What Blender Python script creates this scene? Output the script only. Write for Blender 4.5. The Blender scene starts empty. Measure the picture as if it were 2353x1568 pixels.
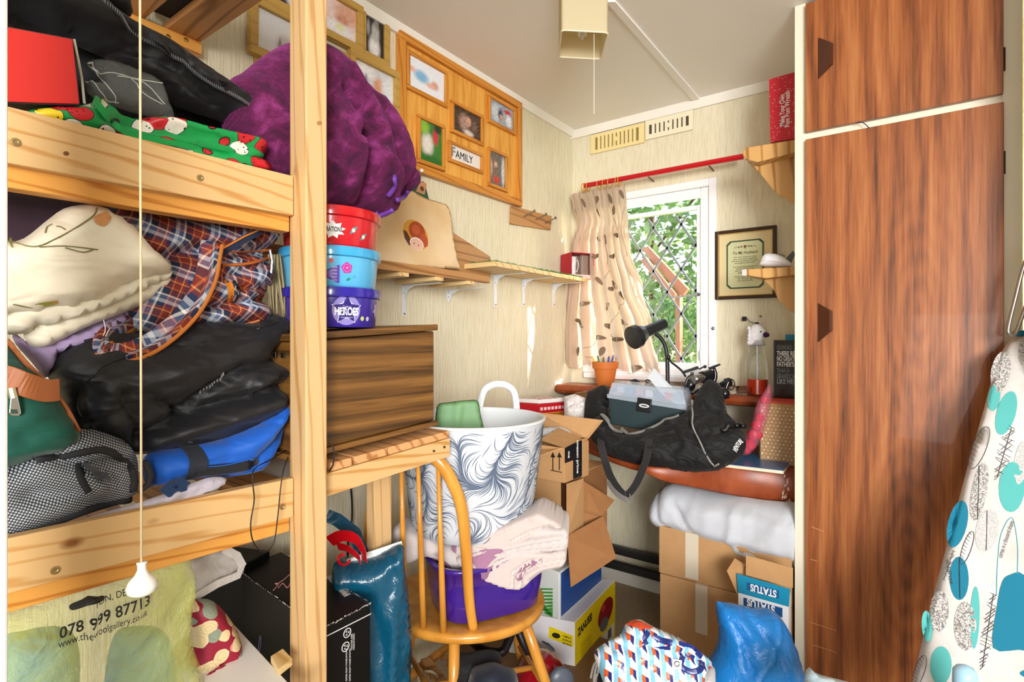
import bpy, bmesh, math, random
from math import sin, cos, pi, radians, atan2, sqrt
from mathutils import Vector, Matrix, noise as mnoise
from mathutils.geometry import delaunay_2d_cdt
random.seed(7)
SC = bpy.context.scene
COL = SC.collection

# ------------------------------------------------------------------ camera, world, sun, large lights, exposure
F, U0, V0, CZ = 1252.0, 1176.5, 776.0, 1.165
ANG = radians(36.12); CA, SA = cos(ANG), sin(ANG)
CAM = Vector((0, 0, CZ))
cam = bpy.data.cameras.new('camera'); camo = bpy.data.objects.new('camera', cam); COL.objects.link(camo)
camo.location = CAM; camo.rotation_euler = (radians(90), 0, ANG)
cam.sensor_width = 36; cam.lens = F / 2353 * 36; cam.shift_y = -8 / 2353; cam.clip_start = 0.02
SC.camera = camo
SC.view_settings.view_transform = 'Standard'; SC.view_settings.look = 'None'
SC.view_settings.gamma = 1; SC.view_settings.use_curve_mapping = False
SC.view_settings.exposure = -0.1
W = bpy.data.worlds.new('sky'); SC.world = W; W.use_nodes = True
wn = W.node_tree; bg = wn.nodes['Background']
sky = wn.nodes.new('ShaderNodeTexSky'); sky.sky_type = 'NISHITA'; sky.sun_disc = False
sky.sun_elevation = radians(29); sky.air_density = 1.0; sky.dust_density = 2.0
wn.links.new(sky.outputs[0], bg.inputs[0]); bg.inputs[1].default_value = 1.2
SUND = Vector((-.610, -.427, -.43)).normalized()
sky.sun_rotation = atan2(-SUND.x, -SUND.y)
sl = bpy.data.lights.new('sun', 'SUN'); sl.energy = 11.0; sl.angle = radians(0.6); sl.color = (1, .93, .82)
so = bpy.data.objects.new('sun', sl); COL.objects.link(so); so.rotation_euler = SUND.to_track_quat('-Z', 'Y').to_euler()
def area(name, loc, target, sx, sy, power, color):
    l = bpy.data.lights.new(name, 'AREA'); l.shape = 'RECTANGLE'; l.size = sx; l.size_y = sy; l.energy = power; l.color = color
    o = bpy.data.objects.new(name, l); COL.objects.link(o); o.location = loc
    o.rotation_euler = (Vector(target) - Vector(loc)).to_track_quat('-Z', 'Y').to_euler(); return o
area('added_key_light', (1.9, -1.9, 1.55), (-.95, 2.2, 1.15), 1.4, 1.2, 46, (1, .985, .965)).data.spread = radians(75)  # added off-camera key light aimed at the far corner, no actual lamp there
area('added_fill_light', (.8, -2.4, .8), (-.6, 1.5, 1.9), 1.8, 1.2, 40, (1, .985, .965))  # added soft fill aimed upwards to lift the ceiling and the room

# ------------------------------------------------------------------ geometry helpers
def ray(u, v):
    k = (u - U0) / F
    return Vector((k * CA - SA, CA + k * SA, (V0 - v) / F))
def at(u, v, d=None, x=None, y=None, z=None):
    r = ray(u, v)
    if x is not None: d = x / r.x
    elif y is not None: d = y / r.y
    elif z is not None: d = (z - CZ) / r.z
    return CAM + r * d
def col(h, a=1.0):
    if isinstance(h, str):
        h = h.lstrip('#'); c = [int(h[i:i+2], 16) / 255 for i in (0, 2, 4)]
        c = [x / 12.92 if x <= .04045 else ((x + .055) / 1.055) ** 2.4 for x in c]
        return (*c, a)
    return (*h[:3], a)
class Pl:
    "a plane: origin, unit right, unit up, normal towards the camera"
    def __init__(s, o, ex, ey=Vector((0, 0, 1))):
        s.o = Vector(o); s.ex = Vector(ex).normalized(); s.n = s.ex.cross(Vector(ey)).normalized()
        if s.n.dot(CAM - s.o) < 0: s.n = -s.n
        s.ey = Vector(ey) - s.n * Vector(ey).dot(s.n); s.ey = (s.ey - s.ex * s.ey.dot(s.ex)).normalized()
    def hit(s, u, v):
        r = ray(u, v); t = (s.o - CAM).dot(s.n) / r.dot(s.n); return CAM + r * t
    def loc(s, u, v):
        p = s.hit(u, v) - s.o; return Vector((p.dot(s.ex), p.dot(s.ey)))
    def w(s, x, y, h=0): return s.o + s.ex * x + s.ey * y + s.n * h
    def off(s, t): return Pl(s.o + s.n * t, s.ex, s.ey)
FWD = Vector((-SA, CA, 0)); RGT = Vector((CA, SA, 0)); UP = Vector((0, 0, 1))
def face(d, yaw=0, tilt=0, u=U0):
    "plane turned to the camera at depth d (through column u); yaw>0 makes its right side recede"
    r = RGT * cos(yaw) + FWD * sin(yaw); b = FWD * cos(yaw) - RGT * sin(yaw)
    return Pl(CAM + FWD * d + RGT * d * (u - U0) / F, r, UP * cos(tilt) + b * sin(tilt))
def xpl(x): return Pl((x, 0, 0), (0, 1, 0))
def ypl(y): return Pl((0, y, 0), (1, 0, 0))
def thru(p, q):
    d = q - p; d.z = 0; return Pl(p, d)

class MB:
    def __init__(s): s.v = []; s.f = []; s.uv = {}
    def add(s, vs, fs):
        b = len(s.v); s.v += [Vector(v) for v in vs]; s.f += [[i + b for i in f] for f in fs]; return b
    def box(s, lo, hi): return s.hexa([(lo[0], lo[1], lo[2]), (hi[0], lo[1], lo[2]), (hi[0], hi[1], lo[2]), (lo[0], hi[1], lo[2])], (0, 0, hi[2] - lo[2]))
    def hexa(s, quad, ext):
        ext = Vector(ext); q = [Vector(p) for p in quad]; n = len(q)
        nn = sum(((q[i] - q[0]).cross(q[i+1] - q[0]) for i in range(1, n - 1)), Vector())
        if nn.dot(ext) < 0: q = q[::-1]
        s.add(q + [p + ext for p in q], [list(range(n))[::-1], list(range(n, 2 * n))] + [[i, (i + 1) % n, n + (i + 1) % n, n + i] for i in range(n)]); return s
    def obox(s, c, ax, ay, az, sx, sy, sz):
        ax, ay, az = [Vector(a).normalized() for a in (ax, ay, az)]; c = Vector(c)
        q = [c + ax * sx / 2 * i + ay * sy / 2 * j - az * sz / 2 for i, j in ((-1, -1), (1, -1), (1, 1), (-1, 1))]
        return s.hexa(q, az * sz)
    def tube(s, pts, r, n=10, cap=True, flat=1.0, up=None):
        pts = [Vector(p) for p in pts]; m = len(pts); rs = r if isinstance(r, (list, tuple)) else [r] * m
        base = len(s.v); nrm = None
        for i, p in enumerate(pts):
            t = (pts[min(i + 1, m - 1)] - pts[max(i - 1, 0)])
            if t.length < 1e-9: t = Vector((0, 0, 1))
            t.normalize()
            if nrm is None:
                a = Vector(up) if up is not None else (Vector((0, 0, 1)) if abs(t.z) < .9 else Vector((1, 0, 0)))
                nrm = (a - t * a.dot(t)).normalized()
            else:
                q = (Vector(up) if up is not None else nrm); nrm2 = q - t * q.dot(t)
                if nrm2.length > 1e-6: nrm = nrm2.normalized()
            b = t.cross(nrm)
            for k in range(n):
                a = 2 * pi * k / n; s.v.append(p + (nrm * cos(a) * flat + b * sin(a)) * rs[i])
        for i in range(m - 1):
            for k in range(n):
                a0 = base + i * n + k; a1 = base + i * n + (k + 1) % n; s.f.append([a0, a1, a1 + n, a0 + n])
        if cap: s.f.append([base + k for k in range(n)][::-1]); s.f.append([base + (m - 1) * n + k for k in range(n)])
        return s
    def lathe(s, prof, c, axis=(0, 0, 1), n=32, sy=1.0, ref=None, wob=None, cap=True):
        "prof: (radius, height) along axis"
        az = Vector(axis).normalized(); a = Vector(ref) if ref is not None else (Vector((1, 0, 0)) if abs(az.x) < .9 else Vector((0, 1, 0)))
        ax = (a - az * a.dot(az)).normalized(); ay = az.cross(ax); c = Vector(c); base = len(s.v); m = len(prof)
        for j, (r, h) in enumerate(prof):
            for k in range(n):
                t = 2 * pi * k / n; rr = r * (wob(t, h) if wob else 1)
                s.v.append(c + az * h + ax * cos(t) * rr + ay * sin(t) * rr * sy)
        for j in range(m - 1):
            for k in range(n):
                a0 = base + j * n + k; a1 = base + j * n + (k + 1) % n; s.f.append([a0, a1, a1 + n, a0 + n])
        if cap and prof[0][0] > 1e-6: s.f.append([base + k for k in range(n)][::-1])
        if cap and prof[-1][0] > 1e-6: s.f.append([base + (m - 1) * n + k for k in range(n)])
        return s
    def strip(s, pts, side, w, th=.002):
        "flat band along pts; side = width direction (vector or list)"
        pts = [Vector(p) for p in pts]; m = len(pts); base = len(s.v)
        ws = w if isinstance(w, (list, tuple)) else [w] * m
        for i, p in enumerate(pts):
            t = (pts[min(i + 1, m - 1)] - pts[max(i - 1, 0)]).normalized()
            sd = Vector(side[i] if isinstance(side, list) else side); sd = (sd - t * sd.dot(t)).normalized(); nn = t.cross(sd)
            for a, b in ((-1, -1), (1, -1), (1, 1), (-1, 1)): s.v.append(p + sd * ws[i] / 2 * a + nn * th / 2 * b)
        for i in range(m - 1):
            for k in range(4):
                a0 = base + i * 4 + k; a1 = base + i * 4 + (k + 1) % 4; s.f.append([a0, a0 + 4, a1 + 4, a1])
        s.f.append([base, base + 1, base + 2, base + 3]); e = base + (m - 1) * 4; s.f.append([e + 3, e + 2, e + 1, e]); return s
    def grid(s, fn, nu, nv, closed=False):
        base = len(s.v)
        for j in range(nv + 1):
            for i in range(nu + (0 if closed else 1)): s.v.append(Vector(fn(i / nu, j / nv)))
        r = nu if closed else nu + 1
        for j in range(nv):
            for i in range(nu):
                a0 = base + j * r + i; a1 = base + j * r + (i + 1) % r; s.f.append([a0, a1, a1 + r, a0 + r])
        return s
    def sphere(s, c, rx, ry=None, rz=None, n=16, m=10, rot=None):
        ry = ry or rx; rz = rz or rx; c = Vector(c)
        def fn(a, b):
            t = 2 * pi * a; p = pi * (b * .998 + .001); v = Vector((rx * sin(p) * cos(t), ry * sin(p) * sin(t), -rz * cos(p)))
            return c + (rot @ v if rot else v)
        return s.grid(fn, n, m, True)
    def build(s, name, mat, parent=None, smooth=False, bevel=0, segs=2, sub=0, solid=0, label=None, uv=None, angle=None, kind=None):
        base = parent_base(parent) if parent is not None else Vector()
        me = bpy.data.meshes.new(name); me.from_pydata([v - base for v in s.v], [], s.f); me.validate()
        if uv:
            l = me.uv_layers.new(name='UVMap'); vs = me.vertices
            for lp in me.loops:
                p = vs[lp.vertex_index].co + base; l.data[lp.index].uv = uv(p) if callable(uv) else uv[lp.vertex_index]
        me.materials.append(mat)
        if smooth: me.shade_smooth()
        if angle: me.shade_smooth(); me.set_sharp_from_angle(angle=radians(angle))
        o = bpy.data.objects.new(name, me); COL.objects.link(o)
        if parent is not None: o.parent = parent
        if solid: m = o.modifiers.new('solid', 'SOLIDIFY'); m.thickness = solid; m.offset = 0
        if bevel: m = o.modifiers.new('bevel', 'BEVEL'); m.width = bevel; m.segments = segs; m.limit_method = 'ANGLE'; m.angle_limit = radians(40)
        if sub: m = o.modifiers.new('sub', 'SUBSURF'); m.levels = sub; m.render_levels = sub
        if label: o['label'] = label
        if kind: o['kind'] = kind
        return o
BASES = {}
def parent_base(p):
    return BASES.get(p.name, Vector())
def T(name, label, cat, base, group=None):
    o = bpy.data.objects.new(name, None); COL.objects.link(o); o.empty_display_size = .05
    o.location = base; BASES[o.name] = Vector(base)
    o['label'] = label; o['category'] = cat
    if group: o['group'] = group
    return o
def tag(o, label, cat, group=None):
    o['label'] = label; o['category'] = cat
    if group: o['group'] = group
    return o
def single(o, base=None):
    "give a one-mesh thing its origin at its base"
    me = o.data; c = base or Vector((sum(v.co.x for v in me.vertices) / len(me.vertices), sum(v.co.y for v in me.vertices) / len(me.vertices), min(v.co.z for v in me.vertices)))
    me.transform(Matrix.Translation(-Vector(c))); o.location = c; return o
def S(name, mb, mat, **k):
    o = mb.build(name, mat, **k); o['kind'] = 'structure'; return o

def catmull(pts, n=6, closed=False):
    out = []; m = len(pts); P = [Vector(p) for p in pts]
    rng = range(m if closed else m - 1)
    for i in rng:
        p0 = P[(i - 1) % m] if closed or i > 0 else P[0] * 2 - P[1]
        p1 = P[i]; p2 = P[(i + 1) % m]
        p3 = P[(i + 2) % m] if closed or i + 2 < m else P[-1] * 2 - P[-2]
        for k in range(n):
            t = k / n
            out.append(.5 * (2 * p1 + (p2 - p0) * t + (2 * p0 - 5 * p1 + 4 * p2 - p3) * t * t + (3 * p1 - p0 - 3 * p2 + p3) * t ** 3))
    if not closed: out.append(P[-1])
    return out
def resample(pts, step, closed):
    P = list(pts) + ([pts[0]] if closed else []); out = [P[0]]; acc = 0
    for a, b in zip(P, P[1:]):
        L = (b - a).length
        if L < 1e-9: continue
        t = step - acc
        while t < L: out.append(a.lerp(b, t / L)); t += step
        acc = L - (t - step)
    return out
def segdist(p, a, b):
    ab = b - a; l2 = ab.length_squared; t = max(0, min(1, (p - a).dot(ab) / l2)) if l2 > 0 else 0
    return (p - (a + ab * t)).length
def inside(p, poly):
    c = False; n = len(poly); x, y = p
    for i in range(n):
        a = poly[i]; b = poly[i - 1]
        if (a.y > y) != (b.y > y) and x < (b.x - a.x) * (y - a.y) / (b.y - a.y) + a.x: c = not c
    return c
class Puff:
    """a soft body with real thickness: outline on a plane, rounded edge R, front bulge tf, back tb, creases, wrinkle noise"""
    def __init__(s, pl, px, tf=.04, tb=.04, R=.05, cr=(), nz=(.004, 20, 1, 0), res=.012, smooth=True, seed=0, pw=2.0, slope=(0, 0), nz2=None):
        s.pl = pl; s.tf = tf; s.tb = tb; s.R = R; s.nz = nz; s.seed = seed; s.res = res; s.pw = pw; s.slope = slope; s.nz2 = nz2
        P = [pl.loc(*p) for p in px]
        s.raw = catmull(P, 5, True) if smooth else P
        s.bd = resample(s.raw, res, True); s.pts = s.raw if len(s.raw) < 60 else s.bd
        s.cr = [([pl.loc(*q) for q in c[0]], c[1] * 1.5, c[2]) for c in cr]
        s.cx = sum(p.x for p in s.bd) / len(s.bd); s.cy = sum(p.y for p in s.bd) / len(s.bd)
    def edge(s, p):
        n = len(s.bd); return min(segdist(p, s.bd[i - 1], s.bd[i]) for i in range(n))
    def h(s, p, e=None):
        if e is None: e = s.edge(p)
        t = min(1, e / s.R); prof = (1 - (1 - t) ** s.pw) ** (1 / s.pw); h = s.tf * prof
        h += (s.slope[0] * (p.x - s.cx) + s.slope[1] * (p.y - s.cy)) * prof
        for pts, dep, wd in s.cr:
            d = min(segdist(p, pts[i], pts[i + 1]) for i in range(len(pts) - 1))
            if d < 3 * wd: h += dep * math.exp(-(d / wd) ** 2) * min(1, e / (wd * 1.0 + 1e-6))
        for nz in (s.nz, s.nz2):
            if not nz: continue
            am, sc, st, an = nz; c, q = cos(an), sin(an); x = (p.x * c + p.y * q) / st * sc; y = (-p.x * q + p.y * c) * sc
            nv = mnoise.noise(Vector((x + s.seed * 7.1, y, s.seed * 3.3)))
            r = 1 - abs(mnoise.noise(Vector((x * .9 + 3 + s.seed, y * .9, 5.1 + s.seed)))) * 2.2
            r2 = 1 - abs(mnoise.noise(Vector((x * .6 + 9 + s.seed, y * .6, 1.1 + s.seed)))) * 3
            h += am * (nv + .9 * r + .6 * max(r2, -1)) * min(1, t * 1.4)
        return h
    def mesh(s, name, mat, parent=None, back=True, flatback=False, **k):
        res = s.res; xs = [p.x for p in s.bd]; ys = [p.y for p in s.bd]; rnd = random.Random(s.seed + 1)
        pts = list(s.bd); nb = len(pts); y = min(ys); row = 0; inn = []
        while y < max(ys):
            x = min(xs) + (res / 2 if row % 2 else 0)
            while x < max(xs):
                p = Vector((x + rnd.uniform(-.12, .12) * res, y + rnd.uniform(-.12, .12) * res))
                if inside(p, s.bd):
                    e = s.edge(p)
                    if e > res * .45: inn.append((p, e))
                x += res
            y += res * .866; row += 1
        allp = pts + [q for q, e in inn]
        vo, eo, fo, *_ = delaunay_2d_cdt(allp, [(i, (i + 1) % nb) for i in range(nb)], [], 1, 1e-7)
        fo = [f for f in fo if inside(sum((vo[i] for i in f), Vector((0, 0))) / 3, s.bd)]
        es = {}; hs = []
        from_in = {(round(q.x, 6), round(q.y, 6)): e for q, e in inn}
        for q in vo:
            e = from_in.get((round(q.x, 6), round(q.y, 6)), 0.0); es[len(hs)] = e; hs.append(s.h(q, e) if e > 0 else 0)
        mb = MB(); V = [s.pl.w(q.x, q.y, hs[i]) for i, q in enumerate(vo)]; n = len(V); uv = [(q.x, q.y) for q in vo]
        def ok(f):
            a, b, c = [vo[i] for i in f]; return (b - a).cross(c - a) > 0
        sgn = 1 if s.pl.ex.cross(s.pl.ey).dot(s.pl.n) > 0 else -1
        front = []
        for f in fo:
            g = list(f) if (ok(f) == (sgn > 0)) else list(f)[::-1]; front.append(g)
        fs = list(front)
        if back:
            mp = {}
            for i, q in enumerate(vo):
                if es[i] > 0:
                    t = min(1, es[i] / s.R); hb = -s.tb * (1 if flatback else (1 - (1 - t) ** 2) ** .5)
                    mp[i] = len(V); V.append(s.pl.w(q.x, q.y, min(hb, hs[i] - .001))); uv.append((q.x, q.y))
                else: mp[i] = i
            fs += [[mp[i] for i in f][::-1] for f in front if any(mp[i] != i for i in f)]
        mb.v = V; mb.f = fs
        return mb.build(name, mat, parent, smooth=True, uv=uv, **k)
    def on(s, u, v, up=.001):
        "world point on the front surface at a pixel (two steps for parallax)"
        p = s.pl.loc(u, v)
        for _ in range(3):
            hh = s.h(p); q = s.pl.off(hh).loc(u, v); p = q
        return s.pl.w(p.x, p.y, s.h(p) + up)
    def band(s, px, w, n=6, up=.002):
        P = [p.to_3d() if len(p) == 2 else p for p in catmull([Vector(q) for q in px], n)]
        return [s.on(p.x, p.y, up) for p in P]
    def patch(s, px, up=.0012, smooth=True):
        "a thin printed or sewn piece following the surface"
        P = [Vector(q) for q in px]; P = catmull(P, 3, True) if smooth else P
        c = sum(P, Vector((0, 0))) / len(P); mb = MB(); n = len(P)
        vs = [s.on(c.x, c.y, up)]
        for r in (.5, 1.0): vs += [s.on(*(c.lerp(p, r)), up) for p in P]
        fs = [[0, 1 + i, 1 + (i + 1) % n] for i in range(n)] + [[1 + i, 1 + n + i, 1 + n + (i + 1) % n, 1 + (i + 1) % n] for i in range(n)]
        mb.add(vs, fs); return mb

def slab(pl, px, th, mb=None, smooth=False, up=0):
    "solid board whose front outline is given on plane pl"
    mb = mb or MB(); P = [pl.hit(*p) + pl.n * up for p in px]; mb.hexa(P, -pl.n * th); return mb
def bez(pl, px, n=8, up=0, closed=False):
    P = catmull([Vector(q) for q in px], n, closed); return [pl.hit(p.x, p.y) + pl.n * up for p in P]
def text(s, size, pos, ex, ey, mat, parent, name='lettering', bold=0.0, align='CENTER', extr=.0002, width=None):
    cu = bpy.data.curves.new('t', 'FONT'); cu.body = s; cu.size = size; cu.offset = bold * size; cu.align_x = align; cu.align_y = 'CENTER'; cu.extrude = extr
    o = bpy.data.objects.new('t', cu); COL.objects.link(o)
    bpy.context.view_layer.update()
    me = bpy.data.meshes.new_from_object(o.evaluated_get(bpy.context.evaluated_depsgraph_get()))
    bpy.data.objects.remove(o)
    ex = Vector(ex).normalized(); ey = Vector(ey).normalized(); ez = ex.cross(ey)
    xs = [v.co.x for v in me.vertices] or [0]; w = max(xs) - min(xs); sx = width / w if width and w > 0 else 1
    M = Matrix(((ex.x * sx, ey.x, ez.x), (ex.y * sx, ey.y, ez.y), (ex.z * sx, ey.z, ez.z))).to_4x4(); M.translation = Vector(pos) - (parent_base(parent) if parent else Vector())
    me.transform(M); me.materials.append(mat); ob = bpy.data.objects.new(name, me); COL.objects.link(ob)
    if parent: ob.parent = parent
    return ob
# ------------------------------------------------------------------ materials
class G:
    def __init__(s, name, color='#888888', rough=.6, metal=0, spec=.5, sheen=0, trans=0, ior=1.45, alpha=1, coat=0, sss=0):
        s.m = bpy.data.materials.new(name); s.m.use_nodes = True; s.t = s.m.node_tree; s.b = s.t.nodes['Principled BSDF']
        b = s.b.inputs; b['Base Color'].default_value = col(color); b['Roughness'].default_value = rough; b['Metallic'].default_value = metal
        b['Specular IOR Level'].default_value = spec; b['Sheen Weight'].default_value = sheen; b['Transmission Weight'].default_value = trans
        b['IOR'].default_value = ior; b['Alpha'].default_value = alpha; b['Coat Weight'].default_value = coat
    def n(s, ty, _out=0, **k):
        nd = s.t.nodes.new('ShaderNode' + ty)
        for a, v in k.items():
            if a.startswith('_'): setattr(nd, a[1:], v); continue
            key = int(a[1:]) if a[0] == 'i' and a[1:].isdigit() else a.replace('_', ' ')
            s.put(nd.inputs[key], v)
        return nd
    def put(s, inp, v):
        if hasattr(v, 'links') or isinstance(v, bpy.types.NodeSocket): s.t.links.new(v, inp)
        else: inp.default_value = v
    def co(s, kind='Object', scale=(1, 1, 1), rot=(0, 0, 0), loc=(0, 0, 0)):
        c = s.n('TexCoord'); m = s.n('Mapping'); s.t.links.new(c.outputs[kind], m.inputs[0])
        m.inputs['Scale'].default_value = scale; m.inputs['Rotation'].default_value = rot; m.inputs['Location'].default_value = loc; return m.outputs[0]
    def noise(s, vec, scale, detail=3, rough=.5, dist=0, out='Fac'):
        return s.n('TexNoise', Vector=vec, Scale=scale, Detail=detail, Roughness=rough, Distortion=dist).outputs[out]
    def wave(s, vec, scale, dist=0, detail=2, dscale=1, prof='SIN', band='X', ty='BANDS'):
        nd = s.n('TexWave', Vector=vec, Scale=scale, Distortion=dist, Detail=detail); nd.inputs['Detail Scale'].default_value = dscale
        nd.wave_type = ty; nd.wave_profile = prof
        if ty == 'BANDS': nd.bands_direction = band
        return nd.outputs['Fac']
    def vor(s, vec, scale, out='Distance', feat='F1', rnd=1):
        nd = s.t.nodes.new('ShaderNodeTexVoronoi'); nd.feature = feat; s.put(nd.inputs['Vector'], vec); nd.inputs['Scale'].default_value = scale; nd.inputs['Randomness'].default_value = rnd
        return nd.outputs[out]
    def math(s, op, a, b=0, c=0):
        nd = s.t.nodes.new('ShaderNodeMath'); nd.operation = op
        for i, v in enumerate((a, b, c)): s.put(nd.inputs[i], v)
        return nd.outputs[0]
    def ramp(s, fac, stops, interp='LINEAR'):
        nd = s.t.nodes.new('ShaderNodeValToRGB'); nd.color_ramp.interpolation = interp; e = nd.color_ramp.elements
        while len(e) < len(stops): e.new(.5)
        for i, (p, c) in enumerate(stops): e[i].position = p; e[i].color = col(c) if isinstance(c, str) else ((c, c, c, 1) if not isinstance(c, tuple) else col(c))
        s.put(nd.inputs[0], fac); return nd.outputs[0]
    def mix(s, fac, a, b, mode='MIX'):
        nd = s.t.nodes.new('ShaderNodeMix'); nd.data_type = 'RGBA'; nd.blend_type = mode
        s.put(nd.inputs[0], fac); s.put(nd.inputs[6], col(a) if isinstance(a, str) else a); s.put(nd.inputs[7], col(b) if isinstance(b, str) else b); return nd.outputs[2]
    def sep(s, vec):
        nd = s.t.nodes.new('ShaderNodeSeparateXYZ'); s.t.links.new(vec, nd.inputs[0]); return nd.outputs
    def base(s, v): s.put(s.b.inputs['Base Color'], col(v) if isinstance(v, str) else v); return s
    def rough(s, v): s.put(s.b.inputs['Roughness'], v); return s
    def alpha(s, v): s.put(s.b.inputs['Alpha'], v); return s
    def bump(s, h, st=.3, dist=.002):
        nd = s.t.nodes.new('ShaderNodeBump'); nd.inputs['Strength'].default_value = st; nd.inputs['Distance'].default_value = dist
        s.t.links.new(h, nd.inputs['Height']); s.t.links.new(nd.outputs[0], s.b.inputs['Normal']); return s
MT = {}
def mt(c, rough=.55, metal=0, **k):
    key = (c, rough, metal, tuple(sorted(k.items())))
    if key not in MT: MT[key] = G('paint_' + c.strip('#'), c, rough, metal, **k).m
    return MT[key]
def fabric(name, c, c2=None, rough=.85, weave=900, sheen=.2, bump=.25, spec=.3):
    g = G(name, c, rough, sheen=sheen, spec=spec); v = g.co('UV'); n = g.noise(v, 14, 4); f = g.noise(v, weave, 2)
    w = g.noise(g.co('UV', (1, 2.2, 1), (0, 0, .5)), 16, 1.2, .4, .6)
    g.base(g.mix(n, c, c2 or c)); g.bump(g.math('ADD', g.math('MULTIPLY', f, .05), g.math('MULTIPLY', w, 2.0)), min(1, bump * 1.6), .014); return g.m
def pine(name, axis, light='#d9b27a', dark='#c08a48', scale=1.0, rough=.5, knots=True):
    g = G(name, light, rough); sc = [26, 26, 26]; sc['xyz'.index(axis)] = 1.6
    v = g.co('Object', tuple(q * scale for q in sc)); n = g.noise(v, 1.0, 3, .5, .6)
    w = g.wave(g.co('Object', tuple(q * .42 * scale for q in sc)), 2.2, 7, 3, .9, 'SIN', 'DIAGONAL')
    fine = g.noise(g.co('Object', tuple(q * 9 * scale if q > 10 else q * 4 for q in sc)), 1, 2)
    f = g.math('ADD', g.math('MULTIPLY', g.math('POWER', w, 3), .6), g.math('MULTIPLY', n, .45)); f = g.math('ADD', f, g.math('MULTIPLY', fine, .12))
    c = g.ramp(f, [(.1, light), (.55, light), (.95, dark)])
    if knots:
        ks = [9, 9, 9]; ks['xyz'.index(axis)] = 5; k = g.vor(g.co('Object', tuple(ks)), 1.0)
        c = g.mix(g.ramp(k, [(.03, 1.0), (.085, 0.0)]), c, '#8a5526')
    g.base(c); g.bump(f, .12, .001); return g.m
M = {}
def setup_mats():
    # wallpaper: cream, with vertical string texture
    g = G('wallpaper', '#ece0b8', .7); v = g.co('Object', (1, 1, .03)); n = g.noise(v, 520, 2, .6); n2 = g.noise(g.co('Object', (1, 1, .05)), 200, 3, .6); big = g.noise(g.co('Object'), 2.5, 3)
    f = g.math('ADD', g.math('MULTIPLY', n, .55), g.math('MULTIPLY', n2, .55)); st = g.ramp(f, [(.36, '#cbbc94'), (.52, '#e4dcc0'), (.7, '#efe9d4')])
    g.base(g.mix(g.math('MULTIPLY', big, .5), st, '#e4dab8')); g.bump(f, .9, .004); M['wall'] = g.m
    g = G('ceiling_paint', '#f4f1ec', .65); g.bump(g.noise(g.co('Object'), 60, 3), .08, .002); M['ceil'] = g.m
    M['trim'] = mt('#efece2', .45); M['upvc'] = mt('#f3f5f8', .25); M['cream'] = mt('#e6e0cb', .4)
    g = G('carpet', '#a98c62', .95, sheen=.3); n = g.noise(g.co('Object'), 420, 3, .7); n2 = g.noise(g.co('Object'), 70, 3)
    g.base(g.ramp(g.math('ADD', g.math('MULTIPLY', n, .6), g.math('MULTIPLY', n2, .4)), [(.3, '#a88c66'), (.5, '#c8ac84'), (.7, '#e0c8a4')])); g.bump(n, 1, .006); M['carpet'] = g.m
    M['pine_y'] = pine('pine_along', 'y'); M['pine_z'] = pine('pine_post', 'z', '#d8b380', '#bb8c52'); M['pine_x'] = pine('pine_across', 'x', '#e3b57c', '#b77a40')
    M['pine_o'] = pine('orange_pine', 'y', '#e0a04c', '#b96f20', rough=.4); M['slat'] = pine('slat_wood', 'x', '#d9a26c', '#a86e3c', .7)
    M['oak_x'] = pine('oak_board', 'x', '#b98450', '#7c4d20', .7, knots=False); M['ply'] = pine('shelf_ply', 'x', '#e8c98f', '#c99a55', .5)
    M['brkt'] = pine('bracket_wood', 'z', '#cfa062', '#9a6830', .6, .45); M['woody'] = pine('shelf_wood', 'y', '#b78652', '#8a5a2c', .7)
    # teak veneer
    g = G('teak_veneer', '#8a4a22', .38, coat=.15)
    dv = g.n('VectorMath', _operation='ADD', i0=g.co('Object', (5, 5, .55)), i1=g.n('VectorMath', _operation='SCALE', i0=g.noise(g.co('Object', (3, 3, 1.2)), 1.4, 2, out='Color')).outputs[0])
    dv.inputs[1].default_value = (0, 0, 0)
    w = g.wave(g.co('Object', (3.2, 3.2, .8)), 1.7, 12, 3.5, .6, 'SIN', 'X'); fine = g.noise(g.co('Object', (160, 160, 5)), 1, 4, .65); n = g.noise(g.co('Object', (24, 24, 1.4)), 1, 4, .6, 1.2)
    rg = 0
    for (cx, cz, amt) in ((.0, .55, .10), (.02, 1.24, .07)):
        ln = g.n('VectorMath', _operation='LENGTH', i0=g.co('Object', (5.5, 0, 1.9), loc=(-cx * 5.5, 0, -cz * 1.9))).outputs['Value']
        rr = g.math('SINE', g.math('ADD', g.math('MULTIPLY', ln, 46), g.math('MULTIPLY', n, 9))); rg = g.math('ADD', rg, g.math('MULTIPLY', rr, g.ramp(ln, [(.15, amt), (.95, 0.0)])))
    fine = g.math('ADD', fine, rg)
    f = g.math('ADD', g.math('ADD', g.math('MULTIPLY', w, .13), g.math('MULTIPLY', fine, .42)), g.math('MULTIPLY', n, .50))
    g.base(g.ramp(f, [(.33, '#4c2812'), (.43, '#784220'), (.54, '#98572b'), (.7, '#b0703e')])); g.bump(fine, .2, .001); M['teak'] = g.m
    g = G('walnut_laminate', '#7a5128', .38); w = g.wave(g.co('Object', (.9, .9, 5)), 1.6, 7, 3, .9, 'SIN', 'Z'); n = g.noise(g.co('Object', (3, 3, 150)), 1, 5, .65, .6)
    f = g.math('ADD', g.math('MULTIPLY', w, .25), g.math('MULTIPLY', n, .75)); g.base(g.ramp(f, [(.3, '#412b13'), (.5, '#6c481f'), (.72, '#8a6130')])); M['walnut'] = g.m
    g = G('cork_board', '#dea042', .6); n = g.noise(g.co('Object', (60, 60, 6)), 1, 3); g.base(g.ramp(n, [(.3, '#d08c30'), (.6, '#e8ac50')])); M['board'] = g.m
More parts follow.
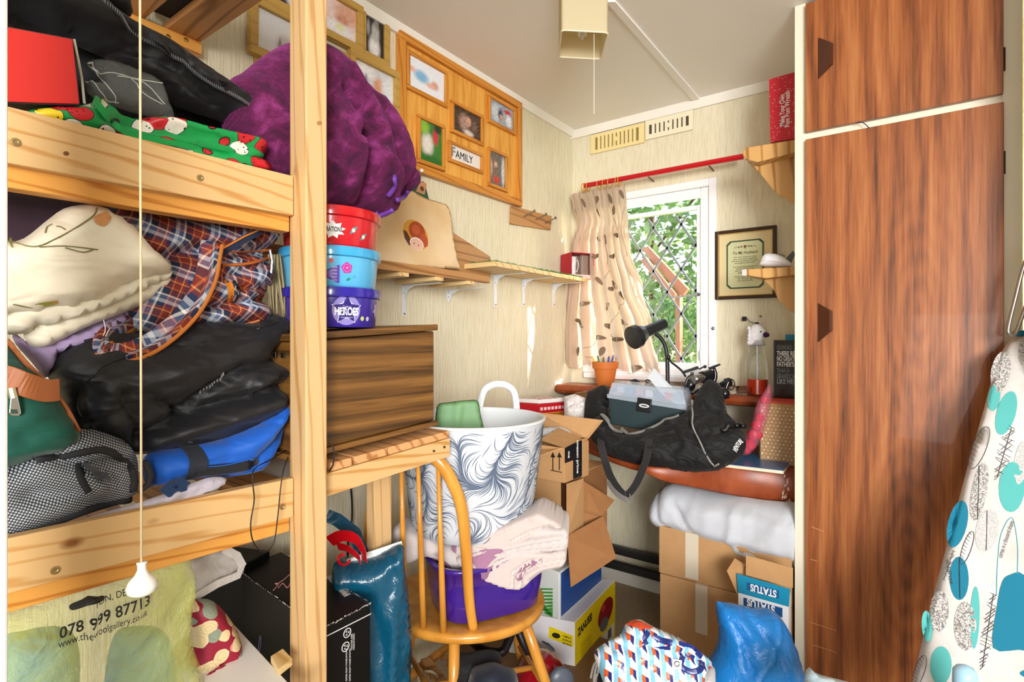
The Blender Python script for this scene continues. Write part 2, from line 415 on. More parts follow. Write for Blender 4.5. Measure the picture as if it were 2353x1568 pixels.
    M['frame_o'] = pine('frame_pine', 'y', '#cf8a35', '#a8621d', .9, .35, False); M['frame_z'] = pine('frame_pine_v', 'z', '#cf8a35', '#a8621d', .9, .35, False)
    M['gold'] = pine('gold_frame', 'y', '#c09a4e', '#b48c42', .8, .45, False)
    g = G('red_brown_leather', '#8a3d1e', .35); n = g.noise(g.co('Object'), 14, 4); g.base(g.ramp(n, [(.3, '#7a3216'), (.7, '#a0502a')])); g.bump(g.noise(g.co('Object'), 320, 3), .2, .001); M['desk'] = g.m
    g = G('chair_wood', '#cf8d33', .28, coat=.3); n = g.noise(g.co('Object', (30, 30, 3)), 1, 3); g.base(g.ramp(n, [(.3, '#bd7b25'), (.7, '#dc9c42')])); M['chair'] = g.m
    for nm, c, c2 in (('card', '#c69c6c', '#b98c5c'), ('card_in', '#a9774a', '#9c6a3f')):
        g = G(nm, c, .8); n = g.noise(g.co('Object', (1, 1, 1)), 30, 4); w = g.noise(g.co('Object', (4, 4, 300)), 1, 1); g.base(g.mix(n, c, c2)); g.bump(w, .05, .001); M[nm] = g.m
    M['blackfab'] = fabric('black_nylon', '#131417', '#1e1f23', .5, 700, .05, .35, .45)
    M['blackdull'] = fabric('black_canvas', '#17181a', '#232428', .75, 600, .08, .4)
    M['steel'] = mt('#b9b9b6', .3, 1); M['brass'] = mt('#c9a65a', .35, 1); M['black'] = mt('#141416', .4); M['white'] = mt('#f2f2f0', .5)
    M['bracket'] = mt('#dfe3e8', .35); M['chrome'] = mt('#d8dade', .15, 1)
    # leaf-print curtain, let light through
    g = G('curtain_satin', '#d8c6b2', .45, sheen=.3); n = g.noise(g.co('UV', (1, 40, 1)), 20, 2); g.base(g.mix(n, '#cdbcaa', '#b9a694'))
    tr = g.n('BsdfTranslucent'); tr.inputs[0].default_value = col('#e4cbb4'); mx = g.n('MixShader'); mx.inputs[0].default_value = .42
    o = g.t.nodes['Material Output']; g.t.links.new(g.b.outputs[0], mx.inputs[1]); g.t.links.new(tr.outputs[0], mx.inputs[2]); g.t.links.new(mx.outputs[0], o.inputs[0]); M['curtain'] = g.m
    g = G('window_glass', '#ffffff', 0.0, spec=.3); tr = g.n('BsdfTransparent'); fr = g.n('Fresnel'); fr.inputs[0].default_value = 1.45; gl = g.n('BsdfGlossy'); gl.inputs['Roughness'].default_value = 0.0
    mx = g.n('MixShader'); mx.inputs[0].default_value = .05; g.t.links.new(tr.outputs[0], mx.inputs[1]); g.t.links.new(gl.outputs[0], mx.inputs[2]); g.t.links.new(mx.outputs[0], g.t.nodes['Material Output'].inputs[0]); M['glass'] = g.m
    g = G('clear_plastic', '#eef3f6', .12, trans=.85, ior=1.25); M['clear'] = g.m
    M['leafprint'] = mt('#75604a', .6)
    # purple fleece
    g = G('purple_fleece', '#5a1040', .95, sheen=.4); n = g.noise(g.co('UV', (1, 1, 1)), 22, 5, .65, .5); f = g.noise(g.co('UV', (1, .35, 1)), 420, 3)
    g.b.inputs['Sheen Tint'].default_value = col('#d060c0'); g.base(g.ramp(n, [(.35, '#2e0724'), (.52, '#5a0f40'), (.7, '#8c3474')])); g.bump(g.math('ADD', f, n), .8, .006); M['fleece'] = g.m
    # plaid
    g = G('tartan', '#203050', .8); s = g.sep(g.co('UV', (1, 1, 1), (0, 0, .35))); per = 1 / .05
    def band(x, stops): return g.ramp(g.math('FRACT', g.math('MULTIPLY', x, per)), stops, 'CONSTANT')
    st = [(0, '#1b2540'), (.2, '#c96a38'), (.25, '#7a2a20'), (.45, '#e9a060'), (.49, '#8c3226'), (.58, '#20305a'), (.7, '#c8cdd8'), (.82, '#5a6c90'), (.94, '#e8e4e0')]
    a = band(s[0], st); b = band(s[1], st); tw = g.wave(g.co('UV', (1, 1, 1), (0, 0, .8)), 260); c = g.mix(g.math('ADD', .3, g.math('MULTIPLY', tw, .4)), a, b)
    g.base(c); g.bump(tw, .2, .001); M['tartan'] = g.m
    M['tan'] = mt('#b8642a', .6)
    # ladybird print
    g = G('ladybird_print', '#0f9a48', .35); v = g.co('UV', (1, 1.35, 1), (0, 0, .4)); d = g.vor(v, 31, rnd=.55); cc = g.vor(v, 31, 'Color', rnd=.55); s = g.sep(cc)
    body = g.ramp(s[0], [(0, '#c8202a'), (.4, '#ece6d8'), (.62, '#e8c828'), (.8, '#c8202a')], 'CONSTANT'); sp = g.vor(g.co('UV'), 190, rnd=.7)
    body = g.mix(g.ramp(sp, [(.22, 1.0), (.26, 0.0)]), body, '#16161a'); c = g.mix(g.ramp(d, [(.47, 1.0), (.48, 0.0)], 'CONSTANT'), '#12964a', '#101412'); c = g.mix(g.ramp(d, [(.44, 1.0), (.45, 0.0)], 'CONSTANT'), c, body)
    g.base(c); M['ladybird'] = g.m
    # grey mesh fabric
    g = G('grey_mesh', '#6b7076', .6); v = g.co('UV', (1, 1, 1), (0, 0, .5)); d = g.vor(v, 300, rnd=0); g.base(g.ramp(d, [(.25, '#b9bfc6'), (.42, '#2c2f34')])); g.bump(d, .3, .001); M['mesh'] = g.m
    # swirl line print of the basket: contour lines of warped noise
    g = G('swirl_print', '#e9edf2', .45); v = g.co('Object', (1, 1, 1)); n = g.noise(v, 7.5, .8, .4, 2.4); f = g.math('FRACT', g.math('MULTIPLY', n, 24))
    ln = g.ramp(g.math('ABSOLUTE', g.math('SUBTRACT', f, .5)), [(.13, 1.0), (.2, 0.0)]); brk = g.ramp(g.noise(v, 11, 2), [(.4, 0.25), (.55, 1.0)])
    g.base(g.mix(g.math('MULTIPLY', ln, brk), '#e9edf3', '#4c5a70')); M['swirl'] = g.m
    # floral bag print
    g = G('floral_print', '#8c1430', .5); v = g.co('UV', (1, 1, 1)); d = g.vor(v, 38); s = g.sep(g.vor(v, 38, 'Color')); w = g.noise(v, 60, 3); d2 = g.math('ADD', d, g.math('MULTIPLY', w, .22))
    c = g.ramp(s[0], [(0, '#e6cfa0'), (.4, '#8e9a88'), (.65, '#d98a80'), (.85, '#e6cfa0')], 'CONSTANT'); ed = g.ramp(g.math('FRACT', g.math('MULTIPLY', d2, 6)), [(.85, 0.0), (.9, .35)])
    c = g.mix(ed, c, '#6a3a30'); g.base(g.mix(g.ramp(d2, [(.62, 1.0), (.64, 0.0)], 'CONSTANT'), '#961834', c)); M['floral'] = g.m
    # pillow/duvet covers
    g = G('duvet_print', '#c6bcba', .8, sheen=.3); v = g.co('UV', (1, 1.6, 1)); d = g.vor(v, 7); g.base(g.mix(g.ramp(d, [(.3, 1.0), (.33, 0.0)]), '#c6bcba', '#8e6484')); g.bump(g.noise(g.co('UV'), 30, 4), .4, .004); M['duvet'] = g.m
    g = G('pink_cotton', '#c8bab6', .85, sheen=.2); g.bump(g.noise(g.co('UV'), 30, 4), .35, .004); M['pinkcot'] = g.m
    g = G('white_quilt', '#c4c8d0', .8, sheen=.3); g.bump(g.noise(g.co('UV'), 16, 4), .5, .008); M['quilt'] = g.m
    # thin plastics
    def film(nm, c, a, rough=.25, b=.5, sc=28):
        g = G(nm, c, rough, spec=.7); n = g.noise(g.co('Object'), sc, 5, .6, 1.5); g.alpha(a); g.bump(n, b, .01); M[nm] = g.m; return g
    film('blue_bag', '#1782d6', .93); film('yellow_bag', '#d4da70', .48, .18, .8, 22); film('white_bag', '#e2ddd8', .6, .35); film('cello', '#c4ccc8', .14, .03, 1, 45); film('pink_bag', '#e07890', .3, .12)
    film('teal_bag', '#0b4f6c', 1, .22, .5, 12); film('bubble', '#e8ebee', .5, .15, 1, 60); film('clear_box', '#c6d4e4', .55, .1, .15, 9)
    # cube-pattern carrier bag: small blocks of colour
    g = G('cube_print', '#7ac0e0', .25); v = g.co('UV', (1 / .03, 1 / .03, 1), (0, 0, .5)); s = g.sep(v); sh = g.math('ADD', s[0], g.math('MULTIPLY', s[1], .5))
    fx = g.math('FRACT', sh); fy = g.math('FRACT', s[1]); c1 = g.ramp(fx, [(0, '#7fbfe0'), (.38, '#f2f4f6'), (.62, '#f2f4f6')], 'CONSTANT'); c2 = g.ramp(fx, [(0, '#7fbfe0'), (.3, '#e0602c'), (.6, '#22307a'), (.85, '#f2f4f6')], 'CONSTANT')
    g.base(g.mix(g.math('GREATER_THAN', g.math('ADD', fy, g.math('MULTIPLY', g.math('ABSOLUTE', g.math('SUBTRACT', fx, .5)), .6)), .62), c1, c2)); g.bump(g.noise(g.co('Object'), 30, 4), .4, .008); M['cube'] = g.m
    # red spotted cardboard
    g = G('red_spotted', '#c81f30', .45); d = g.vor(g.co('Object'), 130); g.base(g.mix(g.ramp(d, [(.14, 1.0), (.18, 0.0)]), '#c81f30', '#f6ecec')); M['redspot'] = g.m
    # brown christmas box
    g = G('brown_print_base', '#b28a5a', .7); M['xmas'] = g.m
    # ironing cover base
    g = G('ironing_cotton', '#d4d2cf', .85); n = g.noise(g.co('UV'), 7, 5, .7); g.base(g.ramp(n, [(.4, '#d8d6d4'), (.7, '#c6c2be')])); g.bump(g.noise(g.co('UV'), 9, 3), .2, .01); M['iron'] = g.m
    for nm, c in (('speck_d', '#706c6a'), ('speck_l', '#b4b6ba')):
        g = G(nm, c, .85); n = g.noise(g.co('Object'), 300, 2, .8); g.base(g.ramp(n, [(.42, c), (.56, '#d0cecc')])); M[nm] = g.m
    g = G('foliage', '#4f8a34', .5); r = g.n('ObjectInfo'); n = g.noise(g.co('Object'), 5, 2); g.base(g.ramp(n, [(.3, '#335c30'), (.5, '#628650'), (.7, '#a8bc84')]))
    tr = g.n('BsdfTranslucent'); tr.inputs[0].default_value = col('#9cb870'); mx = g.n('MixShader'); mx.inputs[0].default_value = .35; o = g.t.nodes['Material Output']
    g.t.links.new(g.b.outputs[0], mx.inputs[1]); g.t.links.new(tr.outputs[0], mx.inputs[2]); g.t.links.new(mx.outputs[0], o.inputs[0]); M['leaf'] = g.m
    M['turf'] = mt('#2f6b2c', .9)
setup_mats()
# ------------------------------------------------------------------ the room
CH = 2.2; XW = -1.376; YW = 2.402; YC = 1.9; XP = -.29
LW = xpl(XW); BW = ypl(YW)
def bxo(name, lo, hi, mat, parent=None, **k): return MB().box(lo, hi).build(name, mat, parent, **k)
S('floor', MB().box((-1.5, -3.2, -.05), (2.4, 2.44, 0)), M['carpet'])
S('ceiling', MB().box((-1.5, -3.2, CH), (2.4, 2.45, CH + .05)), M['ceil'])
S('wall_left', MB().box((XW - .08, -3.2, 0), (XW, YW + .035, CH)), M['wall'])
wx0 = at(1341, 800, y=YW).x; wx1 = at(1648, 800, y=YW).x; wz1 = at(1648, 408, y=YW).z; wz0 = at(1648, 868, y=YW).z
ix1 = at(1630, 800, y=YW).x; ix0 = wx0 + (wx1 - ix1); iz0, iz1 = wz0 + .02, wz1 - (wx1 - ix1)
mb = MB(); T2 = .035
mb.box((XW, YW, 0), (ix0, YW + T2, CH)); mb.box((ix1, YW, 0), (.6, YW + T2, CH)); mb.box((ix0, YW, 0), (ix1, YW + T2, iz0)); mb.box((ix0, YW, iz1), (ix1, YW + T2, CH))
S('wall_back', mb, M['wall'])
S('wall_right', MB().box((.236, 1.74, 0), (.30, YC, CH)), mt('#e4e2cc', .6))
S('wall_sky_block', MB().box((-1.5, -3.25, 0), (2.4, -3.2, CH)), mt('#e8e4d8', .7)); S('wall_sky_block_right', MB().box((2.4, -3.2, 0), (2.45, 1.8, CH)), mt('#e8e4d8', .7)); S('wall_sky_block_front', MB().box((.3, 1.76, 0), (2.4, 1.8, CH)), mt('#e8e4d8', .7))  # unseen walls added to keep open-side sky light off the near clutter
S('trim_1', MB().hexa([at(1392, 0, z=CH), at(1414, 0, z=CH), at(1609, 226, z=CH), at(1594, 231, z=CH)], (0, 0, -.006)), M['ceil'])
S('trim_2', MB().hexa([(XW, -.9, CH), (XW + .028, -.9, CH), (XW + .012, -.9, CH - .028), (XW, -.9, CH - .028)], (0, YW + .9, 0)), M['trim'])
S('trim_3', MB().hexa([(XW, YW, CH), (XW, YW - .026, CH), (XW, YW - .012, CH - .036), (XW, YW, CH - .036)], (1.08, 0, 0)), M['trim'])
S('trim_4', MB().box((at(-60, 700, y=.13).x, .115, 0), (at(19, 700, y=.13).x, .13, CH)), mt('#dfe3dc', .4), bevel=.002)
zb = at(1412, 1334, y=YW - .015).z
S('baseboard_back', MB().box((XW, YW - .015, 0), (.3, YW, .075)), M['trim'], bevel=.003)
# pipes along the back wall
for i, (va, r) in enumerate(((1268, .021), (1302, .021))):
    zc = at(1440, va, y=YW - .03).z
    o = MB().tube([(XW + .03, YW - .035 - .012 * i, zc), (-.3, YW - .035 - .012 * i, zc)], r, 14).build('heating_pipe', mt('#3b3a3c', .35), smooth=True)
    tag(single(o), ('upper' if i == 0 else 'lower') + ' dark grey heating pipe along the foot of the window wall', 'pipe')
# ---- window
wf = T('window_1', 'white plastic casement window with diamond leaded glass', 'window', (0, YW, wz0)); wf['kind'] = 'structure'
for k in ('label', 'category'): del wf[k]
def rectframe(x0, x1, z0, z1, w, y0, y1, wb=None):
    wb = wb or w; m = MB(); m.box((x0, y0, z0), (x0 + w, y1, z1)); m.box((x1 - w, y0, z0), (x1, y1, z1)); m.box((x0 + w, y0, z1 - w), (x1 - w, y1, z1)); m.box((x0 + w, y0, z0), (x1 - w, y1, z0 + wb)); return m
rectframe(wx0, wx1, wz0 - .0, wz1, wx1 - ix1, YW - .014, YW - .0005).build('window_casing', M['upvc'], wf, bevel=.004)
fw = ix1 - at(1611, 800, y=YW + .01).x
rectframe(ix0, ix1, iz0, iz1, fw, YW - .002, YW + .03).build('window_frame', M['upvc'], wf, bevel=.004)
GX1 = at(1603, 700, y=YW + .03).x; GZ1 = at(1602, 491, y=YW + .03).z; GZ0 = at(1560, 866, y=YW + .03).z; GX0 = ix0 + .05
rectframe(GX0 - .020, GX1 + .020, GZ0 - .034, GZ1 + .034, .020, YW + .012, YW + .038, .034).build('sash', M['upvc'], wf, bevel=.005)
bxo('glass_pane', (GX0 - .004, YW + .027, GZ0 - .004), (GX1 + .004, YW + .030, GZ1 + .02), M['glass'], wf)
lx = [at(u, 600, y=YW + .03).x for u in (1502.9, 1600)]; dx = (lx[1] - lx[0]) / 3; lz = at(1502.9, 524.3, y=YW + .03).z; dz = .1005
came = mt('#8a939b', .4, .3)
for sgn in (1, -1):
    for c in range(-9, 14):
        # lines x = lx + t*dx, z = lz -/+ (t - 2c)*dz
        tt = [(GX0 - lx[0]) / dx, (GX1 - lx[0]) / dx]; zz = lambda t: lz - sgn * (t - 2 * c) * dz
        t0, t1 = tt
        ta = 2 * c + (lz - GZ1) / (sgn * dz); tb = 2 * c + (lz - GZ0) / (sgn * dz)
        lo, hi = max(t0, min(ta, tb)), min(t1, max(ta, tb))
        if hi - lo > .05:
            MB().strip([(lx[0] + lo * dx, YW + .024, zz(lo)), (lx[0] + hi * dx, YW + .024, zz(hi))], (dz, 0, dx * sgn), .0095, .004).build('lead_came', came, wf)
MB().strip([at(1543, 684, y=YW + .015), at(1606, 677, y=YW + .015)], (0, 0, 1), .008, .004).build('stay_arm', mt('#c0c4c8', .3, .6), wf)
MB().lathe([(.008, 0), (.008, .006), (.004, .01)], at(1605, 677, y=YW + .008), (0, -1, 0)).build('stay_pin', mt('#8d9296', .3, .8), wf, angle=40)
MB().lathe([(.007, 0), (.007, .005), (.003, .008)], at(1639, 755, y=YW - .014), (0, -1, 0)).build('lock_screw', mt('#8d9296', .3, .8), wf, angle=40)
MB().hexa([at(1611, 806, y=YW), at(1619, 802, y=YW), at(1620, 826, y=YW), at(1612, 828, y=YW)], (0, -.02, 0)).build('handle', M['upvc'], wf, bevel=.002)
S('window_sill', MB().box((wx0 + .02, YW - .04, wz0 - .025), (wx1 - .02, YW + .03, wz0)), M['upvc'], bevel=.004)
# ---- window shelf: rounded red-brown board
zs = .94
ws = MB(); prof = [(-.0, .0), (-.155, .0), (-.172, -.008), (-.178, -.022), (-.17, -.036), (-.15, -.044), (0, -.044)]
P0 = [Vector((XP - .002, YW - .002 + a, zs + b)) for a, b in prof]; ws.hexa(P0, (XW - XP + .006, 0, 0))
o = ws.build('window_shelf', M['desk'], bevel=.003); tag(single(o), 'narrow red-brown rounded shelf board running below the window', 'shelf')
# ---- desk
zd = .72
def dk(u, v): return at(u, v, z=zd)
fr = catmull([Vector((XW + .002, 2.18, zd)), dk(1354, 1031), dk(1420, 1056), dk(1480, 1072), dk(1560, 1075), dk(1660, 1072), dk(1740, 1073), Vector((XP - .003, dk(1821, 1078).y, zd))], 5)
desk = T('desk', 'red-brown leather-look desk with bowed front edge, under the window', 'desk', (-.8, 2.2, 0))
mb = MB(); back = [Vector((XP - .003, YW - .002, zd)), Vector((XW + .002, YW - .002, zd))]
mb.hexa(fr + back, (0, 0, -.02)); mb.build('desk_top', M['desk'], desk)
low = {}
def lowv(u):
    pts = [(1200, 1010), (1351, 1036), (1480, 1084), (1526, 1106), (1650, 1131), (1822, 1163), (1900, 1180)]
    for (a, b), (c, d) in zip(pts, pts[1:]):
        if a <= u <= c: return b + (d - b) * (u - a) / (c - a)
    return 1100
def proj(p):
    q = p - CAM; d = q.dot(FWD); return U0 + F * q.dot(RGT) / d, V0 - F * q.z / d, d
top = []; bot = []
for p in fr:
    u, v, d = proj(p); z = CZ - (lowv(min(max(u, 1201), 1899)) - V0) * d / F; z = min(z, zd - .015); top.append(p); bot.append(Vector((p.x, p.y, z)))
def fasc(a, b):
    i = a * (len(top) - 1); k = min(int(i), len(top) - 2); t = i - k; p = top[k].lerp(top[k + 1], t); q = bot[k].lerp(bot[k + 1], t)
    r = p.lerp(q, b); h = (p - q).length; r.y -= .22 * h * sin(pi * b) ** .8 * .6 + .003; return r
mb = MB().grid(fasc, 40, 10); mb.build('curved_front', M['desk'], desk, smooth=True, solid=.004)
# worn peeling patch
mb = MB(); rnd = random.Random(3)
for i in range(26):
    a = .955 + rnd.uniform(-.012, .012); b = rnd.uniform(.15, .95); p = fasc(a, b) + Vector((0, -.004, 0)); s = rnd.uniform(.002, .005)
    mb.add([p + Vector((s * cos(t) * .7, -.0002, s * sin(t) * 1.3)) for t in (0, 1.2, 2.1, 3.3, 4.4, 5.4)], [[0, 1, 2, 3, 4, 5]])
mb.build('worn_patch', mt('#e8cdb8', .7), desk, kind='stuff')
# ---- fitted cupboard
cup = T('fitted_cupboard', 'tall fitted cupboard with two teak-veneer doors in a cream frame', 'cupboard', (0, 2.1, 0))
cm = M['cream']
bxo('side_panel', (XP, YC, 0), (XP + .02, YW, CH), cm, cup, bevel=.001)
xl = at(1853, 700, y=YC).x; xr = at(2304, 700, y=YC).x; xe = .234
z1 = at(1853, 303, y=YC - .018).z; z2 = at(1853, 320, y=YC - .018).z; zbm = .12
bxo('stile', (XP, YC - .002, 0), (xl - .002, YC + .02, CH), cm, cup); bxo('stile', (xr - .001, YC - .002, 0), (xe, YC + .02, CH), cm, cup)
bxo('rail', (xl - .002, YC, z2 - .02), (xr, YC + .02, z1 + .02), cm, cup); bxo('plinth', (xl - .002, YC, 0), (xr, YC + .02, zbm + .01), cm, cup)
bxo('back_panel', (XP + .02, YC + .03, 0), (xe, YC + .04, CH), mt('#5a3a20'), cup)
def handle(u0, v0, v1, v2, v3, par):
    pl = ypl(YC - .018); a, b = pl.hit(u0, v0), pl.hit(u0, v3); c, d = pl.hit(u0 + 36, v1), pl.hit(u0 + 36, v2); n = Vector((0, -.016, 0)); m = MB()
    s = Vector((.004, 0, 0)); vs = [a, c, d, b, a + n * .25 + s, c + n - s * 1.5, d + n - s * 1.5, b + n * .25 + s]
    m.add(vs, [[0, 1, 2, 3], [4, 7, 6, 5], [0, 4, 5, 1], [1, 5, 6, 2], [2, 6, 7, 3], [3, 7, 4, 0]]); m.build('handle', mt('#4a2616', .3, coat=.3), par, bevel=.0015, label='dark wooden wedge-shaped pull handle')
d1 = bxo('door', (xl, YC - .018, z1), (xr, YC - .001, CH - .01), M['teak'], cup, bevel=.0015); d1['label'] = 'upper small teak door'
d2 = bxo('door', (xl, YC - .018, zbm), (xr + .001, YC - .001, z2), M['teak'], cup, bevel=.0015); d2['label'] = 'lower tall teak door'
for d in (d1, d2): BASES[d.name] = parent_base(cup)
def sub(o, par): o.parent = par; return o
handle(1879, 88, 100, 148, 183, d1); handle(1878, 697, 715, 760, 787, d2)
for (u, va, vb, d) in ((2306, 110, 163, d1), (2306, 348, 400, d2)):
    pl = ypl(YC - .012); p, q = pl.hit(u, va), pl.hit(u, vb); MB().tube([p, q], .004, 8).build('hinge', mt('#3a332a', .4, .7), d)
m = MB().tube(bez(ypl(YC - .02), [(1968, 283), (1980, 281), (1990, 287), (1997, 294)], 4), .0012, 6); m.build('loose_wire', M['black'], cup)
# scratches on the lower door
m = MB(); pl = ypl(YC - .0183)
for a, b in (((1860, 1430), (1922, 1450)), ((1866, 1482), (1922, 1500)), ((1864, 1211), (1893, 1222)), ((1862, 1286), (1878, 1290))):
    m.strip([pl.hit(*a), pl.hit(*b)], (0, 0, 1), .0016, .0004)
m.build('scratch', mt('#c98c5c', .6), cup)

# ---- vents
def vent(name, us, vt, vb, u0, u1, matf, matg, lab, sl0, sl1, inset):
    pl = ypl(YW - .008); t = T(name, lab, 'vent', pl.hit(u0, vb))
    x0, x1 = pl.hit(u0, vt).x, pl.hit(u1, vt).x; z0, z1 = pl.hit(u0, vb).z, pl.hit(u0, vt).z
    bxo('backing', (x0 + .002, YW - .004, z0 + .002), (x1 - .002, YW - .001, z1 - .002), matg, t)
    a0, a1 = z0 + (z1 - z0) * inset, z1 - (z1 - z0) * inset
    fm = MB(); fm.box((x0, YW - .010, a1), (x1, YW - .004, z1)); fm.box((x0, YW - .010, z0), (x1, YW - .004, a0)); fm.box((x0, YW - .010, a0), (x0 + (x1 - x0) * sl0, YW - .004, a1)); fm.box((x0 + (x1 - x0) * sl1, YW - .010, a0), (x1, YW - .004, a1)); fm.build('frame', matf, t)
    n = us; w = (x1 - x0) * (sl1 - sl0)
    for i in range(1, n):
        c = x0 + (x1 - x0) * sl0 + w * i / n; wd = w / n * .32
        bxo('slat', (c - wd, YW - .010, a0), (c + wd, YW - .004, a1), matf, t)
    c = x0 + (x1 - x0) * (sl0 + sl1) / 2; bxo('slider', (c - .008, YW - .013, (a0 + a1) / 2 - .010), (c + .008, YW - .004, (a0 + a1) / 2 + .010), matf, t)
vent('wall_vent', 11, 312, 355, 1357, 1481, mt('#ead79a', .5), mt('#8b7a4a', .7), 'yellowed cream plastic vent nearest the room corner', .09, .9, .17)
vent('wall_vent', 9, 279, 322, 1483, 1592, mt('#e9e2c6', .5), mt('#4a4236', .7), 'pale vent with dark slots to the right of the yellowed vent', .08, .92, .25)
# ---- curtain rail
rail = T('curtain_rail', 'glossy red curtain rail across the window wall', 'curtain rail', at(1352, 430, y=YW - .1))
rp = [at(1343, 426, y=YW - .10), at(1708, 361, y=YW - .10)]; rp[1].z = rp[0].z = (rp[0].z + rp[1].z) / 2
MB().tube(rp, .0115, 16).build('pole', mt('#c0101e', .2, coat=.4), rail, smooth=False, angle=40)
for u in (1483, 1624):
    p = at(u, 400, y=YW - .10); p.z = rp[0].z
    MB().tube([p, p + Vector((0, .1, -.008))], .003, 6).build('bracket', mt('#6b2a20', .5), rail)
# ---- curtain
cy = YW - .075; zt = rp[0].z
top_px = [(1311, 446), (1440, 420)]
def cur_edges(t):
    L = [(0, 1311), (.08, 1318), (.16, 1328), (.3, 1312), (.5, 1303), (.8, 1292), (1, 1292)]; R = [(0, 1436), (.1, 1437), (.2, 1443), (.35, 1452), (.55, 1472), (.75, 1500), (1, 1512)]
    def f(tab):
        for (a, b), (c, d) in zip(tab, tab[1:]):
            if a <= t <= c: s = (t - a) / (c - a); s = s * s * (3 - 2 * s); return b + (d - b) * s
        return tab[-1][1]
    return f(L), f(R)
def cur(a, t):
    l, r = cur_edges(t); u = l + (r - l) * a
    vt = 447 - 27 * a; vb = 838 + 20 * a - 6 * cos(a * 22) * (1 if t > .95 else 0); v = vt + (vb - vt) * t
    p = at(u, v, y=cy)
    am = .007 + .011 * min(1, t * 2.2); ph = a * 2 * pi * (8.5 - 2.5 * t) + .9 * sin(a * 9) + t * 1.2
    k = sin(ph) + .35 * sin(2.3 * ph + 1 + t * 3)
    if .1 < t < .22: am *= .55
    p.y += am * k; p.y = min(p.y, YW - .03); p += Vector((0, .012 * mnoise.noise(Vector((a * 6, t * 5, 2))), 0)); return p
curt = T('curtain', 'pleated beige satin curtain with brown leaves, pulled to the left of the window', 'curtain', at(1380, 850, y=cy))
mb = MB().grid(cur, 130, 90); uvs = [((i % 131) / 130 * .5, (i // 131) / 90 * .9) for i in range(len(mb.v))]
mb.build('curtain_panel', M['curtain'], curt, smooth=True, uv=uvs)
def leafpatch(fn, a, b, s, ang, mat, par, off, name='printed_leaf', asp=1.0):
    m = MB(); n = 12; pts = []
    for i in range(n):
        t = i / n * 2 * pi; lx = cos(t) * s; ly = sin(t) * s * .42 * (1 - .35 * cos(t)); x = lx * cos(ang) - ly * sin(ang); y = lx * sin(ang) + ly * cos(ang)
        pts.append(fn(a + x, b + y * asp) + off)
    c = fn(a, b) + off; m.add([c] + pts, [[0, 1 + i, 1 + (i + 1) % n] for i in range(n)]); return m.build(name, mat, par)
def inv_cur(u, v):
    a, t = .5, .5
    for _ in range(12):
        l, r = cur_edges(t); a = (u - l) / (r - l); vt = 447 - 27 * a; vb = 838 + 20 * a; t = max(0, min(1, (v - vt) / (vb - vt)))
    return max(.03, min(.97, a)), t
off = Vector((.0, -.0035, 0))
for (u, v, ang) in ((1342, 467, 1.2), (1373, 462, 2), (1402, 457, 1.2), (1429, 447, 1), (1375, 490, 1.3), (1409, 483, 2), (1376, 550, .5), (1395, 552, 1.4), (1419, 541, .2), (1370, 588, -.4), (1410, 588, -.2), (1345, 698, -.3), (1330, 737, .1), (1338, 745, 1), (1376, 646, .9), (1414, 655, .9), (1428, 680, 1.2), (1396, 705, -.8), (1383, 776, .1), (1397, 751, .5), (1422, 780, -.1), (1434, 741, .5), (1325, 808, 1.7), (1388, 808, 1.9), (1464, 845, .4), (1406, 664, .1)):
    a, t = inv_cur(u, v)
    leafpatch(cur, a, t, .052, ang, M['leafprint'], curt, off, asp=.55)
for st in (((1350, 690), (1362, 700), (1372, 730)), ((1410, 500), (1415, 520), (1421, 540)), ((1437, 475), (1428, 520), (1436, 560), (1442, 590)), ((1440, 680), (1425, 710), (1400, 760), (1420, 780)), ((1345, 800), (1360, 795), (1376, 776)), ((1395, 560), (1400, 600), (1392, 640)), ((1320, 480), (1330, 520), (1325, 550))):
    P = catmull([Vector(p) for p in st], 6); MB().tube([cur(*inv_cur(p.x, p.y)) + off for p in P], .0011, 5).build('printed_stem', M['leafprint'], curt)
for u in (1341, 1346, 1352, 1376, 1389, 1401, 1418, 1424):
    p = at(u, 425, y=YW - .10); p.z = zt; m = MB(); R = .0185
    c = p + Vector((0, 0, -.008)); m.tube([c + Vector((.12 * R * cos(t), R * cos(t), R * sin(t))) for t in [i * 2 * pi / 24 for i in range(25)]], .0022, 6, cap=False)
    m.build('curtain_ring', mt('#d69a3c', .3, .2), curt, smooth=True)
# ---- garden seen through the window
def bush(name, lab, c, rad, n, seed, size=.05, h0=0):
    rnd = random.Random(seed); t = T(name, lab, 'shrub', (c[0], c[1], -.3), 'shrubs outside the window'); m = MB()
    for _ in range(n):
        a, b = rnd.uniform(0, 2 * pi), rnd.uniform(-1, 1); q = sqrt(1 - b * b); r = rnd.uniform(.72, 1.08)
        p = Vector((c[0] + rad[0] * q * cos(a) * r, c[1] + rad[1] * q * sin(a) * r, c[2] + rad[2] * b * r))
        d = Vector((rnd.gauss(0, 1), rnd.gauss(0, 1), rnd.gauss(0, .7))).normalized(); e = d.cross(Vector((rnd.gauss(0, 1), rnd.gauss(0, 1), rnd.gauss(0, 1)))).normalized(); s = size * rnd.uniform(.6, 1.3)
        m.add([p, p + d * s * .5 + e * s * .25, p + d * s, p + d * s * .5 - e * s * .25], [[0, 1, 2], [0, 2, 3]])
    m.build('leaves', M['leaf'], t, kind='stuff')
    s = MB().tube([(c[0], c[1], -.3), (c[0], c[1] + .02, c[2])], .03, 8); s.tube([(c[0], c[1], c[2] - .4), (c[0] + rad[0] * .4, c[1], c[2] + rad[2] * .3)], .015, 6); s.build('stem', mt('#5a4630'), t)
bush('laurel_shrub', 'dense broad-leaved evergreen shrub filling the upper window view', (-2.0, 5.0, 2.35), (1.6, .8, 1.2), 9000, 1, .11)
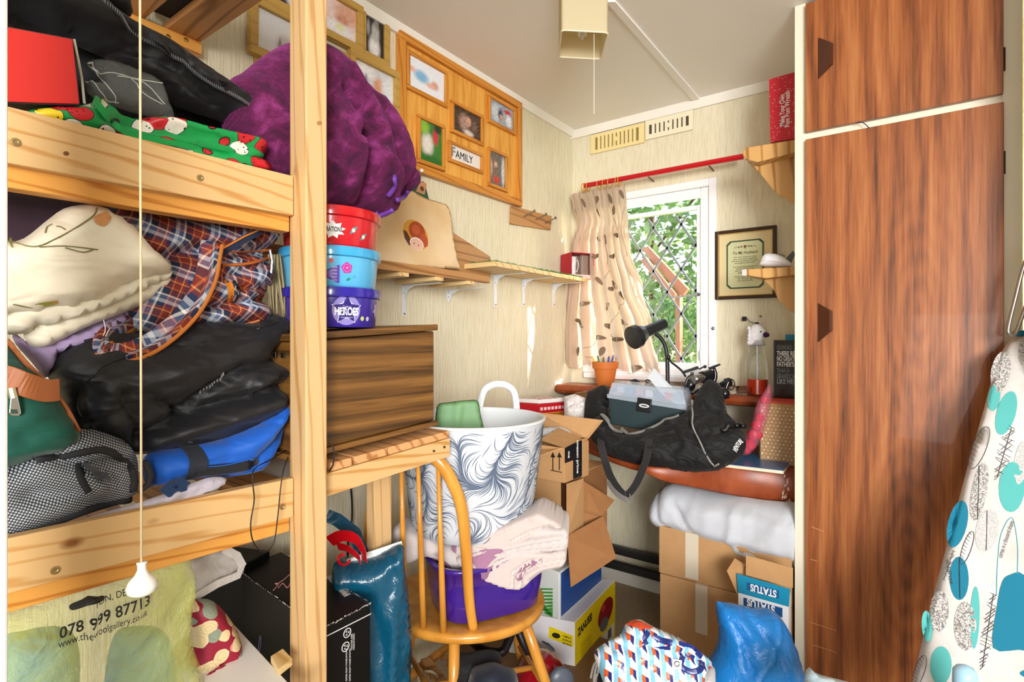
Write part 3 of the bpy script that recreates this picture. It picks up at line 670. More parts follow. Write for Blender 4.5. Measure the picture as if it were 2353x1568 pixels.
bush('flowering_shrub', 'light green bushy shrub low in the window view', (-1.25, 4.1, 1.05), (.75, .45, .45), 6000, 2, .06)
bush('hedge_shrub', 'small-leaved hedge behind the fallen-in pergola beam', (-2.6, 5.6, .8), (2.2, .7, 1.0), 8000, 3, .07)
lawn = MB().box((-9, YW + .3, -.4), (6, 16, -.3)); S('ground', lawn, mt('#7d9a4a', .9))
per = T('pergola', 'orange-brown timber pergola outside the window', 'pergola', at(1556, 860, y=3.4))
pm = mt('#96644e', .7)
pl = ypl(3.45)
slab(pl, [(1474, 572), (1488, 566), (1580, 664), (1566, 682)], .05).build('beam', pm, per); slab(pl.off(.06), [(1472, 600), (1482, 590), (1552, 676), (1545, 690)], .04).build('beam', pm, per)
slab(pl.off(-.06), [(1552, 640), (1562, 640), (1562, 1400), (1552, 1400)], .06).build('post', pm, per)
# ------------------------------------------------------------------ left wall: frames, boards, shelves
def painted(name, pl, q, fn, parent, res=26, up=0, th=.0008):
    "flat print: a thin sheet on a quad (world corners bl, br, tr, tl) with face colours given by fn(s,t)"
    bl, br, tr, tl = q; me_v = []; me_f = []; cols = []; n = pl.n * up
    for j in range(res + 1):
        for i in range(res + 1): s, t = i / res, j / res; me_v.append(bl.lerp(br, s).lerp(tl.lerp(tr, s), t) + n)
    for j in range(res):
        for i in range(res): a = j * (res + 1) + i; me_f.append([a, a + 1, a + res + 2, a + res + 1])
    base = parent_base(parent); me = bpy.data.meshes.new(name); me.from_pydata([v - base for v in me_v], [], me_f)
    ca = me.color_attributes.new('print', 'FLOAT_COLOR', 'POINT')
    for j in range(res + 1):
        for i in range(res + 1): ca.data[j * (res + 1) + i].color = col(fn(i / res, j / res))
    me.materials.append(PRINT); o = bpy.data.objects.new(name, me); COL.objects.link(o); o.parent = parent; return o
_g = G('photo_print', '#ffffff', .35); _a = _g.n('Attribute'); _a.attribute_name = 'print'; _g.base(_a.outputs[0]); PRINT = _g.m
def blobs(bgc, bl, noise_amt=.06, seed=0):
    B = [(x, y, rx, ry, col(c)) for x, y, rx, ry, c in bl]; b0 = col(bgc)
    def fn(s, t):
        c = list(b0)
        for x, y, rx, ry, cc in B:
            w = max(0, 1.25 - ((s - x) / rx) ** 2 - ((t - y) / ry) ** 2); w = min(1, w)
            c = [c[i] * (1 - w) + cc[i] * w for i in range(3)]
        n = mnoise.noise(Vector((s * 14, t * 14, seed))) * noise_amt * 2
        return tuple(max(0, v * (1 + n) + n * .3 * noise_amt) for v in c[:3])
    return fn
def wallrect(pl, u0, u1, vt, vb):
    a = pl.hit(u0, vt); b = pl.hit(u0, vb); c = pl.hit(u1, 700); return a.y, c.y, b.z, a.z
def frame_on(pl, rect, w, th, mat_h, mat_v, par, name='frame', inner=None):
    y0, y1, z0, z1 = rect; x0 = pl.o.x; m = MB()
    pass
    for lo, hi, mm in (((x0, y0, z1 - w), (x0 + th, y1, z1), mat_h), ((x0, y0, z0), (x0 + th, y1, z0 + w), mat_h), ((x0, y0, z0 + w), (x0 + th, y0 + w, z1 - w), mat_v), ((x0, y1 - w, z0 + w), (x0 + th, y1, z1 - w), mat_v)): MB().box(lo, hi).build(name, mm, par, bevel=.002)
def pic(pl, rect, fn, par, up, name='photo', res=26):
    y0, y1, z0, z1 = rect; x = pl.o.x
    return painted(name, pl, [Vector((x, y0, z0)), Vector((x, y1, z0)), Vector((x, y1, z1)), Vector((x, y0, z1))], fn, par, res, up)
def inset(r, w): return (r[0] + w, r[1] - w, r[2] + w, r[3] - w)
# collage of gold frames
cp = xpl(XW + .006)
coll = T('photo_collage_frame', 'gold collage of overlapping photo frames high on the left wall, behind the wooden post', 'picture frame', cp.hit(700, 250))
skin, grey = '#d8a890', '#cfd0d2'
CF = [  # u0,u1,vtop@u0,vbot@u0, raise, art
    (567, 706, -12, 122, .022, blobs('#e2e4e8', [(.62, .35, .22, .3, '#c9c4c2'), (.5, .3, .04, .22, '#6d6a6a'), (.7, .2, .16, .05, '#8a8788')], .02)),
    (591, 700, -160, -4, .012, blobs('#3a3434', [(.6, .35, .3, .2, '#c49a92'), (.8, .2, .2, .2, '#d8d8dc')], .1)),
    (716, 827, -45, 72, .022, blobs('#e6cfc8', [(.75, .75, .4, .3, '#d9a68e'), (.6, .5, .2, .2, '#c98e76'), (.5, .25, .5, .2, '#eae8ea'), (.55, .3, .14, .1, '#dfe3a8')], .1)),
    (826, 893, -5, 126, .010, blobs('#2c2a28', [(.5, .2, .3, .32, '#e6e6e6'), (.55, .55, .22, .25, '#b9b8b6'), (.6, .8, .12, .2, '#8c8a88'), (.2, .6, .1, .2, '#9a9896')], .12)),
    (700, 802, 78, 190, .012, blobs('#46423e', [(.65, .3, .2, .3, '#d0cecc'), (.85, .25, .1, .2, '#e0dede')], .1)),
    (797, 911, 113, 217, .022, blobs('#d6d8dc', [(.62, .45, .16, .3, '#d99c78'), (.45, .2, .12, .16, '#d8a284'), (.85, .5, .2, .4, '#e4e8ec'), (.25, .75, .3, .25, '#f0f0f2'), (.3, .5, .05, .2, '#7f8288')], .1))]
for i, (u0, u1, vt, vb, up, fn) in enumerate(CF):
    r = wallrect(cp, u0, u1, vt, vb); p2 = xpl(XW + .004); w = .021
    frame_on(p2, r, w, up, M['gold'], M['gold'], coll, 'frame_rim'); pic(xpl(XW + up * .6), inset(r, w - .003), fn, coll, 0)
for (u0, u1, vt, vb) in ((585, 640, 100, 190), (875, 890, 200, 290)):
    r = wallrect(cp, u0, u1, vt, vb); MB().box((XW + .001, r[0], r[2]), (XW + .006, r[1], r[3])).build('connecting_bar', M['gold'], coll)
# pin board with six photographs
bp = xpl(XW + .012)
R = wallrect(bp, 914, 1195, 70, 382)
brd = T('family_photo_board', 'large orange wood board with small framed photos and a FAMILY plaque', 'photo board', (XW, R[0], R[2]))
bxo('backing_panel', (XW + .001, R[0] + .01, R[2] + .01), (XW + .010, R[1] - .01, R[3] - .01), M['board'], brd)
frame_on(xpl(XW + .001), R, .028, .024, M['frame_o'], M['frame_z'], brd, 'outer_frame')
BF = [(931, 1024, 113, 203, blobs('#e6ebf2', [(.35, .5, .22, .2, '#7fb4d8'), (.72, .42, .12, .15, '#d89a8c'), (.1, .6, .1, .1, '#e0b0a4'), (.6, .35, .14, .1, '#e0b0a4')], .03)),
      (1119, 1181, 216, 281, blobs('#9aa4b4', [(.3, .5, .25, .4, '#c4ccd6'), (.45, .5, .12, .3, '#3a4256'), (.75, .75, .18, .12, '#c03038'), (.8, .4, .14, .3, '#e0e2e6'), (.5, .4, .1, .15, '#c49a84')], .2)),
      (1034, 1107, 229, 304, blobs('#4a3a30', [(.4, .5, .2, .35, '#a8857a'), (.55, .15, .2, .12, '#d8ccc4'), (.55, .6, .1, .2, '#c89c84'), (.75, .5, .14, .3, '#6d564a')], .25)),
      (956, 1019, 262, 373, blobs('#3f7a34', [(.35, .45, .28, .3, '#e0d8d0'), (.7, .7, .14, .22, '#c83848'), (.2, .85, .25, .2, '#8ab840'), (.8, .9, .2, .12, '#2c3a2a'), (.5, .1, .6, .14, '#2c6a2a')], .1)),
      (1118, 1163, 337, 427, blobs('#6a6660', [(.4, .45, .2, .4, '#7c6456'), (.4, .65, .12, .1, '#d0a48c'), (.45, .2, .22, .12, '#c43a34'), (.85, .5, .12, .5, '#c8ccd0'), (.1, .5, .14, .3, '#b8a094')], .2))]
for (u0, u1, vt, vb, fn) in BF:
    r = wallrect(bp, u0, u1, vt, vb); frame_on(xpl(XW + .010), r, .013, .014, M['frame_o'], M['frame_z'], brd, 'small_frame'); pic(xpl(XW + .016), inset(r, .010), fn, brd, 0)
r = wallrect(bp, 1028, 1106, 322, 371); frame_on(xpl(XW + .010), r, .012, .014, M['frame_o'], M['frame_z'], brd, 'small_frame')
pic(xpl(XW + .015), inset(r, .010), lambda s, t: '#e9e4de', brd, 0, 'plaque', 4)
text('F', .048, (XW + .0165, r[0] + .028, (r[2] + r[3]) / 2 + .002), (0, 1, 0), (0, 0, 1), mt('#8c8a8a'), brd, bold=.02)
text('AMILY', .040, (XW + .0165, r[0] + .04, (r[2] + r[3]) / 2 - .002), (0, 1, 0), (0, 0, 1), mt('#26262a'), brd, align='LEFT', width=.098)
# coat hook board with three nails
p = xpl(XW + .012); a = p.hit(1176, 475); b = p.hit(1268, 526)
hb = T('hook_board', 'short wooden board with three steel pegs, right of the photo board', 'hook rack', (XW, a.y, b.z))
MB().hexa([p.hit(1176, 473), p.hit(1175, 515), p.hit(1266, 529), p.hit(1268, 497)], (-.011, 0, 0)).build('board', M['woody'], hb, bevel=.002)
for u, v in ((1204, 498), (1231, 505), (1253, 513)):
    q = p.hit(u, v); e = q + Vector((.055, 0, .017)); MB().tube([q, e], .0028, 8).tube([e, e + Vector((.002, 0, .0006))], .0075, 10).build('peg', mt('#8c8d8c', .3, .9), hb, angle=40)
# shelf brackets helper
def bracket(u, vt, vb, par, reach=.14, w=.018, zt=None):
    p = xpl(XW + .001); q = p.hit(u, vt); z0 = p.hit(u, vb).z; zt = q.z if zt is None else zt; y = q.y; m = MB()
    m.box((XW + .0005, y - w / 2, z0), (XW + .0035, y + w / 2, zt)); m.box((XW + .0005, y - w / 2, zt - .003), (XW + reach, y + w / 2, zt)); m.build('bracket_arm', M['bracket'], par, bevel=.0012)
    g = MB(); g.hexa([(XW + .003, y - .0015, zt - .003), (XW + .003, y - .0015, zt - .05), (XW + .02, y - .0015, zt - .018), (XW + .055, y - .0015, zt - .003)], (0, .003, 0)); g.build('gusset', M['bracket'], par)
    for zz in (z0 + .008, z0 + (zt - z0) * .75): MB().lathe([(.003, 0), (.003, .0015), (.0, .002)], (XW + .0035, y, zz), (1, 0, 0), 8).build('screw', mt('#555555', .4, .7), par)
# wooden shelf made of pallet boards
xs1 = XW + .20; ps = xpl(xs1)
q0 = ps.hit(700, 560); q1 = ps.hit(1126, 636); zs1 = ps.hit(1050, 624).z
za = ps.hit(880, 606).z; zb_ = ps.hit(1124, 627).z; ztop = (za + zb_) / 2; 
sh1 = T('pallet_board_shelf', 'brown slatted wall shelf with a sloping end, holding the doll and bonnet board', 'shelf', (XW, q1.y, ztop - .03))
bxo('front_board', (xs1 - .016, .55, ztop - .026), (xs1, q1.y, ztop), M['woody'], sh1, bevel=.001)
bxo('shelf_board', (XW + .001, .55, ztop - .012), (xs1 - .016, q1.y, ztop - .002), M['woody'], sh1, bevel=.001)
for u in (931, 1012, 1084):
    y = ps.hit(u, 640).y; bxo('cross_batten', (XW + .02, y - .018, ztop - .038), (xs1 - .003, y + .018, ztop - .026), M['ply'], sh1, bevel=.001)
pe = xpl(XW + .03)
MB().hexa([pe.hit(1042, 535), pe.hit(1127, 590), pe.hit(1127, 640), pe.hit(1000, 628), pe.hit(1000, 535)], (-.018, 0, 0)).build('sloping_end', M['woody'], sh1, bevel=.001)
bracket(928, 642, 727, sh1, .17, zt=ztop - .039); bracket(1030, 640, 688, sh1, .17, zt=ztop - .039)
# pale shelf with strip of turf
xs2 = XW + .17; ps = xpl(xs2); A = ps.hit(1135, 601); B = ps.hit(1366, 632)
zt2 = ps.hit(1200, 610).z - .003
sh2 = T('pale_wall_shelf', 'pale wooden wall shelf on three white brackets, running into the corner', 'shelf', (XW, A.y, zt2 - .02))
ym = ps.hit(1233, 620).y
bxo('shelf_board', (XW + .001, A.y, zt2 - .018), (xs2, ym - .001, zt2), M['ply'], sh2, bevel=.001)
bxo('shelf_board', (XW + .001, ym + .001, zt2 - .018), (xs2, YW - .16, zt2 - .002), M['ply'], sh2, bevel=.001)
for u, v in ((1138, 705), (1203, 704), (1272, 704)): bracket(u, 640, v, sh2, .15, zt=zt2 - .0185)
tf = T('turf_strip', 'ragged strip of artificial grass lying along the pale wall shelf', 'artificial grass', (XW + .08, (A.y + YW) / 2, zt2)); rnd = random.Random(5); m = MB(); m.box((XW + .05, A.y + .01, zt2 + .0003), (xs2 - .012, YW - .18, zt2 + .003)); m.build('mat', M['turf'], tf)
m = MB()
for _ in range(2600):
    x = rnd.uniform(XW + .05, xs2 - .010); y = rnd.uniform(A.y + .01, YW - .18); h = rnd.uniform(.004, .010); d = Vector((rnd.gauss(0, .003), rnd.gauss(0, .003), h)); s = Vector((.0007, .0007, 0)); p0 = Vector((x, y, zt2 + .002)); m.add([p0 - s, p0 + s, p0 + d], [[0, 1, 2]])
m.build('blades', M['turf'], tf, kind='stuff')
# mug in red gift box at the end of the shelf
pf = face(at(1330, 600, x=XW + .10).y * CA + (-(XW + .10)) * SA - .035, .35, 0, 1345)
zb2 = zt2 + .003
def onz(u, v, z): return at(u, v, z=z)
gb = T('mug_gift_box', 'open red gift box standing at the end of the pale shelf', 'gift box', pf.hit(1340, 608))
pr = Pl(pf.hit(1313, 600), RGT * cos(.42) + FWD * sin(.42)); red = mt('#b3122a', .5)
c0, c1 = pr.hit(1313, 607), pr.hit(1365, 607); w = (c1 - c0).length; hgt = (pr.hit(1313, 549) - pr.hit(1313, 607)).z; c0.z = zb2; ex = pr.ex; nb = -pr.n; D = .10
def gbox(a, b, c, d, e, f, mat, nm): MB().hexa([c0 + ex * a + nb * c + UP * e, c0 + ex * b + nb * c + UP * e, c0 + ex * b + nb * d + UP * e, c0 + ex * a + nb * d + UP * e], UP * (f - e)).build(nm, mat, gb)
t_ = .003
gbox(0, w, 0, D, 0, .018, mt('#e8c9c0', .6), 'box_base'); gbox(0, t_, 0, D, .018, hgt, red, 'side'); gbox(w - t_, w, 0, D, .018, hgt, red, 'side'); gbox(0, w, D - t_, D, .018, hgt, red, 'back'); gbox(0, w, 0, D, hgt, hgt + t_, red, 'top')
mg = T('mug', 'white patterned mug with a small brown tag inside the red gift box', 'mug', c0 + ex * .028 + nb * .04 + UP * .019)
mc = c0 + ex * .029 + nb * .042 + UP * .0185; mh = hgt - .032
MB().lathe([(.015, 0), (.0165, .001), (.018, mh * .5), (.0215, mh), (.0195, mh), (.0165, mh * .5), (.014, .004), (0, .004)], mc, n=32).build('body', mt('#eef0f0', .2), mg, smooth=True)
h0 = mc + ex * .0195; MB().tube(catmull([h0 + UP * mh * .8 - ex * .001, h0 + UP * mh * .82 + ex * .010, h0 + UP * mh * .55 + ex * .014, h0 + UP * mh * .25 + ex * .007, h0 + UP * mh * .2 - ex * .003], 6), .0022, 8).build('handle', mt('#eef0f0', .2), mg, smooth=True)
rnd = random.Random(2); m = MB()
for _ in range(26):
    a = rnd.uniform(-1.1, 1.1); z = rnd.uniform(.12, .8); q = mc - nb * 0 + (pr.n * cos(a) + ex * sin(a)) * (.0168 + .004 * z + .0006) + UP * mh * z; s = rnd.uniform(.0008, .002); t1 = (ex * cos(a) - pr.n * sin(a)); m.add([q + t1 * s, q + UP * s, q - t1 * s, q - UP * s], [[0, 1, 2, 3]])
m.build('printed_pattern', mt('#8c9494', .4), mg, kind='stuff')
MB().hexa([h0 + ex * .004 + UP * .026 + pr.n * .006, h0 + ex * .016 + UP * .014 + pr.n * .006, h0 + ex * .019 + UP * .010 + pr.n * .006, h0 + ex * .010 + UP * .016 + pr.n * .006], pr.n * .001).build('tag', mt('#a86a3c'), mg)
# big pale board with oval picture leaning on the wall
lb = Pl(xpl(XW + .10).hit(900, 600), Vector((0, 1, 0)), Vector((-.10, 0, 1))); lb = Pl(lb.hit(960, 618) , Vector((0, 1, 0)), Vector((-.10, 0, 1)))
bo = T('bonnet_picture_board', 'curved pale tan board with an oval bonnet picture, leaning on the left wall shelf', 'board', lb.hit(960, 618))
px = [(780, 612), (780, 440), (855, 418), (935, 432), (980, 456), (1026, 470), (1034, 482), (1040, 520), (1044, 560), (1052, 595), (1061, 620), (960, 616)]
P = Puff(lb, px, .004, .004, .006, nz=(.0003, 20, 1, 0), res=.012, smooth=False); g = G('tan_vinyl', '#dcbc8c', .45); g.base(g.ramp(g.noise(g.co('Object'), 6, 3), [(.3, '#d6b27e'), (.6, '#e6cca2')])); P.mesh('board', g.m, bo)
def ell(cu, cv, a, b, rot, n=28): return [(cu + a * cos(t) * cos(rot) - b * sin(t) * sin(rot), cv + a * cos(t) * sin(rot) + b * sin(t) * cos(rot)) for t in [i * 2 * pi / n for i in range(n)]]
lbf = lb.off(.0046)
def dec(pl, px, c, par, name, up=0, rough=.5): 
    P = [pl.hit(*q) + pl.n * up for q in px]; return MB().hexa(P, pl.n * .0002).build(name, c if not isinstance(c, str) else mt(c, rough), par)
OV = ell(955, 540, 38, 25, 1.05)
dec(lbf, OV, '#d29a28', bo, 'oval_picture')
dec(lbf, ell(958, 532, 24, 17, 1.1), '#a8421c', bo, 'bonnet_print', .0004); dec(lbf, ell(955, 528, 12, 9, 1.1), '#c05a2a', bo, 'bonnet_print', .0007); dec(lbf, ell(974, 552, 17, 8, 1.25), '#b8502a', bo, 'bonnet_print', .0005)
dec(lbf, [(926, 528), (934, 532), (950, 562), (940, 564), (930, 548)], '#5a2c1a', bo, 'bonnet_print', .0006)
dec(lbf, ell(957, 561, 18, 13, .75), '#f2e8e0', bo, 'face_roundel', .0009); dec(lbf, ell(957, 562, 16, 11.5, .75), '#e8bca4', bo, 'face_print', .0012)
for q in (ell(951, 560, 2, 1.2, .3, 8), ell(961, 564, 2, 1.2, .3, 8)): dec(lbf, q, '#5a4038', bo, 'face_print', .0015)
# green card on a hook
gc = T('hanging_green_card', 'dark green card with a patterned tag, hanging from a pin under the photo board', 'card', xpl(XW + .02).hit(965, 450))
pg = xpl(XW + .015); MB().hexa([pg.hit(925, 405), pg.hit(975, 418), pg.hit(986, 458), pg.hit(930, 440)], (-.002, 0, 0)).build('card', mt('#2c5a3c', .7), gc)
dec(pg, [(966, 417), (980, 422), (975, 448), (955, 440)], '#c08a64', gc, 'tag_print', .001); dec(pg, ell(969, 434, 6, 4, 1.2), '#5a3424', gc, 'tag_print', .0015)
MB().tube([xpl(XW + .03).hit(967, 397), pg.hit(966, 420)], .0008, 5).build('string', mt('#c8a83c'), gc); q = xpl(XW + .037).hit(967, 393); MB().lathe([(.004, 0), (.007, .004), (.005, .009), (0, .011)], q, (1, 0, 0), 12).build('pin', M['white'], gc, smooth=True)
# upper slats (top left): underside of a higher shelf
us = T('high_slatted_shelf', 'wooden slats on a ledger, high in the top left corner near the ceiling', 'shelf', xpl(XW).hit(400, 100))
pz = xpl(XW + .028); a, b = pz.hit(290, 42), pz.hit(465, 105); zl = (pz.hit(463, 98).z); zl2 = pz.hit(463, 125).z
MB().box((XW + .001, -.05, zl2), (XW + .028, pz.hit(464, 100).y, zl)).build('ledger', M['pine_o'], us, bevel=.001)
yA = pz.hit(384, 90).y; yB = pz.hit(461, 100).y
bxo('slat', (XW + .001, yA, zl), (-.80, yB, zl + .018), M['oak_x'], us, bevel=.001); yC0 = pz.hit(330, 60).y
bxo('slat', (XW + .001, pz.hit(292, 40).y - .02, zl), (-.80, pz.hit(333, 60).y, zl + .018), M['oak_x'], us, bevel=.001)
for u, v in ((386, 84), (427, 92)): q = pz.hit(u, v); MB().lathe([(.005, 0), (.005, .0015), (.0, .003)], q, (1, 0, 0), 10).build('screw', M['brass'], us)
db = MB().box((XW + .02, yC0 - .0, zl + .02), (-.9, yA + .03, zl + .10)).build('dark_storage_bag', M['blackdull'], bevel=.02); tag(single(db), 'black bag lying on the high slats, seen between two slats', 'bag')

# ------------------------------------------------------------------ the pine shelf unit at the left
dU = ray(2195, 776); dU.z = 0; dU.normalize(); IN = Vector((-dU.y, dU.x, 0))
C0 = Vector((-.86, .562, 0))
def UPn(t): return Pl(C0 + IN * t, dU)
unit = T('pine_shelf_unit', 'tall pine shelf unit with two front rails and a square post, at the left', 'shelf unit', C0)
pw = (UPn(0).hit(752, 700) - C0).dot(dU); pq = Pl(C0, IN).hit(665, 700); pd = (pq - C0).dot(IN)
def ub(name, s0, s1, t0, t1, z0, z1, mat, par=unit, bev=.0015, tilt=0, **k):
    q = [C0 + dU * s0 + IN * t0, C0 + dU * s1 + IN * t0, C0 + dU * s1 + IN * t1, C0 + dU * s0 + IN * t1]
    for i in q: i.z = 0
    q = [v + UP * (z0 + tilt * ((v - C0).dot(dU))) for v in q]; return MB().hexa(q, UP * (z1 - z0)).build(name, mat, par, bevel=bev, **k)
ub('post', 0, pw, 0, pd, .0005, CH - .005, M['pine_z'], bev=.003)
RL = UPn(pd * .68); z_a = RL.hit(660, 401).z; z_b = RL.hit(660, 493).z; z_c = RL.hit(660, 1102).z; z_d = RL.hit(660, 1192).z
ub('front_rail', -1.0, -.002, pd * .68, pd * .68 + .02, z_b, z_a, M['pine_y']); ub('front_rail', -1.0, -.002, pd * .68, pd * .68 + .02, z_d, z_c, M['pine_y'])
R2 = UPn(pd + .006); ub('inner_rail', -1.0, .001, pd + .001, pd + .03, R2.hit(655, 533).z, z_b + .02, M['pine_o']); ub('inner_rail', -1.0, .001, pd + .001, pd + .03, R2.hit(655, 1222).z, z_d + .02, M['pine_o'])
ws_ = (XW + .003)
WD = .50
for lev in (z_b + .021, z_d + .021):
    for i in range(8): s0 = -.97 + i * .132; ub('shelf_slat', s0, s0 + .09, pd * .68 + .022, WD - .045, lev, lev + .018, M['oak_x'] if lev < 1.1 else M['slat'], bev=.001)
for (u, v) in ((36, 327), (460, 409), (127, 1311), (649, 1165)):
    q = RL.hit(u, v); MB().lathe([(.0055, 0), (.0055, .0008), (.003, .0012), (.002, .0004)], q, RL.n, 12).build('screw', mt('#b8a070', .35, .9), unit, angle=30)
for u, v in ((728, 283),): pass
dec(RL, ell(152, 353, 7, 5, .2), '#7a4a26', unit, 'wood_knot', .0001); dec(UPn(0), ell(734, 283, 6, 5, 0), '#a8784a', unit, 'wood_knot', .0001)
# gift of sloping slatted deck (pallet) right of the post
gd = pq.z
PT = UPn(pd * .45); slope = .066
pzt = PT.hit(760, 1087).z; pzb = PT.hit(760, 1139).z; s_end = (PT.hit(1034, 1030) - C0).dot(dU); s_a = (PT.hit(760, 1100) - C0).dot(dU)
pal = T('slatted_pallet_deck', 'low slatted pallet deck jutting out right of the post, under the brown box', 'pallet', C0 + IN * .2 + dU * .2 + UP * pzb)
def pb(name, s0, s1, t0, t1, z0, z1, mat, **k): return ub(name, s0, s1, t0, t1, z0 - slope * s_a, z1 - slope * s_a, mat, pal, tilt=slope, **k)
pb('front_rail', pw + .001, s_end, pd * .45, pd * .45 + .02, pzb, pzt, M['pine_y'], bev=.001)
PX0 = s_end
for (ua, ub_) in ((762, 815), (818, 898), (889, 968), (966, 1035)):
    sa = (PT.hit(ua, 1060) - C0).dot(dU); sb = (PT.hit(ub_, 1040) - C0).dot(dU)
    pb('slat', max(sa, pw + .004), sb - .004 if ub_ < 1035 else s_end, pd * .45 + .003, .40, pzt + .001, pzt + .017, M['slat'], bev=.0015)
pb('back_rail', pw + .001, s_end, .38, .40, pzb, pzt, M['slat'], bev=.001)
pb('white_lining', pw + .001, s_end - .04, pd * .45 + .022, .37, pzb - .006, pzb + .004, M['white'], bev=.001)
for u, v in ((997, 1037), (1021, 1028)): dec(PT, ell(u, v, 3, 3, 0, 10), '#4a3020', pal, 'nail_hole', .0003)
# leg of the deck
lp = UPn(.17); la = (lp.hit(860, 1200) - C0).dot(dU); lb_ = (lp.hit(900, 1200) - C0).dot(dU)
ub('deck_leg', la, lb_, .17, .20, 0, pzb + slope * (la - s_a) - .012, M['pine_z'], pal); 
# ------------------------------------------------------------------ wood-grain box
BX = UPn(pd * .45 + .026); bz = lambda u, v: BX.hit(u, v)
q = [bz(600, 1085), bz(1008, 974), bz(1000, 745), bz(600, 785)]
s1b = (q[1] - C0).dot(dU); s1t = (q[2] - C0).dot(dU)
box = T('woodgrain_storage_box', 'brown wood-grain box with overhanging lid, standing on the pallet deck', 'box', C0 + IN * .2 + dU * .15 + UP * q[0].z)
zl_b = bz(755, 1042).z; zr_b = bz(1005, 977).z; sA = (bz(755, 1042) - C0).dot(dU); sB = (bz(1005, 977) - C0).dot(dU); sl = (zr_b - zl_b) / (sB - sA)
zl_t = bz(755, 780).z; zr_t = bz(1000, 758).z; DB = .27; bt = pd * .45 + .028
def bxq(name, s0, s1, t0, t1, za, zb, mat, **k):
    f = lambda s, z: C0 + dU * s + UP * (z + sl * (s - sA))
    qd = [f(s0, za) + IN * t0, f(s1, za) + IN * t0, f(s1, za) + IN * t1, f(s0, za) + IN * t1]; return MB().hexa(qd, UP * (zb - za)).build(name, mat, box, **k)
hB = zl_t - zl_b; s0x = .004
bxq('body', s0x + .01, sB - .008, bt, bt + DB, zl_b + .012, zl_b + hB, M['walnut'], bevel=.004)
bxq('plinth', s0x, sB, bt - .006, bt + DB, zl_b, zl_b + .0115, M['walnut'], bevel=.002)
bxq('lid', s0x, sB - .003, bt - .008, bt + DB + .004, zl_b + hB + .0015, zl_b + hB + .015, M['walnut'], bevel=.002)
for i in range(4):
    bxq('clasp', s0x - .001 + i * .0, s0x, bt + .03 + i * .03, bt + .04 + i * .03, zl_b + hB - .03, zl_b + hB - .02, M['steel'])
ztb = zl_b + hB + .0155
# ------------------------------------------------------------------ three sweet tubs
def lidtop(s): return ztb + sl * (s - sA)
tc = C0 + dU * .150 + IN * .158; tz = at(757, 752, d=(tc - CAM).dot(FWD)).z
cen_s = (tc - C0).dot(dU); tz0 = lidtop(cen_s) + .004
def tub(cbody, clid, z, h, lab, extra=None, r=.101):
    t = T('sweet_tub', lab, 'tub', Vector((tc.x, tc.y, z)), 'stacked sweet tubs'); c = Vector((tc.x, tc.y, z))
    MB().lathe([(0, 0), (r * .90, 0), (r * .92, .003), (r * .98, h * .72), (r * .985, h - .014), (0, h - .014)], c, n=64).build('body', cbody, t, angle=40)
    MB().lathe([(r * 1.0, h - .022), (r * 1.04, h - .020), (r * 1.05, h - .012), (r * 1.035, h - .002), (r * .97, h), (r * .94, h - .003), (0, h - .003)], c, n=64).build('lid', clid, t, angle=50)
    return t, c, r, h
HT = .082
purple = mt('#3c2c9a', .25, coat=.3); 
ta = tub(purple, mt('#2c1f9c', .2, coat=.4), tz0, HT, 'purple sweet tub reading HEROES with a star, bottom of the stack of three')
tb_ = tub(mt('#5cb8e6', .25, coat=.3), mt('#3ea8dc', .2, coat=.4), tz0 + HT + .0005, HT, 'light blue sweet tub with a pink rose, middle of the stack of three')
tcq = tub(mt('#cf1f2c', .25, coat=.3), mt('#c8141e', .2, coat=.4), tz0 + 2 * HT + .001, HT - .002, 'red sweet tub with a white starburst label, top of the stack of three')
def rad(tb, a, z, up=.0006): r = tb[2] * (.92 + .06 * min(1, z / (tb[3] * .72))) ; d = (-FWD) * cos(a) + RGT * sin(a); return tb[1] + d * (r + up) + UP * z
def curvedec(tb, poly, mat, name, up=.0006):
    m = MB(); n = len(poly); ca = sum(p[0] for p in poly) / n; cz = sum(p[1] for p in poly) / n; vs = [rad(tb, ca, cz, up)]; K = 5
    for k in range(1, K + 1): vs += [rad(tb, ca + (a - ca) * k / K, cz + (z - cz) * k / K, up) for a, z in poly]
    fs = [[0, 1 + i, 1 + (i + 1) % n] for i in range(n)]
    for k in range(K - 1): fs += [[1 + k * n + i, 1 + (k + 1) * n + i, 1 + (k + 1) * n + (i + 1) % n, 1 + k * n + (i + 1) % n] for i in range(n)]
    m.add(vs, fs); return m.build(name, mat, tb[0])
def curvetext(s, tb, a, z, size, mat, bold=0, width=None, up=.0012, name='lettering'):
    o = text(s, size, (0, 0, 0), (1, 0, 0), (0, 1, 0), mat, None, name, bold, width=width, extr=0)
    b = parent_base(tb[0])
    bmm = bmesh.new(); bmm.from_mesh(o.data); bmesh.ops.subdivide_edges(bmm, edges=[e for e in bmm.edges if e.calc_length() > .006], cuts=2); bmm.to_mesh(o.data); bmm.free()
    for v in o.data.vertices: v.co = rad(tb, a + v.co.x / tb[2], z + v.co.y, up) - b
    o.parent = tb[0]; return o
import math as _m
def star(a, z, r, r2, n=5, rot=0, sq=1): return [(a + (r if i % 2 == 0 else r2) * sin(rot + i * pi / n) / .098, z + (r if i % 2 == 0 else r2) * cos(rot + i * pi / n) * sq) for i in range(2 * n)]
uof = lambda u: max(-1.3, min(1.9, math.asin(max(-.99, min(.99, (u - 757) / 122)))) + .32)
def circ(a, z, r, n=20): return [(a + r * sin(t) / .098, z + r * cos(t)) for t in [i * 2 * pi / n for i in range(n)]]
aH = uof(796)
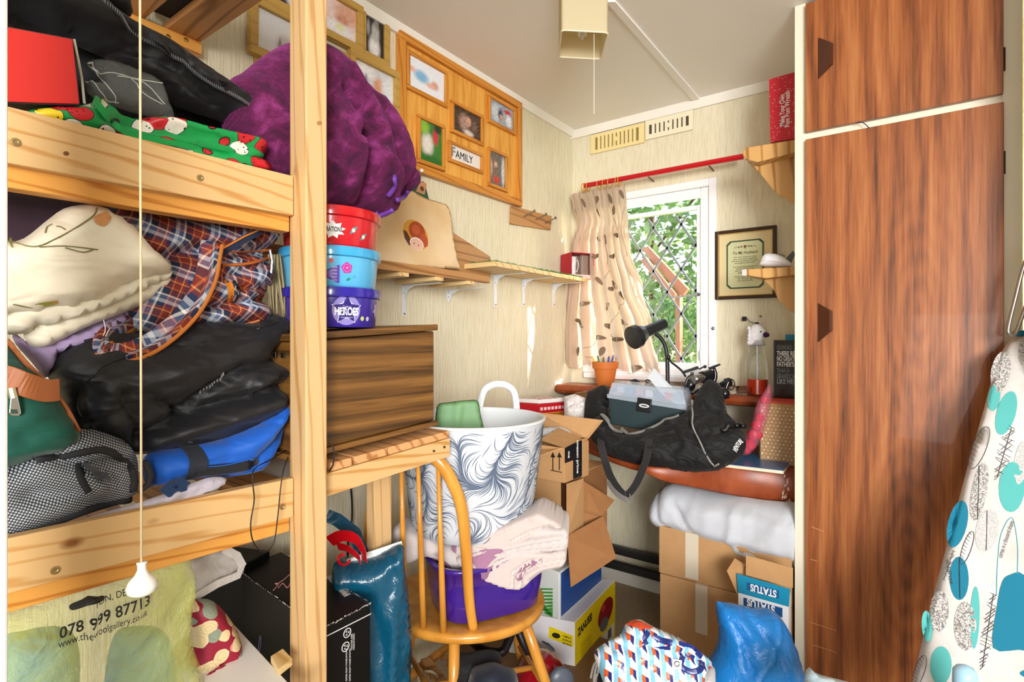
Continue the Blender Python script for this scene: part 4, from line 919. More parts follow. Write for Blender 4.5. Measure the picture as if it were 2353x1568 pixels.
curvedec(ta, circ(aH, .034, .030, 28), mt('#8f86cc', .4), 'glow_roundel'); curvedec(ta, star(aH, .035, .033, .0165), mt('#d8d4ec', .4), 'star', .0009); curvedec(ta, star(aH, .035, .030, .0145), mt('#2c2278', .3), 'star', .0012)
curvetext('HEROES', ta, aH, .031, .021, M['white'], .04, .052); curvetext('Cadbury', ta, aH, .041, .007, mt('#d8c8f0'), 0, .018); curvetext('MINIATURE TREATS', ta, aH, .0195, .003, M['white'], 0, .026)
curvedec(ta, circ(uof(836), .018, .0048), mt('#c8d070'), 'round_badge'); curvedec(ta, circ(uof(850), .018, .0048), mt('#c4c4dc'), 'round_badge'); curvedec(ta, star(uof(873), .038, .02, .012, 7), mt('#b8a8c8'), 'sweet_print')
aR = uof(796)
curvedec(tb_, [(uof(700), .006), (uof(778), .006), (uof(778), .042), (uof(700), .042)], mt('#5a3ca8', .3), 'purple_panel'); 
for i, s in enumerate(('SIGNATURE', 'FAVOURITE', 'TINS', 'QUALITY', 'FOR YOU')): curvetext(s, tb_, uof(766), .037 - i * .0065, .004, mt('#d8c4e4'), .02, .010)
for r_, c_ in ((.0125, '#b83c9c'), (.0095, '#c85cb0'), (.0065, '#a82c8c'), (.0035, '#d478c0')): curvedec(tb_, star(aR, .037, r_, r_ * .82, 5, r_ * 90), mt(c_, .4), 'rose_print', .0006 + (.0125 - r_) * .1)
for a_, z_, c_ in ((uof(800), .014, '#1c8a6c'), (uof(815), .020, '#58a8c8')): curvedec(tb_, [(a_ - .05, z_ - .002), (a_, z_ + .004), (a_ + .06, z_ + .002), (a_, z_ - .003)], mt(c_, .4), 'petal_print')
curvedec(tb_, circ(uof(758), .05, .005), mt('#d86a7a'), 'rose_print')
curvedec(tcq, star(uof(762), .030, .026, .017, 9, 0, .7), M['white'], 'starburst_label'); curvetext('CELEBRATIONS', tcq, uof(752), .030, .013, mt('#3c3438'), .03, .054)
for a_, z_ in ((uof(812), .032), (uof(838), .022)): curvedec(tcq, [(a_ - .08, z_ - .008), (a_ + .03, z_ - .004), (a_ + .10, z_ + .009), (a_ - .02, z_ + .005)], mt('#4a9aa8', .3), 'sweet_print'); curvedec(tcq, circ(a_, z_, .004, 10), mt('#e0e4c8'), 'sweet_print', .001)
# ------------------------------------------------------------------ contents of the pine unit
def puffthing(name, lab, cat, pl, px, mat, part='body', group=None, **k):
    kk = {q: k.pop(q) for q in list(k) if q in ('back', 'flatback')}
    P = Puff(pl, px, **k); lo = min((pl.hit(*p) for p in px), key=lambda v: v.z)
    t = T(name, lab, cat, Vector((lo.x, lo.y, lo.z)), group); P.mesh(part, mat, t, **kk); return t, P
# --- top shelf
A = UPn(.17)
gbag, gP = puffthing('instrument_bag', 'long padded black zip bag lying slanted across the top shelf', 'bag', A,
    [(-140, -120), (60, -130), (200, -50), (245, 12), (300, 55), (380, 95), (470, 160), (560, 222), (628, 268), (655, 320), (659, 392), (640, 402), (612, 372), (590, 325), (520, 285), (420, 250), (330, 195), (230, 125), (130, 88), (20, 62), (-140, 40)],
    M['blackfab'], tf=.055, tb=.05, R=.06, res=.011, pw=2.2, nz=(.003, 22, 3.5, -.75), seed=1,
    cr=[([(0, -20), (200, 55), (350, 130), (500, 225), (600, 300)], .014, .018), ([(20, 35), (180, 95), (330, 175), (470, 250)], -.012, .010), ([(160, 75), (300, 125), (430, 215), (560, 300)], -.016, .009), ([(330, 165), (450, 250), (590, 330)], .012, .012), ([(400, 150), (520, 240), (600, 310)], -.010, .007)])
b = gP.band([(235, 12), (300, 62), (380, 106), (470, 172), (560, 235), (628, 285)], .004, 10, .002)
MB().strip(b, dU * .3 + UP, .008, .0015).build('zip_tape', mt('#2e3036', .6), gbag)
m = MB(); bb = resample(b, .0035, False)
for p in bb: m.obox(p + A.n * .0016, dU, UP, A.n, .0013, .005, .001)
m.build('zip_teeth', mt('#83868c', .35, .6), gbag, kind='stuff')
MB().tube([gP.on(500, 188, .004), gP.on(514, 196, .008), gP.on(520, 206, .003)], .003, 6).build('zip_pull', M['black'], gbag)
MB().strip([gP.on(355, 88, .001) , gP.on(376, 100, .003), gP.on(398, 116, .001)], UP, .012, .003).build('loop_tab', M['black'], gbag)
for q in ([(610, 330), (640, 345), (650, 392)],):
    MB().tube([gP.on(*p, .002) for p in q], .0025, 6).build('piping', M['black'], gbag)
sb, sP = puffthing('webbing_strap_bag', 'black ribbed strap bundle on top of the slanted bag, top left', 'bag', UPn(.20), [(150, -60), (290, -60), (300, 0), (306, 33), (292, 38), (255, 22), (220, 5), (180, -20)], M['blackdull'], tf=.02, tb=.02, R=.02, nz=(.002, 60, 2, .5), res=.012)
# black filler added behind the bags, standing for the shaded shelf interior
puffthing('dark_gap_fill', 'added black filler standing for the dark shelf interior under the slanted bag', 'bag', UPn(.26), [(120, 60), (230, 90), (420, 200), (560, 290), (620, 400), (500, 420), (300, 420), (120, 400)], M['blackdull'], tf=.03, tb=.05, R=.05, nz=(.004, 18, 2, -.5), res=.018, seed=5)
RB = UPn(.075)
rbx = T('red_gift_box', 'flat red cardboard box with black edges on the top shelf', 'box', RB.hit(100, 242))
slab(RB, [(-60, 46), (168, 88), (185, 243), (-60, 236)], .10).build('box_body', mt('#26232a', .5), rbx, bevel=.001)
slab(RB, [(-60, 49), (166, 91), (182, 240), (-60, 233)], .002, up=.0022).build('red_face', mt('#c82a24', .42), rbx, bevel=.001)
MB().strip([RB.hit(170, 90) + RB.n * .0005, RB.hit(192, 172) - RB.n * .01, RB.hit(194, 238)], dU, .003, .001).build('lid_edge', mt('#b8b4a0', .6), rbx)
# cellophane
ce, cP = puffthing('cellophane_wrap', 'crumpled clear cellophane bag above the green ladybird bags', 'plastic wrap', UPn(.11), [(195, 146), (245, 138), (330, 170), (372, 196), (386, 240), (400, 272), (340, 268), (260, 245), (205, 218), (196, 190), (235, 185)], M['cello'], tf=.025, tb=.005, R=.02, nz=(.009, 42, 1.5, -.5), res=.007, seed=9)
for q in ([(200, 147), (240, 160), (300, 178), (372, 192)], [(206, 150), (240, 190), (275, 230)], [(270, 175), (330, 190), (378, 240)], [(196, 188), (215, 190), (235, 215), (270, 240)], [(300, 180), (330, 215), (372, 240)]): MB().tube(cP.band(q, .002, 5, .001), .0008, 5).build('fold_edge', mt('#c8d0cc', .1), ce)
# green ladybird bags
lg, lP = puffthing('ladybird_bag', 'green wipe-clean shopping bag with ladybird print, folded into a roll on the top shelf', 'shopping bag', UPn(.085),
    [(60, 255), (120, 245), (200, 240), (235, 225), (262, 250), (300, 272), (380, 268), (450, 285), (540, 305), (600, 322), (608, 345), (600, 368), (560, 372), (470, 355), (380, 345), (260, 325), (120, 290), (40, 275)],
    M['ladybird'], tf=.026, tb=.02, R=.018, nz=(.003, 30, 2, -.3), res=.010, seed=3, cr=[([(250, 285), (400, 310), (600, 352)], -.016, .006), ([(300, 275), (420, 290), (600, 335)], .008, .012)])
l2, lP2 = puffthing('ladybird_bag', 'flat folded lower green ladybird bag against the top rail', 'shopping bag', UPn(.072), [(200, 300), (330, 315), (450, 335), (560, 350), (618, 372), (622, 392), (560, 392), (420, 372), (250, 340)], M['ladybird'], tf=.008, tb=.006, R=.01, nz=(.002, 30, 2, -.3), res=.011, seed=4)
hp = lP.band([(212, 232), (228, 250), (255, 285), (300, 312), (370, 326), (450, 342), (560, 368)], .01, 6, .006)
MB().strip(hp, UP + dU * .3, [.016] * 4 + [.009] * (len(hp) - 4), .003).build('green_handle', fabric('green_webbing', '#12a04c', '#0c8a40', .5, 300), lg, label='plain green webbing handle')
# --- middle shelf
puffthing('dark_mauve_garment', 'dark mauve garment behind the cream curtains', 'garment', UPn(.30), [(-60, 430), (120, 440), (300, 470), (420, 500), (420, 640), (200, 640), (-60, 640)], fabric('mauve_cloth', '#4a3644', '#35262f'), tf=.05, tb=.05, R=.06, nz=(.008, 14, 2, .5), res=.02, seed=2)
cream = fabric('cream_linen', '#eee8d4', '#e2d8be', .8, 500, .1, .25)
cc = T('folded_curtains', 'cream linen curtains folded in thick layers, with a faint flower sprig', 'folded cloth', UPn(.12).hit(200, 780))
def layer(pl, px, tf, R, seed, cr=(), mat=cream, par=cc, name='folded_layer', nz=(.0035, 12, 2.5, .25), res=.011, tb=.02):
    P = Puff(pl, px, tf=tf, tb=tb, R=R, nz=nz, res=res, seed=seed, cr=cr, pw=2.4); P.mesh(name, mat, par); return P
c1 = layer(UPn(.14), [(40, 745), (55, 775), (90, 805), (200, 752), (330, 700), (388, 655), (392, 628), (330, 640), (180, 700), (-60, 740)], .022, .012, 1)
c2 = layer(UPn(.125), [(-60, 740), (20, 770), (110, 752), (230, 715), (350, 660), (392, 640), (396, 620), (330, 620), (200, 660), (-60, 690)], .03, .014, 2, [([(60, 745), (200, 700), (350, 640)], -.007, .004), ([(200, 690), (215, 700), (330, 655)], .006, .004)])
c3 = layer(UPn(.115), [(-60, 560), (40, 555), (110, 505), (150, 478), (205, 470), (245, 480), (300, 520), (345, 570), (396, 620), (380, 636), (300, 655), (200, 705), (90, 725), (20, 735), (-60, 730)], .045, .035, 3, [([(150, 480), (240, 540), (390, 620)], .012, .03), ([(20, 720), (180, 690), (300, 640), (390, 622)], -.006, .006), ([(60, 560), (200, 600), (320, 610)], .006, .02)])
stem = mt('#7d7648', .8)
for q in ([(25, 555), (80, 567), (130, 548), (180, 520), (215, 495), (222, 478)], [(90, 568), (150, 566), (225, 574)], [(215, 574), (190, 580), (150, 570)], [(30, 700), (80, 708), (130, 695)], [(120, 515), (108, 522), (104, 535)], [(130, 520), (140, 522), (150, 528)]): MB().tube(c3.band(q, .002, 6, .0006), .0009, 5).build('printed_stem', stem, cc)
for q, c in (([(215, 500), (235, 490), (255, 500), (240, 520), (222, 515)], '#c89058'), ([(228, 494), (244, 486), (250, 500)], '#d8a068'), ([(80, 700), (115, 694), (130, 698), (100, 706)], '#a8a840'), ([(20, 556), (25, 545), (28, 570)], '#8a8c50'), ([(115, 694), (132, 692), (128, 700)], '#e0a050')): c3.patch(q).build('printed_flower', mt(c, .8), cc)
# lilac cloth
lil, lilP = puffthing('lilac_pleated_cloth', 'lilac pleated cloth hanging out beneath the cream curtains', 'cloth', UPn(.15), [(30, 760), (80, 790), (200, 750), (290, 715), (280, 750), (200, 800), (140, 810), (125, 850), (105, 870), (70, 830), (35, 790)], fabric('lilac_cotton', '#b6a2c8', '#9a86b0'), tf=.03, tb=.02, R=.03, nz=(.003, 30, 5, .45), res=.010, seed=5, cr=[([(120, 800), (200, 765), (280, 730)], -.006, .003), ([(120, 812), (200, 775), (270, 745)], .006, .003), ([(110, 790), (190, 758), (270, 725)], .005, .003)])
# tartan bag
tg, tP = puffthing('tartan_holdall', 'blue and orange tartan holdall with tan trim, squashed on the middle shelf', 'holdall', UPn(.17),
    [(270, 480), (400, 500), (560, 515), (632, 530), (630, 560), (600, 585), (618, 600), (622, 650), (600, 690), (615, 720), (600, 745), (540, 752), (470, 755), (400, 762), (330, 770), (285, 750), (290, 700), (300, 640), (290, 560)],
    M['tartan'], tf=.05, tb=.06, R=.05, nz=(.004, 20, 2, .2), res=.010, seed=6,
    cr=[([(350, 600), (440, 575), (560, 585), (625, 575)], -.03, .010), ([(490, 640), (560, 620), (620, 600)], -.016, .007), ([(520, 668), (560, 665), (620, 662)], -.022, .006), ([(430, 715), (500, 700), (600, 690)], -.024, .006), ([(440, 640), (480, 660), (540, 670)], .012, .02), ([(480, 730), (540, 712), (600, 712)], .012, .012)])
for q in ([(490, 572), (540, 578), (622, 575)], [(510, 610), (570, 606), (620, 592)], [(545, 662), (580, 662), (612, 662)], [(450, 742), (500, 752), (560, 746), (596, 736)]): MB().tube(tP.band(q, .003, 6, .001), .0028, 6).build('tan_piping', M['tan'], tg)
tP.patch([(513, 645), (530, 648), (537, 672), (530, 698), (518, 698), (523, 670)], .003).build('tan_tab', mt('#cf7c22', .6), tg)
MB().tube(tP.band([(536, 646), (546, 662), (546, 680), (538, 694)], .003, 6, .003), .0022, 6).build('zip_end', M['black'], tg)
HPx = [(485, 556), (480, 585), (470, 640), (440, 700), (395, 750), (340, 790), (290, 808), (252, 808), (238, 795), (242, 778), (262, 758), (300, 738)]
HP = catmull([Vector(p) for p in HPx], 5); pts = []
for i, p in enumerate(HP):
    f = i / (len(HP) - 1); t = .075 + .03 * f + (.05 * max(0, f - .75) * 4); pts.append(UPn(t).hit(p.x, p.y))
m = MB(); m.tube(pts, [.016 - .003 * (i / len(pts)) for i in range(len(pts))], 14, flat=.45, up=A.n)
o = m.build('carry_handle', M['tartan'], tg, smooth=True, uv=[(.3 + (i % 14) / 14 * .04, (i // 14) * .006) for i in range(len(m.v))], label='padded tartan carrying handle')
side = []; 
for i, p in enumerate(pts):
    t = (pts[min(i + 1, len(pts) - 1)] - pts[max(i - 1, 0)]).normalized(); sd = t.cross(A.n).normalized(); sd = sd if sd.dot(UP * -1 + dU * .8) > 0 else -sd; side.append(p + sd * (.0155 - .004 * i / len(pts)))
MB().tube(side, .0062, 8, flat=.5, up=A.n).build('handle_trim', mt('#c4742c', .55), tg, smooth=True)
MB().strip([UPn(.1).hit(*p) for p in ((486, 600), (510, 580), (560, 550), (600, 530))], UP, .013, .002).build('second_strap', M['tartan'], tg)
MB().strip([UPn(.098).hit(*p) for p in ((487, 592), (510, 572), (560, 544), (596, 528))], UP, .003, .003).build('strap_trim', mt('#c4742c', .55), tg)
MB().tube([UPn(.12).hit(*p) for p in ((620, 575), (625, 600), (623, 628))], .0022, 6).build('zip_slider', M['chrome'], tg)
# tassel cords
cd = T('cord_tassel', 'bunch of dull beige cords hanging beside the tartan bag', 'cord', UPn(.19).hit(630, 728)); rnd = random.Random(8)
for i in range(9):
    u = 615 + i * 3.6; P = [UPn(.16 + rnd.uniform(0, .02)).hit(u + rnd.uniform(-3, 3) + (4 * k if i > 4 else 1.5 * k), 585 + k * 36) for k in range(5)]; MB().tube(catmull(P, 3), .0022, 5).build('cord', mt('#8a7c5c' if i % 2 else '#a3956f', .8), cd, smooth=True)
# white thread loop
wt = MB().tube(catmull([UPn(.105).hit(*p) for p in ((238, 735), (242, 758), (236, 778), (250, 785), (246, 800), (230, 812), (212, 808), (216, 795), (232, 792), (252, 755))], 5), .0007, 5).build('white_thread', M['white']); tag(single(wt), 'thin white thread loop beside the tartan handle', 'thread')
# black rucksack
bg_, bP = puffthing('black_holdall', 'large crumpled black nylon holdall filling the middle of the shelf', 'holdall', UPn(.15),
    [(105, 850), (150, 795), (225, 755), (330, 765), (430, 735), (560, 742), (612, 728), (640, 722), (658, 755), (640, 790), (612, 815), (640, 835), (660, 862), (658, 920), (640, 960), (560, 1000), (440, 1035), (360, 1040), (310, 1045), (230, 1030), (170, 1020), (140, 940), (125, 890)],
    M['blackfab'], tf=.07, tb=.06, R=.07, nz=(.006, 15, 2, .3), nz2=(.003, 45, 2.5, .6), res=.0095, seed=7,
    cr=[([(185, 880), (250, 830), (380, 800), (560, 760)], -.006, .005), ([(250, 890), (300, 900), (380, 930), (370, 935)], -.016, .007), ([(380, 935), (450, 880), (520, 840), (620, 830)], -.020, .008), ([(180, 900), (185, 960), (240, 1000)], -.012, .006), ([(240, 890), (300, 870), (420, 840)], .014, .016), ([(250, 900), (290, 960), (300, 1010)], -.012, .009), ([(300, 990), (430, 930), (560, 900), (640, 880)], -.022, .010), ([(330, 1010), (450, 970), (600, 920)], .014, .014), ([(560, 900), (600, 870), (640, 900)], -.008, .007), ([(270, 900), (340, 900), (400, 880)], .010, .010), ([(550, 880), (600, 850), (650, 850)], .012, .012)])
m = MB(); pts = resample(bP.band([(455, 903), (480, 897), (500, 880), (512, 858)], .002, 6, .003), .0055, False)
for p in pts: m.obox(p, dU, UP, A.n, .002, .007, .0015)
m.build('zip_teeth', mt('#9c9ea2', .35, .6), bg_, kind='stuff')
MB().tube(bP.band([(190, 885), (178, 920), (182, 950), (220, 990)], .002, 8, .001), .0013, 5).build('seam', M['black'], bg_)
MB().tube(bP.band([(195, 880), (260, 830), (400, 800), (560, 765), (640, 740)], .002, 8, .001), .0010, 5).build('seam', M['black'], bg_)
# green bag with brown trim
ggr = fabric('green_canvas', '#16594a', '#0e463a', .7, 400)
gg, gg_ = puffthing('green_travel_bag', 'dark green travel bag with tan leather trim and zip, at the left edge', 'bag', UPn(.095),
    [(-70, 790), (15, 778), (45, 810), (95, 865), (140, 915), (178, 980), (186, 1004), (168, 1030), (90, 1056), (15, 1075), (-70, 1085)], ggr, tf=.04, tb=.05, R=.035, nz=(.004, 18, 1.5, .4), res=.011, seed=8, cr=[([(60, 960), (100, 975), (150, 985)], .01, .012), ([(40, 1000), (90, 960), (140, 950)], -.008, .01)])
br = mt('#a05c30', .5)
MB().tube(gg_.band([(16, 782), (60, 835), (105, 880), (150, 935), (180, 990)], .003, 6, .001), .003, 6).build('piping', br, gg)
sb_ = [UPn(.045 + .006 * abs(i - 2)).hit(*p) for i, p in enumerate(((-60, 850), (16, 868), (60, 885), (105, 898), (136, 896)))]
MB().strip(catmull(sb_, 5), UP, .030, .004).build('leather_strap', br, gg, bevel=.001)
m = MB(); pz = UPn(.045); P = [pz.hit(*p) for p in ((24, 912), (40, 912), (48, 950), (42, 956), (24, 955), (20, 948))]; m.hexa(P, pz.n * .003); m.build('zip_pull', M['chrome'], gg, bevel=.0006)
MB().hexa([UPn(.04).hit(*p) for p in ((26, 942), (40, 942), (42, 951), (27, 951))], pz.n * .0005).build('pull_slot', mt('#30483c'), gg)
MB().tube([UPn(.044).hit(26, 892), UPn(.043).hit(32, 915)], .0045, 8).build('zip_slider', mt('#c9c09c', .3, .8), gg)
# grey mesh bag
mg_, mP = puffthing('grey_mesh_bag', 'grey mesh shoe bag with dark binding, lower left of the middle shelf', 'bag', UPn(.10),
    [(-70, 1090), (20, 1060), (80, 1022), (150, 992), (215, 988), (280, 1010), (312, 1045), (318, 1090), (314, 1132), (270, 1158), (180, 1185), (80, 1222), (15, 1248), (-70, 1262)], M['mesh'], tf=.035, tb=.04, R=.035, nz=(.005, 18, 1.5, .4), res=.010, seed=9,
    cr=[([(100, 1035), (170, 1060), (240, 1050), (300, 1060)], -.014, .008), ([(190, 1050), (200, 1090), (210, 1110)], .012, .012), ([(60, 1130), (160, 1130), (240, 1160)], -.010, .01), ([(180, 1050), (215, 1075), (235, 1100)], -.01, .006)])
gd_ = mt('#26272b', .8)
for q in ([(82, 1058), (130, 1052), (190, 1040), (240, 1035), (285, 1060), (305, 1090), (305, 1130)], [(15, 1246), (80, 1218), (180, 1180), (260, 1155), (300, 1148)], [(182, 1068), (188, 1100), (205, 1130)]): MB().tube(mP.band(q, .003, 6, .002), .0052, 8, flat=.5, up=A.n).build('binding', gd_, mg_, smooth=True)
MB().strip(mP.band([(185, 1062), (205, 1072), (222, 1088), (236, 1098)], .01, 6, .012), UP * .6 - dU, .016, .003).build('strap_loop', fabric('grey_webbing', '#4a4d55', '#33363c'), mg_)
# blue cool bag
bl, blP = puffthing('blue_cool_bag', 'bright blue fabric bag with a dark webbing band, right of the grey mesh bag', 'bag', UPn(.12),
    [(328, 1060), (350, 1040), (420, 1018), (500, 1000), (560, 975), (610, 945), (640, 918), (655, 930), (652, 965), (640, 1010), (618, 1055), (590, 1085), (540, 1094), (470, 1100), (400, 1108), (345, 1120), (330, 1100)], fabric('blue_nylon', '#1560c8', '#1054b4', .55, 400, .2, .25, .4), tf=.045, tb=.05, R=.04, nz=(.004, 18, 2, .4), res=.010, seed=10, cr=[([(480, 1010), (560, 1000), (640, 940)], .01, .02), ([(560, 1060), (610, 1010), (650, 950)], -.012, .008)])
gw = fabric('dark_webbing', '#2f3440', '#23272f', .7, 200, .1, .5)
MB().strip(blP.band([(415, 1015), (440, 1030), (455, 1060), (448, 1095)], .02, 6, .003), dU - UP * .1, .027, .003).build('webbing_band', gw, bl)
MB().strip(blP.band([(450, 1082), (500, 1078), (560, 1070), (590, 1056)], .02, 6, .004), UP, .017, .002).build('dark_strip', mt('#191b20', .6), bl)
for q in ([(470, 1073), (520, 1068), (590, 1050)], [(470, 1098), (540, 1092), (595, 1078)]): MB().tube(blP.band(q, .003, 5, .004), .0008, 5).build('stitching', mt('#1a66d0'), bl)
MB().strip([UPn(.06).hit(*p) for p in ((378, 1115), (400, 1132), (420, 1135), (412, 1118), (425, 1102))], dU, .02, .003).build('side_handle', fabric('blue_web', '#1f3c66', '#182c48', .7, 200), bl)
MB().tube([UPn(.075).hit(*p) for p in ((332, 1060), (345, 1090), (340, 1115), (325, 1125))], .005, 8).build('binding', gd_, bl)
# fluffy cloth on the shelf
ff, fP = puffthing('fluffy_grey_cloth', 'pale lilac-grey fluffy cloth lying along the lower rail', 'cloth', UPn(.068), [(110, 1222), (200, 1190), (320, 1155), (420, 1120), (480, 1098), (520, 1100), (505, 1120), (430, 1150), (300, 1190), (180, 1222), (120, 1240)], fabric('fluffy', '#c9c2cc', '#a8a0ae', 1, 300, .6, .8), tf=.012, tb=.012, R=.008, nz=(.003, 110, 1, 0), res=.006, seed=11)
# cable loop
cb = MB().tube(catmull([UPn(.10).hit(664, 1030), UPn(.07).hit(625, 1055), UPn(.03).hit(585, 1078), UPn(.022).hit(581, 1110), UPn(.022).hit(584, 1150), UPn(.022).hit(576, 1205), UPn(.022).hit(582, 1245), UPn(.022).hit(605, 1269), UPn(.022).hit(628, 1250), UPn(.022).hit(638, 1190), UPn(.022).hit(645, 1120), UPn(.03).hit(652, 1080), UPn(.08).hit(664, 1045)], 8), .0011, 6).build('thin_black_cable', M['black'], smooth=True); tag(single(cb), 'thin black cable looping down over the lower pine rail', 'cable')
# --- under the lower rail
lowz = .42
ub('bottom_board', -1.0, -.01, pd + .002, WD, lowz - .02, lowz, M['white'])
yb = T('yellow_carrier_bag', 'translucent yellow-green carrier bag printed with a phone number, bottom left', 'carrier bag', UPn(.1).hit(220, 1600))
YP = UPn(.085); vb = 1720
yP = Puff(YP, [(-70, 1440), (60, 1380), (200, 1330), (330, 1290), (425, 1262), (440, 1300), (448, 1340), (436, 1400), (442, 1480), (470, 1560), (480, 1640), (470, vb), (200, vb + 60), (-70, vb + 100)], tf=.03, tb=.06, R=.03, nz=(.006, 20, 2, .9), nz2=(.002, 60, 2, .6), res=.011, seed=12, cr=[([(200, 1360), (190, 1450), (170, 1600)], .008, .006), ([(250, 1480), (220, 1540), (190, 1640)], .01, .006), ([(420, 1330), (360, 1430), (300, 1500)], -.008, .01), ([(440, 1300), (430, 1400), (440, 1500)], .008, .01)])
yP.mesh('bag_film', M['yellow_bag'], yb, back=False)
inn = T('blue_wool_ball', 'pale blue ball of wool inside the yellow carrier bag, right-hand one', 'wool', UPn(.14).hit(330, 1700))
wl = fabric('blue_wool', '#6cc0e8', '#4fa8d4', .9, 120, .4, .9)
Puff(UPn(.125), [(262, 1460), (300, 1440), (370, 1445), (400, 1500), (405, 1580), (390, 1680), (250, 1700), (240, 1560)], tf=.03, tb=.05, R=.05, nz=(.003, 60, 3, 1.2), res=.015, seed=2).mesh('ball', wl, inn)
inn2 = T('blue_wool_ball', 'pale blue ball of wool inside the yellow carrier bag, left-hand one', 'wool', UPn(.14).hit(80, 1700))
Puff(UPn(.125), [(-20, 1490), (60, 1450), (140, 1440), (180, 1480), (180, 1600), (150, 1700), (-20, 1740)], tf=.03, tb=.05, R=.05, nz=(.003, 60, 3, .6), res=.015, seed=3).mesh('ball', wl, inn2)
def pltext(P, s, size, u, v, ang, mat, par, width=None, bold=0, up=.0015, font=None):
    c = P.on(u, v, up); a = P.on(u + 20 * cos(ang), v + 20 * sin(ang), up); ex = (a - c).normalized(); n = P.pl.n; ey = n.cross(ex)
    if ey.z < 0: ey = -ey
    o = text(s, size, (0, 0, 0), (1, 0, 0), (0, 1, 0), mat, None, bold=bold, width=width, extr=0); base = parent_base(par)
    bmm = bmesh.new(); bmm.from_mesh(o.data); bmesh.ops.subdivide_edges(bmm, edges=[e for e in bmm.edges if e.calc_length() > .008], cuts=1); bmm.to_mesh(o.data); bmm.free()
    for vv in o.data.vertices:
        w = c + ex * vv.co.x + ey * vv.co.y; d = w - P.pl.o; x, y = d.dot(P.pl.ex), d.dot(P.pl.ey); vv.co = P.pl.w(x, y, P.h(Vector((x, y))) + up + .001) - base
    o.parent = par; return o
ink = mt('#2a2e2c', .5)
wpx = lambda P, u0, v0, u1, v1: (P.on(u1, v1) - P.on(u0, v0)).length
pltext(yP, '078 999 87713', .024, 243, 1413, -.30, ink, yb, wpx(yP, 138, 1450, 345, 1385), .015, up=.005)
pltext(yP, 'www.thewoolgallery.co.uk', .0145, 241, 1443, -.33, ink, yb, wpx(yP, 140, 1474, 342, 1412), up=.005)
pltext(yP, 'TON, DEVON', .013, 272, 1366, -.28, ink, yb, wpx(yP, 215, 1385, 330, 1352)); yP.patch([(160, 1390), (190, 1378), (235, 1368), (236, 1380), (200, 1392), (165, 1402)], .002).build('ink_scribble', ink, yb)
# white thin carrier handles
wb, wP = puffthing('white_carrier_bag', 'thin white carrier bag with its handle loop draped over the black box', 'carrier bag', UPn(.16), [(420, 1290), (470, 1270), (520, 1262), (550, 1285), (560, 1305), (545, 1318), (500, 1335), (450, 1368), (438, 1350)], M['white_bag'], tf=.012, tb=.006, R=.012, nz=(.004, 40, 2, .4), res=.009, seed=14, cr=[([(470, 1290), (520, 1290), (545, 1305)], -.01, .01)])
MB().strip([UPn(.135).hit(*p) for p in ((515, 1262), (545, 1278), (557, 1300), (548, 1322), (500, 1342), (450, 1372), (440, 1400))], UP, .014, .002).build('handle', M['white_bag'], wb)
# floral bag
fb, fPf = puffthing('floral_fabric_bag', 'crimson bag printed with cream roses, beside the yellow carrier bag', 'bag', UPn(.12), [(430, 1400), (450, 1380), (480, 1378), (510, 1400), (545, 1450), (560, 1500), (590, 1535), (585, 1600), (560, 1700), (420, 1700), (430, 1560), (440, 1480)], M['floral'], tf=.03, tb=.05, R=.03, nz=(.004, 25, 1.3, .4), res=.010, seed=15, cr=[([(480, 1540), (520, 1530), (570, 1545)], -.012, .008)])
crm = mt('#8c1230', .5)
for q in ([(470, 1560), (500, 1535), (540, 1538), (585, 1530)], [(480, 1590), (510, 1560), (560, 1560), (590, 1545)]): MB().tube(fPf.band(q, .01, 6, .008), .008, 8, flat=.4, up=A.n).build('crimson_ruffle', crm, fb, smooth=True)
# white drawer front / board
wbd = T('white_board', 'white board with a raw wooden corner block, low behind the floral bag', 'board', UPn(.2).hit(560, 1600))
wz = .60; q4 = [at(u, v, z=z) for u, v, z in ((500, 1395, wz), (700, 1610, wz), (560, 1700, wz), (380, 1500, wz))]
MB().hexa(q4, (0, 0, -.016)).build('panel', M['white'], wbd, bevel=.001)
MB().hexa([at(622, 1524, z=wz), at(650, 1506, z=wz), at(672, 1530, z=wz), at(640, 1556, z=wz)], (0, 0, .012)).build('corner_block', M['ply'], wbd, bevel=.001)
# ---- black cardboard box
zt_ = .62; K = at(738, 1446, z=zt_); Rr = at(852, 1386, z=zt_); Lf = at(558, 1318, z=zt_); L2 = K + (Lf - K) * 1.12
kb = T('black_cardboard_box', 'scuffed black cardboard box with white worn edges, standing behind the pine post', 'box', Vector((K.x, K.y, 0)))
g = G('black_card', '#0a0a0b', .45, spec=.3); n = g.noise(g.co('Object'), 60, 4, .7); g.base(g.ramp(n, [(.62, '#080809'), (.78, '#1c1b1b')])); BKC = g.m
Far = L2 + (Rr - K); MB().hexa([K, Rr, Far, L2], (0, 0, -zt_ + .002)).build('carton', BKC, kb, bevel=.004)
for nm, e0, e1, w in (('worn_edge', K, Rr, .0035), ('worn_edge', K, L2, .0030), ('worn_edge', Rr, Far, .002)):
    rnd = random.Random(4); m = MB(); n = 34
    for i in range(n):
        a = e0.lerp(e1, i / n + rnd.uniform(0, .01)); b = e0.lerp(e1, (i + rnd.uniform(.3, 1.1)) / n); m.tube([a + UP * rnd.uniform(-.003, .001), b + UP * rnd.uniform(-.003, .001)], w * rnd.uniform(.1, .45), 4)
    m.build(nm, mt('#b8b4ae', .8), kb, kind='stuff')
ks = (Rr - K).normalized(); kl = (L2 - K).normalized(); nS = ks.cross(UP).normalized(); nS = nS if nS.dot(CAM - K) > 0 else -nS
wk = mt('#d8d8d8', .6); KL = (Rr - K).length
